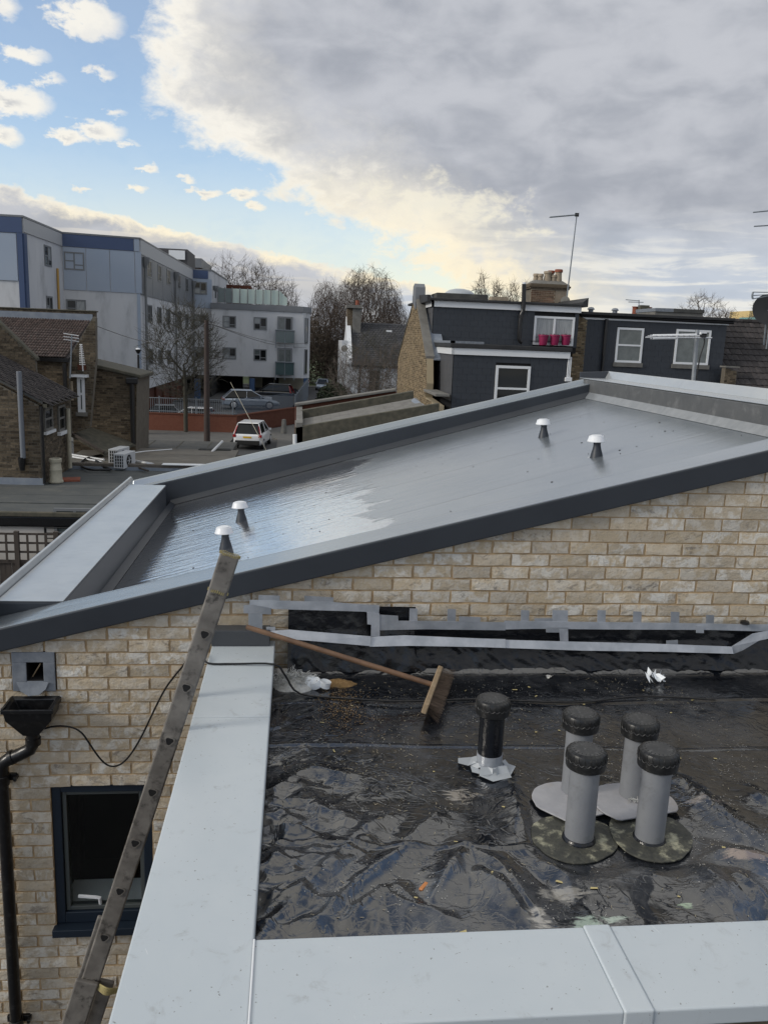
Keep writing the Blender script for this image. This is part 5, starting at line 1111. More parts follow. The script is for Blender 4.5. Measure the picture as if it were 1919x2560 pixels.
q = ony(*z7(1390,900), 120); bare('park_tree', 'small faint bare tree above the brown tiled roof', (q.x,120,G), th(z7,1380,905,120), 4.5, 57, M['bark'], .4, 220, .020, tw=2, twl=.8)
q = ony(*z7(1600,900), 90); bare('park_tree', 'twiggy bare tree behind the satellite dish at the right edge', (q.x,90,G), th(z7,1590,800,90), 3.4, 59, M['bark'], .4, 300, .016, tw=3, twl=.6)
# thicket under the trees: nobody could count it
m = MB(); rg = random.Random(77)
for k in range(5200):
    u = rg.random(); x = 1.0+rg.uniform(-7,15); Y = rg.uniform(126,140); hmax = 7.5+2*math.sin(x*.7)+rg.uniform(-1.5,1.5); z0 = rg.random()**.8*hmax
    a = Vector((x,Y,G+z0)); d_ = Vector((rg.gauss(0,.6),rg.gauss(0,.4),rg.uniform(-.4,1.2))).normalized(); seg(m, a, a+d_*rg.uniform(1.0,2.6), .06, .03, 3)
tag(m.build('thicket', M['hedge'], None), 'dense brown thicket of bare undergrowth below the weeping trees', 'thicket', kind='stuff')
m = MB(); rg = random.Random(78)
c0 = ony(*z5(390,1120),72)
for k in range(2600):
    d_ = Vector((rg.gauss(0,1),rg.gauss(0,1),rg.gauss(0,1))).normalized()*rg.random()**.4; c = Vector((c0.x+d_.x*1.5, 72+d_.y*1.5, G+1.7+d_.z*1.75)); u = Vector((rg.gauss(0,1),rg.gauss(0,1),rg.gauss(0,1))).normalized()*.13; v = u.orthogonal().normalized()*.08
    m.add([c-u, c+v, c+u, c-v], [(0,1,2,3)])
tag(m.build('evergreen_bush', M['leaf'], None), 'dark evergreen bush on the pavement left of the white rendered house', 'bush')
# ================================================================== brick houses, roofs, dormers
bsmall = brick_meshes(5, .215, .064, .02, 17, 2, 1, .004, M['stock'])
bsmall_y = brick_meshes(5, .215, .064, .02, 19, 2, 1, .004, M['stock_y'])
M['ch_brick'] = m_brick('brown_chimney_brick', (.17,.095,.065), (.22,.16,.11), (.05,.04,.033), (.125,.085,.055), 1.0, .4, 9)
bch = brick_meshes(4, .215, .064, .02, 29, 2, 1, .004, M['ch_brick'])
bred = brick_meshes(4, .215, .064, .02, 23, 2, 1, .004, M['redbrick'])
COUNT = {}
def inside(poly, x, z):
    c = False; n = len(poly)
    for i in range(n):
        (x0,z0),(x1,z1) = poly[i], poly[(i+1)%n]
        if (z0 > z) != (z1 > z) and x < (x1-x0)*(z-z0)/(z1-z0)+x0: c = not c
    return c
def brick_face(parent, fac, poly, mesh=None, mt=None, thick=.12, holes=(), mortar=None, limit=290, vis=True):
    """courses of separate bricks on a wall plane; poly in (along, height)"""
    mesh = mesh or bsmall; mt = mt or M['stock']; n = fac.n
    MB().prism([fac.pt(a, z, -.005) for a, z in poly], n*-thick).build('wall', mortar or M['stock_mortar'], parent)
    a0, a1 = min(p[0] for p in poly), max(p[0] for p in poly); zz0, zz1 = min(p[1] for p in poly), max(p[1] for p in poly)
    yaw = math.atan2(fac.u.y, fac.u.x); rest = MB(); cnt = COUNT.get(parent.name, 0); key = parent.name
    k = 0; z = zz0+.04
    while z < zz1:
        a = a0+.1125*(k % 2)-.1
        while a < a1:
            l, r = a, a+.215; a += .225
            ok = lambda s: inside(poly, s, z-.03) and inside(poly, s, z+.03) and not any(h[0] < s < h[1] and h[2] < z < h[3] for h in holes)
            i0, i1 = ok(l), ok(r)
            if not i0 and not i1: continue
            if not (i0 and i1):
                lo, hi = l, r
                for _ in range(5):
                    mid = (lo+hi)/2
                    if i0: lo, hi = (mid, hi) if ok(mid) else (lo, mid)
                    else: lo, hi = (lo, mid) if ok(mid) else (mid, hi)
                if i0: r = lo
                else: l = hi
                if r-l < .05: continue
            c = fac.pt((l+r)/2, z, 0); px, py, _ = proj(c)
            if cnt < limit and -15 < px < 1935 and 400 < py < 1400 and vis:
                o = inst('brick', random.choice(mesh), parent, fac.pt((l+r)/2, z, .004+random.uniform(-.002,.003)), (0,0,yaw), ((r-l)/.215,1,1)); cnt += 1
            else:
                p = [fac.pt(l,z-.032,.005), fac.pt(r,z-.032,.005), fac.pt(r,z+.032,.005), fac.pt(l,z+.032,.005)]; q = [v-n*.02 for v in p]
                rest.add(p+q, [(0,1,2,3),(0,4,5,1),(1,5,6,2),(2,6,7,3),(3,7,4,0)])
        z += .075; k += 1
    COUNT[key] = cnt
    if rest.v:
        me = bpy.data.meshes.new('brick_remainder'); me.from_pydata((np.array(rest.v)-np.array(WO[parent.name])).tolist(), [], rest.f); me.materials.append(mt)
        o = bpy.data.objects.new('brick_remainder', me); COL.objects.link(o); o.parent = parent; o['kind'] = 'stuff'
def tiles(parent, P00, P10, P01, nc, nr, mt, th=.018, lap=1.25, nm='roof_tile', limit=290, keep=None, gap=.004, jit=.004, vis=True, arch=0, half=True):
    """rows of tiles; P00 eaves left, P10 eaves right, P01 ridge left"""
    P00, P10, P01 = Vector(P00), Vector(P10), Vector(P01); u = (P10-P00)/nc; v = (P01-P00)/nr; n = u.cross(v).normalized(); me = MB(); w, h = u.length-gap, v.length*lap
    ul, vl = u.normalized(), v.normalized()
    if arch: prof = [(-w/2,0),(-w/4,arch),(0,arch*1.2),(w/4,arch),(w/2,0)]
    else: prof = [(-w/2,0),(w/2,0)]
    k = len(prof); vs = [(x,0,th+.012+z) for x,z in prof]+[(x,h,.004+z) for x,z in prof]+[(x,0,.008+z) for x,z in prof]
    me.add(vs, [(i,i+1,k+i+1,k+i) for i in range(k-1)]+[(2*k+i,2*k+i+1,i+1,i) for i in range(k-1)]+[(2*k,0,k),(k-1,3*k-1,2*k-1)])
    mesh = me.mesh(nm, mt); rot = Matrix((ul, vl, ul.cross(vl))).transposed().to_euler(); cnt = COUNT.get((parent.name,nm), 0); rest = MB(); R3 = Matrix((ul, vl, ul.cross(vl))).transposed(); rg = random.Random(nc*31+nr)
    for j in range(nr):
        for i in range(nc+1):
            c = P00+u*(i+(.5 if (j % 2 == 0 or not half) else 0))+v*j
            if keep and not keep(c+v*.5): continue
            px, py, _ = proj(c); c = c+n*rg.uniform(0,jit)
            if cnt < limit and -10 < px < 1930 and 500 < py < 1300 and vis: o = inst(nm, mesh, parent, c, rot); cnt += 1
            else: rest.add([c+R3@Vector(p) for p in vs], me.f)
    COUNT[(parent.name,nm)] = cnt
    if rest.v: tag(quick(rest, nm+'_remainder', mt, parent), kind='stuff')

# ---- flat roofs on the left
zr = -4.1
FR = T('flat_roof_outbuilding', 'single storey outbuilding with grey felt flat roof and white rendered front', 'outbuilding', (-7,21,G))
for k in range(6): MB().box(-14,-2.2,19.12+k*1.0,19.12+(k+1)*1.0-.004+.05,zr-.05+.004*k-(.02 if k == 0 else 0),zr+.004*k-(.02 if k == 0 else 0)).build('felt_strip', M['felt'], FR)
MB().box(-14,-2.2,19.0,19.115,zr-.10,zr+.01).build('drip_edge', M['moss'], FR, .02); MB().box(-14,-2.2,19.04,19.11,zr-.34,zr-.10).build('gutter', M['black_plastic'], FR, .03)
MB().box(-14,-2.2,19.12,19.3,G,zr-.06).build('front_wall', mat('cream_render', (.56,.53,.49), .9, (.50,.475,.44), 1.5), FR)
p0, p1 = ony(*z8(690,1000),19.1), ony(*z8(475,745),19.1)
w_ob = window(FR, (ony(*z8(485,940),19.12).x, 19.12, ony(*z8(500,940),19.12).z), (1,0,0), (0,-1,0), 1.0, 1.15, .06, (1,1.2), ((.5,),(.6,)), M['frame_grey'], M['glass_blind'])
m = MB()
for k in range(7): z = ony(*z8(450,690+45*k),18.95).z; m.tube([(ony(*z8(392,700),18.95).x,18.95,z),(-2.6,18.95,z)], .014, 5)
m.tube([(ony(*z8(392,700),18.95).x,18.95,G),(ony(*z8(392,700),18.95).x,18.95,ony(*z8(392,684),18.95).z)], .03, 6); m.build('window_grille', M['black_plastic'], FR)
TF = T('trellis_fence', 'dark timber fence with square trellis top in front of the white outbuilding', 'fence', (-6,17.5,G)); TY = 17.5
tt, tb = ony(*z8(150,742),TY).z, ony(*z8(150,975),TY).z; xx = [ony(*z8(x,860),TY).x for x in (-180,-95,-20,60,150,243,327,405,490,575,660,745,830)]
for i, x in enumerate(xx):
    w = .045 if i % 4 == 0 else .022
    if i % 4 == 0: MB().box(x-w,x+w,TY-.04,TY+.05,G,tt+.06).build('fence_post', M['wood_dark'], TF)
    else: MB().box(x-w,x+w,TY-.02,TY,tb,tt+.02).build('trellis_slat', M['wood_dark'], TF)
for k in range(4): z = tb+(tt-tb)*k/3; MB().box(-11,xx[-1],TY+.001,TY+.02,z-.022,z+.022).build('trellis_slat', M['wood_dark'], TF)
for k in range(70):
    x = -11+k*.125
    if x < -3.0: MB().box(x+.004,x+.121,TY+.03+.008*(k%2),TY+.05+.008*(k%2),G,tb-.05).build('fence_board', M['wood_dark'], TF)
MB().box(-11,-3.0,TY-.0,TY+.065,tb-.05,tb-.02).build('cap_rail', M['wood_dark'], TF)
# upstand between the two roofs, second and third roofs
SR = T('rear_flat_roof', 'shabby flat roof behind carrying two air conditioning units and loose pipes', 'roof', (-4.5,28,G))
MB().box(-6.85,-2.0,25.18,25.36,zr-.02,zr+.20).build('kerb_timber', mat('weathered_kerb', (.14,.12,.10), .9, (.09,.08,.07), 6, bump=.3), SR, .02)
MB().box(-6.85,-2.0,25.12,25.175,zr-.01,zr+.11).build('flashing', M['lead_blue'], SR); 
for k in range(3): MB().box(-7.2,-2.0,25.37+k*1.5,25.37+(k+1)*1.5,zr+.0,zr+.06+.004*k).build('felt_strip', mat('buff_grey_felt', (.12,.11,.095), .9, (.16,.15,.13), 2, bump=.3) if k == 0 else bpy.data.materials['buff_grey_felt'], SR)
q0, q1 = onz(*z4(20,1000),zr), onz(*z4(780,900),zr)
MB().box(-7.2,-2.3,29.9,33.5,zr-.6,zr-.10).build('lower_roof', M['felt_dark'], SR); MB().box(-7.0,-2.0,25.4,33.4,G,zr-.61).build('wall', M['stock'], SR)
for k in range(4): MB().box(-6.6+1.1*k,-6.57+1.1*k,29.9,33.4,zr-.098,zr-.085).build('felt_lap', M['moss'], SR)
MB().box(-3.4,-2.25,29.6,29.88,zr-.06,zr+.14).build('roof_hump', M['felt_dark'], SR, .08)
m = MB(); m.tube([(-2.9,29.4,zr+.04),(-2.55,29.7,zr+.4)], .05, 6); m.build('white_batten', M['white_upvc'], SR)
m = MB(); m.box(-3.95,-2.7,25.1,25.4,zr+.205,zr+.225); m.build('white_board', M['white_upvc'], SR)
def ac(label, x, y, rot):
    t = T('air_conditioner', label, 'air conditioner', (x,y,zr+.07), 'air conditioning units on the rear flat roof'); WO[t.name] = Vector((0,0,0))
    W, D, Hh = .32, .85, .46
    MB().box(0,W,0,D,.02,Hh).build('casing', mat('ac_casing', (.52,.54,.56), .5) if 'ac_casing' not in bpy.data.materials else bpy.data.materials['ac_casing'], t, .01)
    m = MB(); MB().box(.03,W-.03,-.004,.0,.05,Hh-.05).build('grille_recess', M['dark'], t)
    for k in range(4): MB().box(.03+.07*k,.05+.07*k,-.012,-.0045,.04,Hh-.04).build('grille_bar', bpy.data.materials['ac_casing'], t)
    for k in range(4): MB().box(.03,W-.03,-.010,-.0047,.05+.09*k,.062+.09*k).build('grille_bar', bpy.data.materials['ac_casing'], t)
    f = MB().lathe([(0,.0),(.17,.0),(.175,.012),(.15,.014),(0,.006)], (W,D*.42,Hh*.5), 22, (1,0,0)).build('fan_grille', M['dark'], t)
    b_ = MB(); [b_.tube([(W+.014,D*.42,Hh*.5),(W+.014,D*.42+.15*math.cos(a),Hh*.5+.15*math.sin(a))], .008, 4) for a in (0,1.05,2.1,3.14,4.19,5.2)]; b_.build('fan_blades', bpy.data.materials['ac_casing'], f)
    for yy in (.12,.62): MB().box(.02,W-.02,yy,yy+.08,-.01,.02).build('foot', M['black_plastic'], t)
    t.rotation_euler.z = R(rot); return t
p = onz(*z3(975,1435), zr+.06); ac('nearer white air conditioning unit on the rear flat roof, fan side to the right', p.x, p.y+.15, -12)
p = onz(*z3(908,1405), zr+.06); ac('rear white air conditioning unit half hidden behind the nearer one', p.x, p.y+.5, -12)
def pipe_on(zf, pts, z, r, name, label, mt, cat): tag(MB().tube([onz(*zf(*p), z) for p in pts], r, 8).build(name, mt), label, cat)
pipe_on(z3, [(612,1300),(900,1345)], zr+.10, .035, 'plastic_pipe', 'long white plastic pipe lying along the rear flat roof', M['white_upvc'], 'pipe')
pipe_on(z3, [(625,1320),(880,1362)], zr+.10, .03, 'plastic_pipe', 'second white plastic pipe lying just below the long one', M['white_upvc'], 'pipe')
pipe_on(z3, [(1140,1352),(1325,1385)], zr+.12, .05, 'metal_tube', 'short pale tube lying right of the air conditioning units', M['alu'], 'tube')
pipe_on(z3, [(1130,1292),(1250,1275),(1485,1257)], zr+.06, .03, 'plastic_pipe', 'bent white pipe reaching right from the nearer air conditioning unit', M['white_upvc'], 'pipe')
pipe_on(z3, [(1112,1260),(1200,1247)], zr+.04, .02, 'timber_batten', 'short pale batten lying behind the air conditioning units', M['wood_pale'], 'batten')
pipe_on(z3, [(1140,1395),(1280,1440)], zr+.10, .03, 'timber_batten', 'brown stick lying at the foot of the air conditioning units', M['wood_dark'], 'batten')
cb = [onz(*z3(*p), zr+.1) for p in ((905,1385),(870,1375),(800,1340),(740,1340),(700,1372),(705,1405),(780,1430),(880,1432),(960,1428),(860,1400),(760,1385),(705,1378),(740,1338),(840,1310),(900,1305))]; tag(MB().tube(smooth(cb,4), .035, 6).build('cable_coil', M['black_plastic']), 'coil of thick black cable beside the air conditioning units', 'cable')
t = T('chimney_pot', 'cream clay chimney pot standing loose on the felt roof beside the brick wall', 'chimney pot', (*onz(*z3(488,1542), zr+.02)[:2], zr)); b = Vector(t.location); hh = ony(*z3(475,1338), b.y).z-zr
MB().lathe([(.0,0.01),(.19,.01),(.19,.05),(.165,.08),(.155,.3),(.165,.36),(.15,.38),(.14,hh-.12),(.16,hh-.10),(.165,hh-.02),(.15,hh),(.10,hh),(.10,hh-.2)], (b.x,b.y,zr+.02), 20).build('clay_pot', M['cream'], t)
p = onz(*z3(612,1515), zr+.04); t = T('roof_slab', 'flat reddish slab lying on the felt roof beside the chimney pot', 'slab', p); MB().obox(p, Vector((.24,.06,0)), Vector((-.05,.22,0)), (0,0,.03)).build('slab', M['terra_red'], t, .01)

# ---- brick house on the left
BH = T('brick_house', 'old yellow brown brick house with steep brown tiled roof and lean-to extension', 'house', (-7.5,24,G))
YA = 22.5; fA = Fac((-14,YA), (-6.65,YA)); XR = -6.65
def fp(F_, zf, pts): return [F_.at(*zf(*p)) for p in pts]
pa = fp(fA, z3, [(0,690),(342,868)]); zl = pa[0][1]+(pa[0][1]-pa[1][1])/(pa[1][0]-pa[0][0])*pa[0][0]
brick_face(BH, fA, [(4.0, zr), (fA.L, zr), (fA.L, pa[1][1]-.02), (pa[0][0], pa[0][1]-.02), (4.0, pa[0][1]+.9)], limit=285)
fR = Fac((XR,YA+.12), (XR,27.2)); pe = [onx(*z3(590,790),XR), onx(*z3(345,872),XR)]
rz0, rz1 = pe[1].z, pe[0].z; ye = pe[0].y
o1 = fR.at(*z3(392,890)); o2 = fR.at(*z3(402,1095)); o3 = fR.at(*z3(492,880)); o4 = fR.at(*z3(553,1085))
hol = [(o1[0]-.5,o1[0]+.25,o2[1],o1[1]),(o3[0],o4[0],o4[1],o3[1])]
brick_face(BH, fR, [(0,zr),(ye-YA,zr),(ye-YA,rz1-.03),(0,rz0-.03)], holes=hol, limit=0)
window(BH, fR.pt(.22,o2[1],.0), fR.u, fR.n, .75, o1[1]-o2[1], .07, (1,), ((.5,),), M['concrete'], M['glass'], sill=(M['white_upvc'],.08))
window(BH, fR.pt(o3[0],o4[1],.0), fR.u, fR.n, max(.7,o4[0]-o3[0]), o3[1]-o4[1], .07, (1,), ((.5,),), M['concrete'], M['glass'], sill=(M['white_upvc'],.10))
PL = fA.pt(pa[0][0]-4, pa[0][1]+(pa[0][1]-pa[1][1])/(pa[1][0]-pa[0][0])*4+.02, .05); PR = Vector((XR+.12,YA-.05,rz0+.03)); PB = Vector((XR+.12,ye+.1,rz1+.03))
m = MB(); m.prism([PL, PR, PB, PL+(PB-PR)], (0,0,.07)); m.build('lean_to_roof', M['felt_dark'], BH)
tiles(BH, PL+Vector((0,0,.07)), PR+Vector((0,0,.07)), PL+(PB-PR)+Vector((0,0,.07)), 22, 14, M['tile'], nm='lean_to_tile', limit=0, vis=False)
MB().obox((PR+PB)/2+Vector((.05,0,-.04)), (PB-PR)/2, (.05,0,0), (0,0,.05)).build('gutter', M['moss'], BH)
def vpipe(Y, zf, x0, y0, x1, y1, r, mt, nm, head=None):
    a, b = ony(*zf(x0,y0),Y), ony(*zf(x1,y1),Y); x = (a.x+b.x)/2; return MB().tube([(x,Y,a.z),(x,Y,b.z)], r, 10).build(nm, mt, BH)
vp_ = vpipe(YA-.10, z3, 168,582,200,1330, .068, M['greypipe'], 'soil_pipe'); a = ony(*z3(200,1340),YA-.1); MB().lathe([(.06,-.30),(.09,-.1),(.09,.05)], (a.x-.03,YA-.1,a.z), 10).build('pipe_boot', M['black_plastic'], BH)
vpipe(YA-.08, z3, 366,885,378,1550, .04, M['black_plastic'], 'downpipe')
a = onx(*z3(592,900),XR+.12); b = onx(*z3(600,1385),XR+.12); yc = (a.y+b.y)/2; MB().tube([(XR+.12,yc,a.z),(XR+.12,yc,zr+.1)], .065, 10).build('cream_pipe', M['cream'], BH)
MB().box(-14,XR+.06,YA-.07,YA-.01,zr,zr+.19).build('flashing', M['lead_blue'], BH)
# upper gable behind the lean-to
YG = 25.4; fG = Fac((-16,YG), (-5,YG))
g = fp(fG, z3, [(0,178),(310,482),(312,800)]); sl = (g[0][1]-g[1][1])/(g[1][0]-g[0][0])
brick_face(BH, fG, [(g[0][0]-2, g[2][1]-.3), (g[1][0], g[2][1]-.3), (g[1][0], g[1][1]), (g[0][0]-2, g[0][1]+2*sl)], limit=0)
p0, p1 = fG.pt(g[0][0]-2, g[0][1]+2*sl, .06), fG.pt(g[1][0]+.05, g[1][1]-.02, .06)
MB().prism([p0, p1, p1+Vector((0,0,.08)), p0+Vector((0,0,.08))], (0,.25,0)).build('verge', M['moss'], BH)
YC = 27.0; fC = Fac((-16,YC), (-4,YC)); c_ = fp(fC, z3, [(312,478),(592,474),(605,810)])
brick_face(BH, fC, [(c_[0][0]-.3, c_[2][1]-1.2), (c_[2][0], c_[2][1]-1.2), (c_[1][0], c_[1][1]), (c_[0][0]-.3, c_[1][1])], limit=0)
MB().box(fC.pt(c_[0][0],0).x-1.6, fC.pt(c_[1][0],0).x+.05, YC-.14, YC-.03, c_[1][1]-.10, c_[1][1]+.02).build('gutter', M['black_plastic'], BH)
YRr = 30.2; e0, e1 = ony(*z3(0,478),YC), ony(*z3(592,474),YC-.1); r0_, r1_ = ony(*z3(-60,148),YRr), ony(*z3(803,150),YRr)
PE, PR_ = Vector((e0.x-1.5,YC-.12,e1.z+.02)), Vector((r1_.x+.0,YC-.12,e1.z+.02)); PT = Vector((e0.x-1.5,YRr,r1_.z))
def keep_left(c):
    k = (c.y-YC)/(YRr-YC); return c.x < e1.x+(r1_.x-e1.x)*k-.05
m = MB(); m.prism([PE+Vector((0,0,-.02)), Vector((e1.x,YC-.12,e1.z)), Vector((r1_.x,YRr,r1_.z-.02)), PT+Vector((0,0,-.02))], (0,0,-.06)); m.build('roof', M['tile'], BH)
tiles(BH, PE, PR_, PT, 40, 15, M['tile_red'], nm='roof_tile', keep=keep_left, arch=.02, half=False)
zt0 = ony(*z3(400,150),YRr).z; x1_ = ony(*z3(812,100),YRr).x
MB().box(-16,x1_-.05,YRr+.0,YRr+.06,zt0-.02,zt0+.30).build('flashing', M['lead_blue'], BH)
MB().box(-16,x1_,YRr+.07,YRr+.45,zt0-.2,ony(*z3(400,52),YRr).z).build('ridge_parapet', M['stock'], BH); MB().box(-16,x1_+.05,YRr+.02,YRr+.5,ony(*z3(400,52),YRr).z+.002,ony(*z3(400,40),YRr).z).build('parapet_coping', M['moss'], BH, .03)
# end wall with the white sash
YD_ = 27.35; fD = Fac((-12,YD_), (-3,YD_)); dpoly = fp(fD, z3, [(610,1112),(778,1062),(830,490),(826,118),(806,108),(640,385),(597,470)])
whole = fp(fD, z3, [(668,625),(742,935)]); wh = (whole[0][0], whole[1][0], whole[1][1], whole[0][1])
DH = T('brick_end_wall', 'narrow brick end wall of the old house with a white sash window and clay vent pipe', 'house', (fD.pt(dpoly[1][0],0).x,YD_,G))
brick_face(DH, fD, dpoly, thick=.25, holes=[wh], limit=288)
window(DH, fD.pt(wh[0],wh[2]), fD.u, fD.n, wh[1]-wh[0], wh[3]-wh[2], .09, (1,), ((.52,),), M['white_upvc'], M['glass_blind'], sill=(M['concrete'],.12), d=.04)
q = fp(fD, z3, [(634,605),(770,632)]); fD.slab(DH, 'white_canopy', M['white_upvc'], q[0][0], q[1][0], q[1][1], q[0][1], .28)
q = fp(fD, z3, [(672,520),(748,570)]); fD.slab(DH, 'red_arch', M['redbrick'], q[0][0], q[1][0], q[1][1], q[0][1], .03)
a, b = fD.at(*z3(622,665)), fD.at(*z3(628,830)); p = fD.pt(a[0],0,.1); MB().tube([(p.x,p.y,a[1]),(p.x,p.y,b[1])], .06, 10).build('clay_pipe', M['terracotta'], DH)
a, b = fC.at(*z3(566,510)), fC.at(*z3(568,780)); p = fC.pt(a[0],0,.1); MB().tube([(p.x,p.y,a[1]),(p.x,p.y,b[1]-.4)], .07, 8).build('downpipe', M['black_plastic'], BH)
# outrigger
YE = 29.0; fE = Fac((-10,YE), (0,YE)); e_ = fp(fE, z3, [(745,525),(1188,642),(1150,1212)])
OR = T('brick_outrigger', 'plain dark brick outrigger with mossy sloping top and black hopper pipe', 'building', (fE.pt(e_[1][0],0).x,YE,G))
brick_face(OR, fE, [(e_[0][0]-.5, G), (e_[2][0], G), (e_[1][0]-.02, e_[1][1]), (e_[0][0]-.5, e_[0][1]+.1)], thick=2.5, limit=288)
p0, p1 = fE.pt(e_[0][0]-.3, e_[0][1]+.04, .12), fE.pt(e_[1][0]+.12, e_[1][1], .12); MB().prism([p0, p1, p1+Vector((0,0,.12)), p0+Vector((0,0,.12))], (0,2.7,0)).build('roof_slab', M['moss'], OR, .03)
a, b = fE.at(*z3(1150,690)), fE.at(*z3(1150,1200)); p = fE.pt(a[0],0,.14); MB().tube([(p.x,p.y,a[1]),(p.x,p.y,b[1])], .09, 8).build('downpipe', M['black_plastic'], OR); MB().box(p.x-.2,p.x+.2,p.y-.12,p.y+.10,a[1],a[1]+.22).build('hopper_head', M['black_plastic'], OR, .04)
# low brown lean-to roof at its foot
q = [ony(*z3(615,1125),27.2), ony(*z3(790,1062),28.9), ony(*z3(1175,1205),28.9), ony(*z3(900,1290),26.6)]
m = MB(); m.prism([q[0],q[3],q[2],q[1]], (0,0,-.08)); tag(m.build('mossy_roof', M['moss']), 'low brown mossy roof slope at the foot of the brick outrigger', 'roof')
MB_ = MB(); MB_.tube([q[0]+Vector((0,-.03,.05)), q[3]+Vector((0,-.03,.03))], .05, 6); tag(MB_.build('roof_batten', M['wood_dark']), 'dark batten along the edge of the low mossy roof', 'batten')
MB().box(q[0].x-.4,-2.5,27.3,27.4,G,zr-.0).build('wall', M['stock'], BH)
def yagi(t, c, L, n, u, v, mt, r=.012, el=.5):
    c, u, v = Vector(c), Vector(u).normalized(), Vector(v).normalized(); b = MB().tube([c-u*L/2, c+u*L/2], r, 6).build('boom', mt, t)
    for k in range(n): p = c-u*L/2+u*L*k/max(1,n-1); MB().tube([p-v*el/2, p+v*el/2], r*.7, 5).build('element', mt, b)
a, b = ony(*z3(622,265),26.6), ony(*z3(608,640),26.6); t = T('tv_aerial', 'thin television aerial mast in front of the brown tiled roof', 'aerial', b); MB().tube([b, a], .022, 6).build('mast', M['rail'], t)
for k, (x0, y0, x1, y1) in enumerate(((550,255,682,276),(552,282,684,300),(552,307,684,326))): MB().tube([ony(*z3(x0,y0),26.6), ony(*z3(x1,y1),26.6)], .016, 5).build('element', M['alu'], t)
t = T('tv_aerial', 'slender many rung aerial above the white sash window', 'aerial', ony(*z3(718,580),27.0)); a, b = ony(*z3(718,580),27.0), ony(*z3(700,350),27.0); MB().tube([a,b], .02, 5).build('mast', M['alu'], t)
for k in range(12): p = a.lerp(b, .25+.75*k/11); MB().tube([p-Vector((.09-.004*k,0,0)), p+Vector((.09-.004*k,0,0))], .013, 4).build('element', M['alu'], t)

# ---- neighbour's sloping outrigger in the middle
NE = T('neighbour_outrigger', 'weathered single storey outrigger with sloping parapets and grey sheet roof', 'building', (2,27,G))
def rail_(Y, zf, p, q, h, th, mt, nm, parent=NE, bev=.02):
    a, b = ony(*zf(*p),Y), ony(*zf(*q),Y); m = MB(); m.prism([a, b, b-Vector((0,0,h)), a-Vector((0,0,h))], (0,th,0)); return m.build(nm, mt, parent, bev)
rail_(28.6, z5, (60,1282), (935,1152), 1.3, .3, M['redbrick'], 'red_parapet'); rail_(28.45, z5, (60,1276), (935,1146), .09, .5, M['concrete'], 'white_coping')
rail_(27.6, z5, (85,1338), (1085,1165), .42, .3, M['moss'], 'stone_parapet')
a0, b0 = ony(*z5(60,1418),27.3), ony(*z5(1110,1225),27.3); a1, b1 = ony(*z5(60,1500),25.4), ony(*z5(1170,1290),25.4); nn = 14
for k in range(nn):
    P = [a0.lerp(b0,k/nn), a0.lerp(b0,(k+.985)/nn), a1.lerp(b1,(k+.985)/nn), a1.lerp(b1,k/nn)]; m = MB(); m.prism(P, (0,0,-.03)); m.build('roof_sheet', M['concrete'], NE)
rail_(25.2, z5, (60,1478), (1305,1270), 1.0, .18, M['moss'], 'front_parapet')
a, b = ony(*z5(70,1430),25.5), ony(*z5(70,1290),28.6); m = MB(); m.prism([Vector((a.x,25.2,G)), Vector((a.x,28.9,G)), Vector((a.x,28.9,b.z)), Vector((a.x,25.2,a.z))], (.2,0,0)); m.build('end_wall', M['concrete'], NE)
MB().tube([ony(*z4(1440,880),25.0), ony(*z4(1440,780),25.0)], .06, 8).build('white_pipe', M['white_upvc'], NE)
a = ony(*z5(1230,1280),27.0); m = MB(); m.add([ony(*z5(1085,1225),27.2), ony(*z5(1175,1285),25.6), ony(*z5(1120,1300),25.5), ony(*z5(1060,1250),26.8)], [(0,1,2,3)]); m.build('lead_valley', M['lead_blue'], NE)

# ---- dark slate-hung house with two dormers
DHs = T('dark_dormer_house', 'house with two stacked dark slate hung dormers, white fascias and yellow brick gable', 'house', (7.5,32,G))
GX = 4.82; fGa = Fac((GX,45.0), (GX,28.0))    # faces -X
gp_ = [fGa.at(*z6(*p)) for p in ((195,318),(285,850),(50,852))]; near_low = fGa.at(*z6(285,1000)); ny_ = 45-28.3
poly = [(gp_[2][0], G), (ny_, G), (ny_, -2.1), (near_low[0], -2.0), (gp_[1][0]+.3, gp_[1][1]-.9), (gp_[1][0], gp_[1][1]), gp_[0], gp_[2]]
brick_face(DHs, fGa, poly, bsmall_y, M['stock_y'], .25, limit=285, mortar=mat('pale_mortar', (.36,.30,.20), .95))
for (a, b, mt, w) in ((gp_[0], gp_[1], M['concrete'], .09), (gp_[0], gp_[2], M['moss'], .05)): 
    p, q = fGa.pt(*a, .03), fGa.pt(*b, .03); MB().prism([p, q, q+Vector((0,0,w)), p+Vector((0,0,w))], (.32,0,0)).build('gable_coping', mt, DHs)
p = fGa.pt(gp_[0][0], gp_[0][1], .08); MB().prism([(p.x,p.y-.5,p.z-.62),(p.x,p.y+.35,p.z-.30),(p.x,p.y+.28,p.z+.33),(p.x,p.y-.05,p.z+.43),(p.x,p.y-.35,p.z+.28)], (.42,0,0)).build('gable_capping', M['panel_grey'], DHs, .02)
q0, q1 = Vector((GX+.25,gp_[0][0]*0+45-gp_[0][0],gp_[0][1]-.1)), Vector((GX+.25,45-gp_[1][0],gp_[1][1]-.05)); m = MB(); m.prism([q0, q1, q1+Vector((.5,0,0)), q0+Vector((.5,0,0))], (0,0,.05)); m.build('lead_strip', M['lead_blue'], DHs)
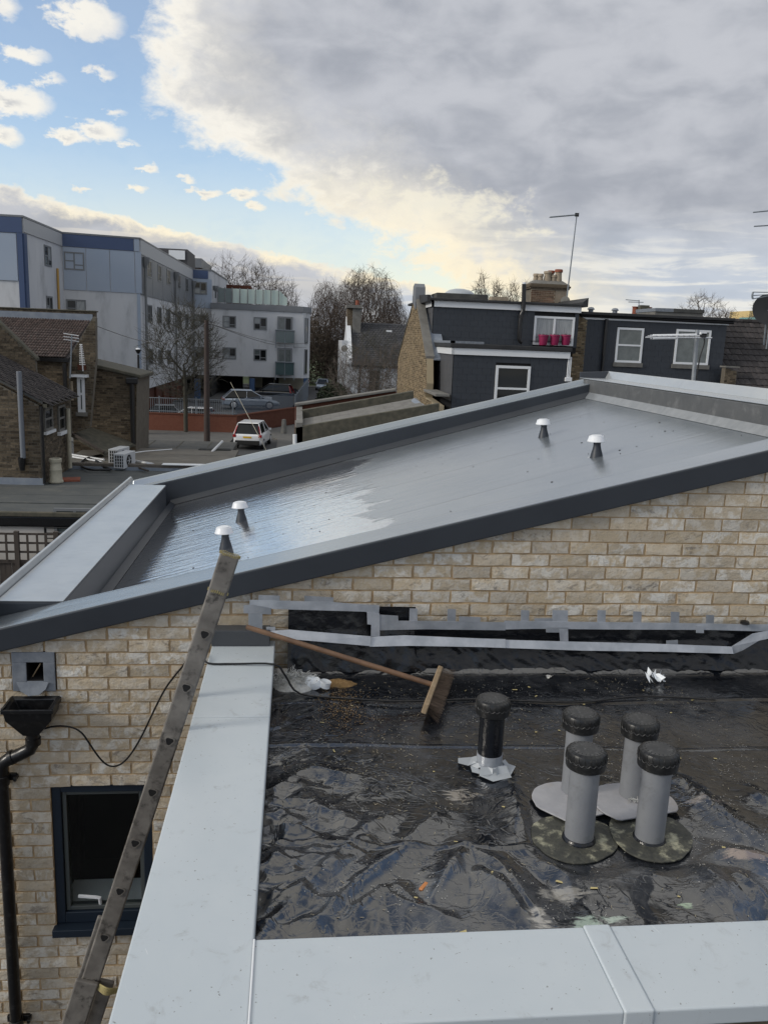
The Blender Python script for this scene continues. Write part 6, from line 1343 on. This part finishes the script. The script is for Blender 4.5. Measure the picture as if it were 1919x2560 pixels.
m = MB(); p = fGa.pt(near_low[0],near_low[1],0); a, b = fGa.at(*z6(275,1050)), (ny_, -1.68); m.prism([fGa.pt(a[0],-1.80,.06), fGa.pt(ny_,-1.80,.06), fGa.pt(ny_,-1.70,.06), fGa.pt(a[0],-1.70,.06)], (.5,0,0)); m.build('pale_coping', M['concrete'], DHs, .02)
# upper dormer
UY, UX0 = 32.5, 5.22; fU = Fac((UX0,UY), (11.0,UY)); uz0, uz1 = -.2, 1.62
MB().box(UX0,11.0,UY+.03,38.5,uz0,uz1).build('dormer_core', M['dark'], DHs)
def slates(parent, F_, a0, a1, z0, z1, w, h, mt, holes=(), nm='hung_slate'):
    nr = max(1, round((z1-z0)/h)); h = (z1-z0)/nr; nc = max(1, round((a1-a0)/w)); w = (a1-a0)/nc; yaw = math.atan2(F_.u.y, F_.u.x); mesh_ = {}
    for j in range(nr):
        z = z0+h*j
        for i in range(nc+(j % 2)):
            l, r = a0+w*(i-.5*(j % 2)), a0+w*(i+1-.5*(j % 2)); l, r = max(l,a0), min(r,a1); segs = [(l,r)]
            for h0,h1,hz0,hz1 in holes:
                if z+h > hz0 and z < hz1: segs = [s for p_, q_ in segs for s in (((p_, min(q_,h0)),) if q_ > h0 and p_ < h0 else ())+(((max(p_,h1), q_),) if p_ < h1 < q_ or p_ >= h1 else ())+(((p_,q_),) if q_ <= h0 else ())]
            for p_, q_ in segs:
                if q_-p_ < .03: continue
                k = (round(q_-p_,2), round(h,2))
                if k not in mesh_:
                    mb = MB(); ww = (q_-p_)/2-.0025; mb.hexa([(-ww,-.015,0),(ww,-.015,0),(ww,0,0),(-ww,0,0),(-ww,-.009,h*1.04),(ww,-.009,h*1.04),(ww,0,h*1.04),(-ww,0,h*1.06)]); mesh_[k] = mb.mesh(nm, mt)
                o = inst(nm, mesh_[k], parent, F_.pt((p_+q_)/2, z, .012+random.uniform(0,.002)), (0,0,yaw))
            
uw = [fU.at(*z6(*p)) for p in ((1178,495),(1492,748))]; uwh = (uw[0][0], uw[1][0], uw[1][1], uw[0][1])
slates(DHs, fU, 0, fU.L, .03, 1.36, .33, .225, M['slate'], [uwh])
fUs = Fac((UX0,UY+3.6), (UX0,UY)); slates(DHs, fUs, 0, 3.6, .03, 1.36, .33, .225, M['slate_lit_side'])
fU.slab(DHs, 'fascia', M['white_upvc'], -.10, fU.L+.05, 1.37, 1.60, .10, .0); fUs.slab(DHs, 'fascia', M['white_upvc'], 0, 3.7, 1.37, 1.60, .10, .0)
m = MB(); m.box(UX0-.22,11.12,UY-.22,38.6,1.601,1.70); m.build('flat_roof', M['bitumen'], DHs, .02)
m = MB(); m.prism([(11.05,UY-.25,1.6),(11.25,UY-.25,1.6),(11.25,UY-.25,1.95),(11.05,UY-.25,1.78)], (0,4,0)); m.build('roof_upstand', M['bitumen'], DHs); m = MB(); m.prism([(UX0-.3,UY-.2,1.55),(UX0-.3,36.5,1.55),(UX0-.3,36.5,1.95),(UX0-.3,UY-.2,1.80)], (.15,0,0)); m.build('roof_upstand', M['bitumen'], DHs)
window(DHs, fU.pt(uwh[0],uwh[2]), fU.u, fU.n, uwh[1]-uwh[0], uwh[3]-uwh[2], .085, (1,1), ((),), M['white_upvc'], M['curtain'], d=.06)
# lower dormer
LYd = 28.6; k_ = LYd/30; fL_ = Fac((5.64*k_,LYd), (9.86*k_,LYd)); lz1 = -.13*k_
MB().box(5.64*k_,9.86*k_,LYd+.03,UY+2.6,G,lz1).build('dormer_core', M['dark'], DHs)
lw = [fL_.at(*z6(*p)) for p in ((858,905),(1125,1245))]; lwh = (lw[0][0], lw[1][0]-.02, lw[1][1], lw[0][1])
slates(DHs, fL_, 0, fL_.L, -2.75, -.36, .33, .225, M['slate'], [lwh]); fLs = Fac((5.64*k_,LYd+5.0), (5.64*k_,LYd)); slates(DHs, fLs, 0, 5.0, -1.95, -.36, .33, .225, M['slate_lit_side'])
fL_.slab(DHs, 'fascia', M['white_upvc'], -.10, fL_.L+.06, -.355, -.13, .10, 0); fLs.slab(DHs, 'fascia', M['white_upvc'], 0, 5.1, -.355, -.13, .10, 0)
MB().box(5.64*k_-.16,9.86*k_+.1,LYd-.16,UY+.0,-.128,.02).build('flat_roof', M['bitumen'], DHs, .02)
m = MB(); m.box(5.64*k_-.16,5.64*k_+1.0,LYd-.12,LYd+.1,.021,.10); m.box(5.64*k_-.17,5.64*k_,LYd-.12,UY+2,.021,.10); m.build('roof_kerb', M['lead'], DHs)
window(DHs, fL_.pt(lwh[0],lwh[2]), fL_.u, fL_.n, lwh[1]-lwh[0], lwh[3]-lwh[2], .09, (1,), ((.42,),), M['white_upvc'], M['glass'], d=.07)
a, b = fL_.at(*z6(1440,835)), fL_.at(*z6(1435,1010)); 
for k in range(3): p = fL_.pt(fL_.L+.02+.05*k,0,.05); MB().tube([(p.x,p.y,a[1]),(p.x,p.y,b[1])], .02, 6).build('white_pipe', M['white_upvc'], DHs)
p = fL_.pt(fL_.L+.07,b[1]-.1,.05); MB().box(p.x-.12,p.x+.12,p.y-.06,p.y+.06,b[1]-.12,b[1]+.02).build('junction_box', M['white_upvc'], DHs, .01)
fx = [ony(*z6(*p), UY-.25) for p in ((1092,232),(1085,440),(1065,500),(1052,680),(1075,715))]; MB().tube(smooth(fx,3), .085, 10).build('flue_pipe', M['black_plastic'], DHs); MB().lathe([(.0,.0),(.07,0),(.07,.06),(0,.06)], fx[0], 10).build('flue_terminal', M['alu'], DHs)
for f_ in (fx[2],): MB().lathe([(.10,-.06),(.10,.06)], f_, 12).build('flue_collar', M['black_plastic'], DHs)
p = ony(*z6(555,345), 34.5); m = MB(); m.box(p.x-1.05,p.x+1.05,33.8,35.2,1.70,1.98); s_ = m.build('rooflight_kerb', M['felt_dark'], DHs, .02); MB().lathe([(.62,1.98),(.58,2.05),(.42,2.15),(.2,2.20),(0,2.21)], (p.x,34.5,0), 24).build('rooflight_dome', mat('pale_dome', (.36,.39,.42), .3), s_)
p = ony(*z6(885,365), 35); MB().box(p.x-.35,p.x+.35,34.8,35.4,1.70,1.98).build('roof_cowl', M['terracotta'], DHs)
DHs_wall = MB().box(GX+.26,17.6,34,40,G,.6).build('house_body', M['dark'], DHs)
# pots on the rail
rl = T('flower_pot', 'magenta flower pot hanging on the dormer rail, first of three from the left', 'flower pot', (0,0,0), 'magenta pots on the dormer window rail'); WO[rl.name] = Vector((0,0,0))
MB().lathe([(.0,0),(.135,0),(.15,.04),(.185,.34),(.205,.345),(.205,.40),(.185,.40),(.17,.34),(0,.33)], (0,0,0), 20).build('pot', M['magenta'], rl); MB().tube([(-.30,0,.29),(-.21,0,.31)], .012, 5).build('hook', M['black_plastic'], rl)
m = MB(); [m.tube([(.1*math.cos(k),.1*math.sin(k),.33),(.14*math.cos(k*1.7),.12*math.sin(k),.40+.02*(k%3))], .01, 3) for k in range(9)]; m.build('soil_stems', M['wood_dark'], rl)
for i, x in enumerate((1246,1340,1433)):
    o = rl if i == 0 else clone(rl); p = ony(*z6(x,748), UY-.30); o.location = (p.x, UY-.30, p.z+.04); o['label'] = 'magenta flower pot on the dormer rail, '+('first','middle','last')[i]+' of three from the left'
    if i == 0: o['label'] = 'magenta flower pot on the dormer rail, leftmost of three'
m = MB(); a, b = ony(*z6(1165,705),UY-.28), ony(*z6(1480,712),UY-.28); RL = T('window_rail', 'thin black rail across the dormer window carrying three magenta pots', 'rail', a); MB().tube([a,b], .016, 6).build('rail', M['black_plastic'], RL)
for x in (a,b): MB().tube([x, x+Vector((0,.28,0))], .016, 6).build('bracket', M['black_plastic'], RL)
# chimney stack
CHY = 36.0; CH = T('chimney_stack', 'weathered brick chimney stack crowned with a cluster of clay pots', 'chimney', (10.8,CHY,1.0))
xl, xr = ony(*z6(1146,350),CHY).x, ony(*z6(1448,350),CHY).x; zA = lambda y: ony(*z6(1300,y),CHY).z
w = xr-xl; fCh = Fac((xl,CHY), (xr,CHY)); MB().box(xl+.02,xr-.02,CHY+.02,CHY+.9,1.0,zA(262)).build('core', M['stock_mortar'], CH)
brick_face(CH, fCh, [(0,1.2),(w*.66,1.2),(w*.66,zA(275)),(0,zA(275))], bch, M['ch_brick'], .03, limit=200, mortar=M['terracotta'])
MB().box(xl+w*.67,xr,CHY-.015,CHY+.9,1.2,zA(275)).build('rendered_side', mat('stained_render', (.30,.24,.18), .9, (.20,.17,.13), 4), CH)
for y0, y1, e in ((262,276,.06),(246,262,.10),(232,246,.05)): MB().box(xl-e,xr+e,CHY-e,CHY+.9+e,zA(y1),zA(y0)-.002).build('brick_course', M['stock'], CH)
m = MB(); m.hexa([(xl-.02,CHY-.02,zA(232)),(xr+.02,CHY-.02,zA(232)),(xr+.02,CHY+.92,zA(232)),(xl-.02,CHY+.92,zA(232)),(xl+.2,CHY+.2,zA(200)),(xr-.2,CHY+.2,zA(200)),(xr-.2,CHY+.7,zA(200)),(xl+.2,CHY+.7,zA(200))]); m.build('flaunching', M['concrete'], CH)
for x, y, r, tp_, mt in ((1218,.55,.13,142,'terracotta'),(1243,.3,.12,150,'terracotta'),(1262,.62,.12,140,'terracotta'),(1300,.3,.17,122,'terracotta'),(1345,.6,.15,112,'terra_red'),(1350,.28,.12,150,'terracotta'),(1392,.32,.17,104,'terra_red')):
    p = ony(*z6(x,200),CHY); h = zA(tp_)-zA(210); c_m = M['terracotta']
    o = MB().lathe([(r*.9,0),(r*.95,.1),(r*.85,h*.5),(r*.82,h-.12),(r*1.02,h-.10),(r*1.02,h-.02),(r*.9,h),(r*.7,h),(r*.68,h-.2)], (p.x,CHY+y,zA(210)), 14).build('clay_pot', c_m, CH)
    if mt == 'terra_red': MB().lathe([(r*1.03,h-.11),(r*1.05,h-.03),(r*.92,h+.012),(r*.71,h+.01)], (p.x,CHY+y,zA(210)), 14).build('red_rim', M['terra_red'], o)
a, b = ony(*z6(1440,392),CHY-.2), ony(1441,537,CHY-.2); t = T('tv_aerial', 'tall leaning television mast with a flat aerial beside the chimney stack', 'aerial', a); MB().tube([a, b], [.035,.022], 6).build('mast', M['rail'], t)
c = ony(1374,543,CHY-.2); bm_ = MB().tube([b, c], .03, 6).build('boom', M['rail'], t)
for k in range(16): p = b.lerp(c, k/15); MB().tube([p-Vector((.0,.16,0)), p+Vector((.0,.16,0))], .010, 4).build('element', M['rail'], bm_)
MB().obox(b+Vector((.0,0,.0)), (.08,0,0), (0,.04,0), (0,0,.07)).build('clamp', M['black_plastic'], t)
p = ony(*z6(1432,375),CHY-.3); MB().lathe([(0,.0),(.18,.03),(.2,.07)], p, 14, (-.3,-1,.2)).build('small_dish', M['concrete'], t)

# ---- second dark house
D2 = T('dark_terrace_house', 'second dark slate hung house with two white sash windows, right of the first', 'house', (14.3,33,G))
f2 = Fac((11.5,33.0), (17.4,33.0)); MB().box(11.55,17.4,33.03,40,G,1.3).build('core', M['dark'], D2)
w1 = [f2.at(*z7(*p)) for p in ((405,1057),(597,1355))]; w2_ = [f2.at(*z7(*p)) for p in ((895,1072),(1150,1372))]
h1 = (w1[0][0], w1[1][0], w1[1][1], w1[0][1]); h2 = (w2_[0][0], w2_[1][0], w2_[1][1], w2_[0][1])
slates(D2, f2, 0, f2.L, -2.2, 1.16, .33, .225, M['slate'], [h1, h2])
for h in (h1, h2): window(D2, f2.pt(h[0],h[2]), f2.u, f2.n, h[1]-h[0], h[3]-h[2], .085, (1,), ((.5,),) if h is h1 else ((),), M['white_upvc'], M['glass_blind'], d=.06, sill=(M['concrete'],.17))
f2.slab(D2, 'fascia', M['white_upvc'], -.3, f2.L+.05, 1.165, 1.33, .08, 0); MB().box(11.15,17.62,32.75,40,1.331,1.45).build('flat_roof', M['bitumen'], D2, .02); MB().tube([(11.2,32.86,1.30),(17.6,32.86,1.27)], .06, 8).build('gutter', M['black_plastic'], D2)
p = f2.pt(f2.at(*z7(290,1200))[0],0,.12); MB().tube([(p.x,p.y,-2.5),(p.x,p.y,1.2)], .07, 10).build('downpipe', M['black_plastic'], D2)
a, b = ony(*z7(720,940),34.5), ony(*z7(1115,940),34.5); xm = a.x+(b.x-a.x)*.37; zt_ = ony(*z7(1000,908),34.5).z; MB().box(a.x,b.x,34.5,36.5,1.451,1.66).build('rooflight_kerb', M['concrete'], D2); MB().box(xm,b.x+.04,34.44,36.6,1.661,zt_).build('rooflight', M['felt_dark'], D2); MB().prism([(a.x-.03,34.44,1.661),(xm-.004,34.44,1.661),(xm-.004,34.44,zt_),(a.x+.6,34.44,zt_),(a.x-.03,34.44,1.80)], (0,2.1,0)).build('rooflight_side', M['lead'], D2)
for x in (185,385): p = ony(*z7(x,930),34); MB().lathe([(.10,1.45),(.10,1.58),(.16,1.6),(.1,1.68),(0,1.7)], (p.x,34,0), 10).build('roof_cowl', M['lead'], D2)
fP = Fac((11.0,32.9), (11.5,32.9)); PW = T('party_wall', 'narrow strip of pale stock brick party wall between the two dark houses', 'wall', (11.2,32.9,G)); brick_face(PW, fP, [(0,-3),(.5,-3),(.5,1.15),(0,1.35)], bsmall_y, M['stock_y'], .3, limit=200)
a, b = ony(*z7(540,905),60), ony(*z7(680,905),60); t = T('red_chimney', 'small red brick chimney with pots far behind the second dark house', 'chimney', (a.x,60,1)); zb_, zt_ = ony(*z7(600,950),60).z-2, ony(*z7(600,893),60).z
for k in range(5): x = a.x+(b.x-a.x)*(k+.5)/5; MB().lathe([(.2,zb_),(.2,zt_),(.24,zt_),(.24,zt_+.05)], (x,60,0), 10).build('pot', M['terra_red'], t)
q = ony(*z7(628,875),59.5); MB().box(q.x-.33,q.x+.33,59.3,59.8,zb_,q.z).build('dark_pot', M['moss'], t)
m0, m1 = ony(*z7(585,890),58), ony(*z7(585,830),58); t = T('tv_aerial', 'small aerial above the distant red chimney', 'aerial', m0); MB().tube([m0, m1], .03, 5).build('mast', M['rail'], t)
for x0, y0, x1, y1 in ((475,828,590,838),(497,847,622,850)): MB().tube([ony(*z7(x0,y0),58), ony(*z7(x1,y1),58)], .025, 4).build('element', M['rail'], t)

# ---- brown tiled roof at the right edge
TR = T('tiled_house', 'house at the right edge with a broad brown concrete tiled roof', 'house', (19.5,35,G))
e0, e1 = Vector((17.45,31.0,-2.4)), Vector((24,31.0,-2.4)); rdg = Vector((17.45,35.6,1.42))
m = MB(); m.prism([e0, e1, rdg+Vector((6.55,0,0)), rdg], (0,0,-.08)); m.build('roof', M['tile'], TR)
tiles(TR, e0, e1, rdg, 26, 16, M['tile'], th=.03, arch=.018, half=False, limit=295, jit=.006)
m = MB()
for k in range(16): m = MB(); m.tube([(17.45+.4*k,35.6,1.45),(17.45+.4*k+.39,35.6,1.45)], .11, 8); m.build('ridge_tile', M['tile'], TR)
fT = Fac((17.2,32.3), (17.65,32.3)); q = [fT.at(*z7(*p)) for p in ((1215,1415),(1285,1550))]
brick_face(TR, fT, [(0,-3.2),(.5,-3.2),(.5,q[0][1]),(0,q[0][1]+.12)], bsmall, M['stock'], .3, limit=40); MB().box(17.15,17.75,32.2,32.7,q[0][1]+.13,q[0][1]+.19).build('pier_cap', M['concrete'], TR)
t = T('satellite_dish', 'dark round satellite dish cut off by the right edge of the photo', 'satellite dish', ony(*z7(1640,1000),33.5)); c = ony(*z7(1652,915),33.5)
MB().lathe([(0,.0),(.35,.03),(.62,.10),(.64,.12),(.34,.05),(0,.02)], c, 28, (-.25,-1,.25)).build('dish', mat('dark_dish', (.018,.019,.021), .6), t); MB().tube([c, Vector((c.x+.2,c.y+.3,c.z-1.4))], .04, 8).build('mount', M['rail'], t)
t = T('tv_aerial', 'wedge shaped aerial poking in from the right edge', 'aerial', ony(*z7(1658,790),33.2)); pa_ = [ony(*z7(*p),33.2) for p in ((1532,765),(1525,795),(1530,822))]; pe_ = [ony(*z7(*p),33.2) for p in ((1700,768),(1700,782),(1700,790))]
MB().tube(smooth(pa_,4), .045, 6).build('reflector', M['rail'], t); [MB().tube([a,b], .02, 5).build('boom', M['rail'], t) for a,b in zip(pa_,pe_)]; MB().tube([pe_[1], pe_[1]-Vector((0,0,2.2))], .03, 6).build('mast', M['rail'], t)
t = T('tv_aerial', 'pair of long thin aerial rods high at the right edge', 'aerial', ony(*z7(1700,1000),34)); mm_ = [ony(*z7(1720,60),34), ony(*z7(1720,1000),34)]; MB().tube(mm_, .03, 6).build('mast', M['rail'], t)
for a,b in (((1533,103),(1722,84)),((1540,219),(1722,208))): MB().tube([ony(*z7(*a),34), ony(*z7(*b),34)], .028, 5).build('element', M['rail'], t)
# aerial fixed behind our roof
t = T('tv_aerial', 'white television aerial on a grey pole just behind the high end of the sloping roof', 'aerial', ony(*z7(1030,1540),9.5)); a, b = ony(*z7(1030,1560),9.5), ony(*z7(1070,1078),9.5); MB().tube([a,b], .024, 12).build('pole', mat('galvanised_pole', (.36,.38,.40), .4, (.28,.30,.32), 12, metal=.5), t)
AY = 9.42
bm_ = MB().tube([ony(*z7(640,1141),AY), ony(*z7(1190,1146),AY)], .0085, 8).build('boom', M['alu'], t)
for x0,y0,x1,y1 in ((698,1126,1062,1120),(700,1150,900,1147)): MB().tube([ony(*z7(x0,y0),AY), ony(*z7(x1,y1),AY)], .014, 8).build('reflector', M['white_upvc'], t)
for k in range(9): p = ony(*z7(690+45*k,1138),AY); MB().tube([p+Vector((0,-.11,.012)), p+Vector((0,.11,.012))], .005, 5).build('element', M['alu'], bm_)
for x in (684,): MB().tube([ony(*z7(x,1118),AY), ony(*z7(x,1156),AY)], .008, 5).build('element', M['alu'], bm_)
MB().obox(ony(*z7(1120,1125),AY), (.03,0,0), (0,.02,0), (0,0,.022)).build('clamp', M['black_plastic'], t); MB().obox(ony(*z7(1117,1108),AY), (.035,0,0), (0,.02,0), (0,0,.012)).build('balun', M['white_upvc'], t)
cb = [ony(*z7(*p),AY) for p in ((1120,1140),(1130,1170),(1122,1210),(1105,1260),(1088,1320),(1075,1400),(1062,1470),(1058,1540))]; MB().tube(smooth(cb,3), .008, 6).build('lead_cable', M['black_plastic'], t)
# far towers
t = T('distant_tower', 'far off golden tower above the brown tiled roof', 'tower', (0,0,0)); a, b = ony(*z7(1503,920),420), ony(*z7(1553,1040),420); t.location = (a.x,420,G); WO[t.name] = Vector((a.x,420,G))
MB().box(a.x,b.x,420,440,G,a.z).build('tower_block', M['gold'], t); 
for k in range(3): MB().box(a.x+2.2+2.6*k,a.x+3.4+2.6*k,419.8,420,G+10,a.z-1).build('window_band', mat('tower_band', (.30,.22,.14), .5) if k == 0 else bpy.data.materials['tower_band'], t)
t = T('distant_tower', 'far off teal glass block beside the golden tower', 'tower', (0,0,0)); a, b = ony(*z7(1550,972),400), ony(*z7(1605,1040),400); t.location = (a.x,400,G); WO[t.name] = Vector((a.x,400,G)); MB().box(a.x,b.x,400,415,G,a.z).build('tower_block', M['teal'], t)
for k in range(3): MB().box(a.x,b.x,399.8,399.95,a.z-3-3.5*k,a.z-2.4-3.5*k).build('floor_band', M['band_grey'], t)

# ---- white rendered house with slate roof and gable chimney
WHs = T('white_house', 'white rendered house with dark slate roof and tall gable chimney among bare trees', 'house', (6,70,G)); HY = 72.0
gl, gr = ony(*z5(512,1000),HY), ony(*z5(960,1000),HY); ev = ony(*z5(700,930),HY).z; rg_ = ony(*z5(800,585),HY+4.5).z
m = MB(); m.prism([(gl.x,HY,G),(gl.x,HY+9,G),(gl.x,HY+9,ev),(gl.x,HY+4.5,rg_-.1),(gl.x,HY,ev)], (9,0,0)); m.build('wall', M['render'], WHs)
rl0, rl1 = ony(*z5(560,585),HY+4.5), gl
tiles(WHs, (gl.x+.4,HY-.3,ev-.15), (gl.x+9,HY-.3,ev-.15), (gl.x+.4,HY+4.5,rg_), 30, 22, M['oldslate'], nm='roof_slate', th=.03, limit=280, arch=0)
m = MB(); m.prism([(gl.x+.3,HY-.25,ev-.2),(gl.x+9,HY-.25,ev-.2),(gl.x+9,HY+4.5,rg_-.03),(gl.x+.3,HY+4.5,rg_-.03)], (0,.02,-.1)); m.build('roof', M['oldslate'], WHs)
gx = ony(*z5(468,1100),HY+4.0); MB().prism([(gl.x-.02,HY-.1,ev-.1),(gl.x-.02,HY+4.5,rg_+.1),(gl.x-.02,HY+4.5,rg_+.5),(gl.x-.02,HY-.1,ev+.35)], (.4,0,0)).build('gable_coping', M['white_upvc'], WHs)
c0, c1 = ony(*z5(512,430),HY+4), ony(*z5(628,430),HY+4); MB().box(c0.x,c0.x+.65,HY+3.5,HY+5.5,rg_-1.5,ony(*z5(560,455),HY+4).z).build('chimney', M['stock'], WHs); MB().box(c0.x+.45,c1.x,HY+3.3,HY+5,rg_-3,ony(*z5(560,455),HY+4).z).build('chimney', M['concrete'], WHs)
MB().box(c0.x-.12,c1.x+.05,HY+3.1,HY+5.8,ony(*z5(560,452),HY+4).z,ony(*z5(560,425),HY+4).z).build('chimney_slab', M['concrete'], WHs); p = ony(*z5(600,380),HY+4); MB().lathe([(.18,ony(*z5(560,425),HY+4).z),(.16,p.z),(.19,p.z)], (p.x,HY+4.2,0), 12).build('chimney_pot', M['terra_red'], WHs)
window(WHs, (ony(*z5(690,1150),HY).x,HY,ony(*z5(690,1160),HY).z), (1,0,0), (0,-1,0), 1.0, 1.75, .08, (1,), ((.42,),), M['frame_grey'], M['glass']); MB().box(gl.x+1.02,gl.x+1.12,HY-.15,HY-.02,G,ev).build('downpipe', M['black_plastic'], WHs)
p = ony(*z5(487,800),HY-1); MB().lathe([(0,0),(.16,.02),(.27,.07),(.28,.08)], p, 18, (-.3,-1,.2)).build('dish', M['concrete'], WHs)
MB().box(ony(*z5(845,640),HY+3).x,ony(*z5(890,655),HY+3).x,HY+2.6,HY+2.8,ony(*z5(845,655),HY+3).z,ony(*z5(845,640),HY+3).z).build('rooflight', M['white_upvc'], WHs)
MB().box(gl.x-.47,gl.x+.0,HY+1.5,HY+7.5,G,rg_-1.6).build('side_wall', M['render'], WHs)
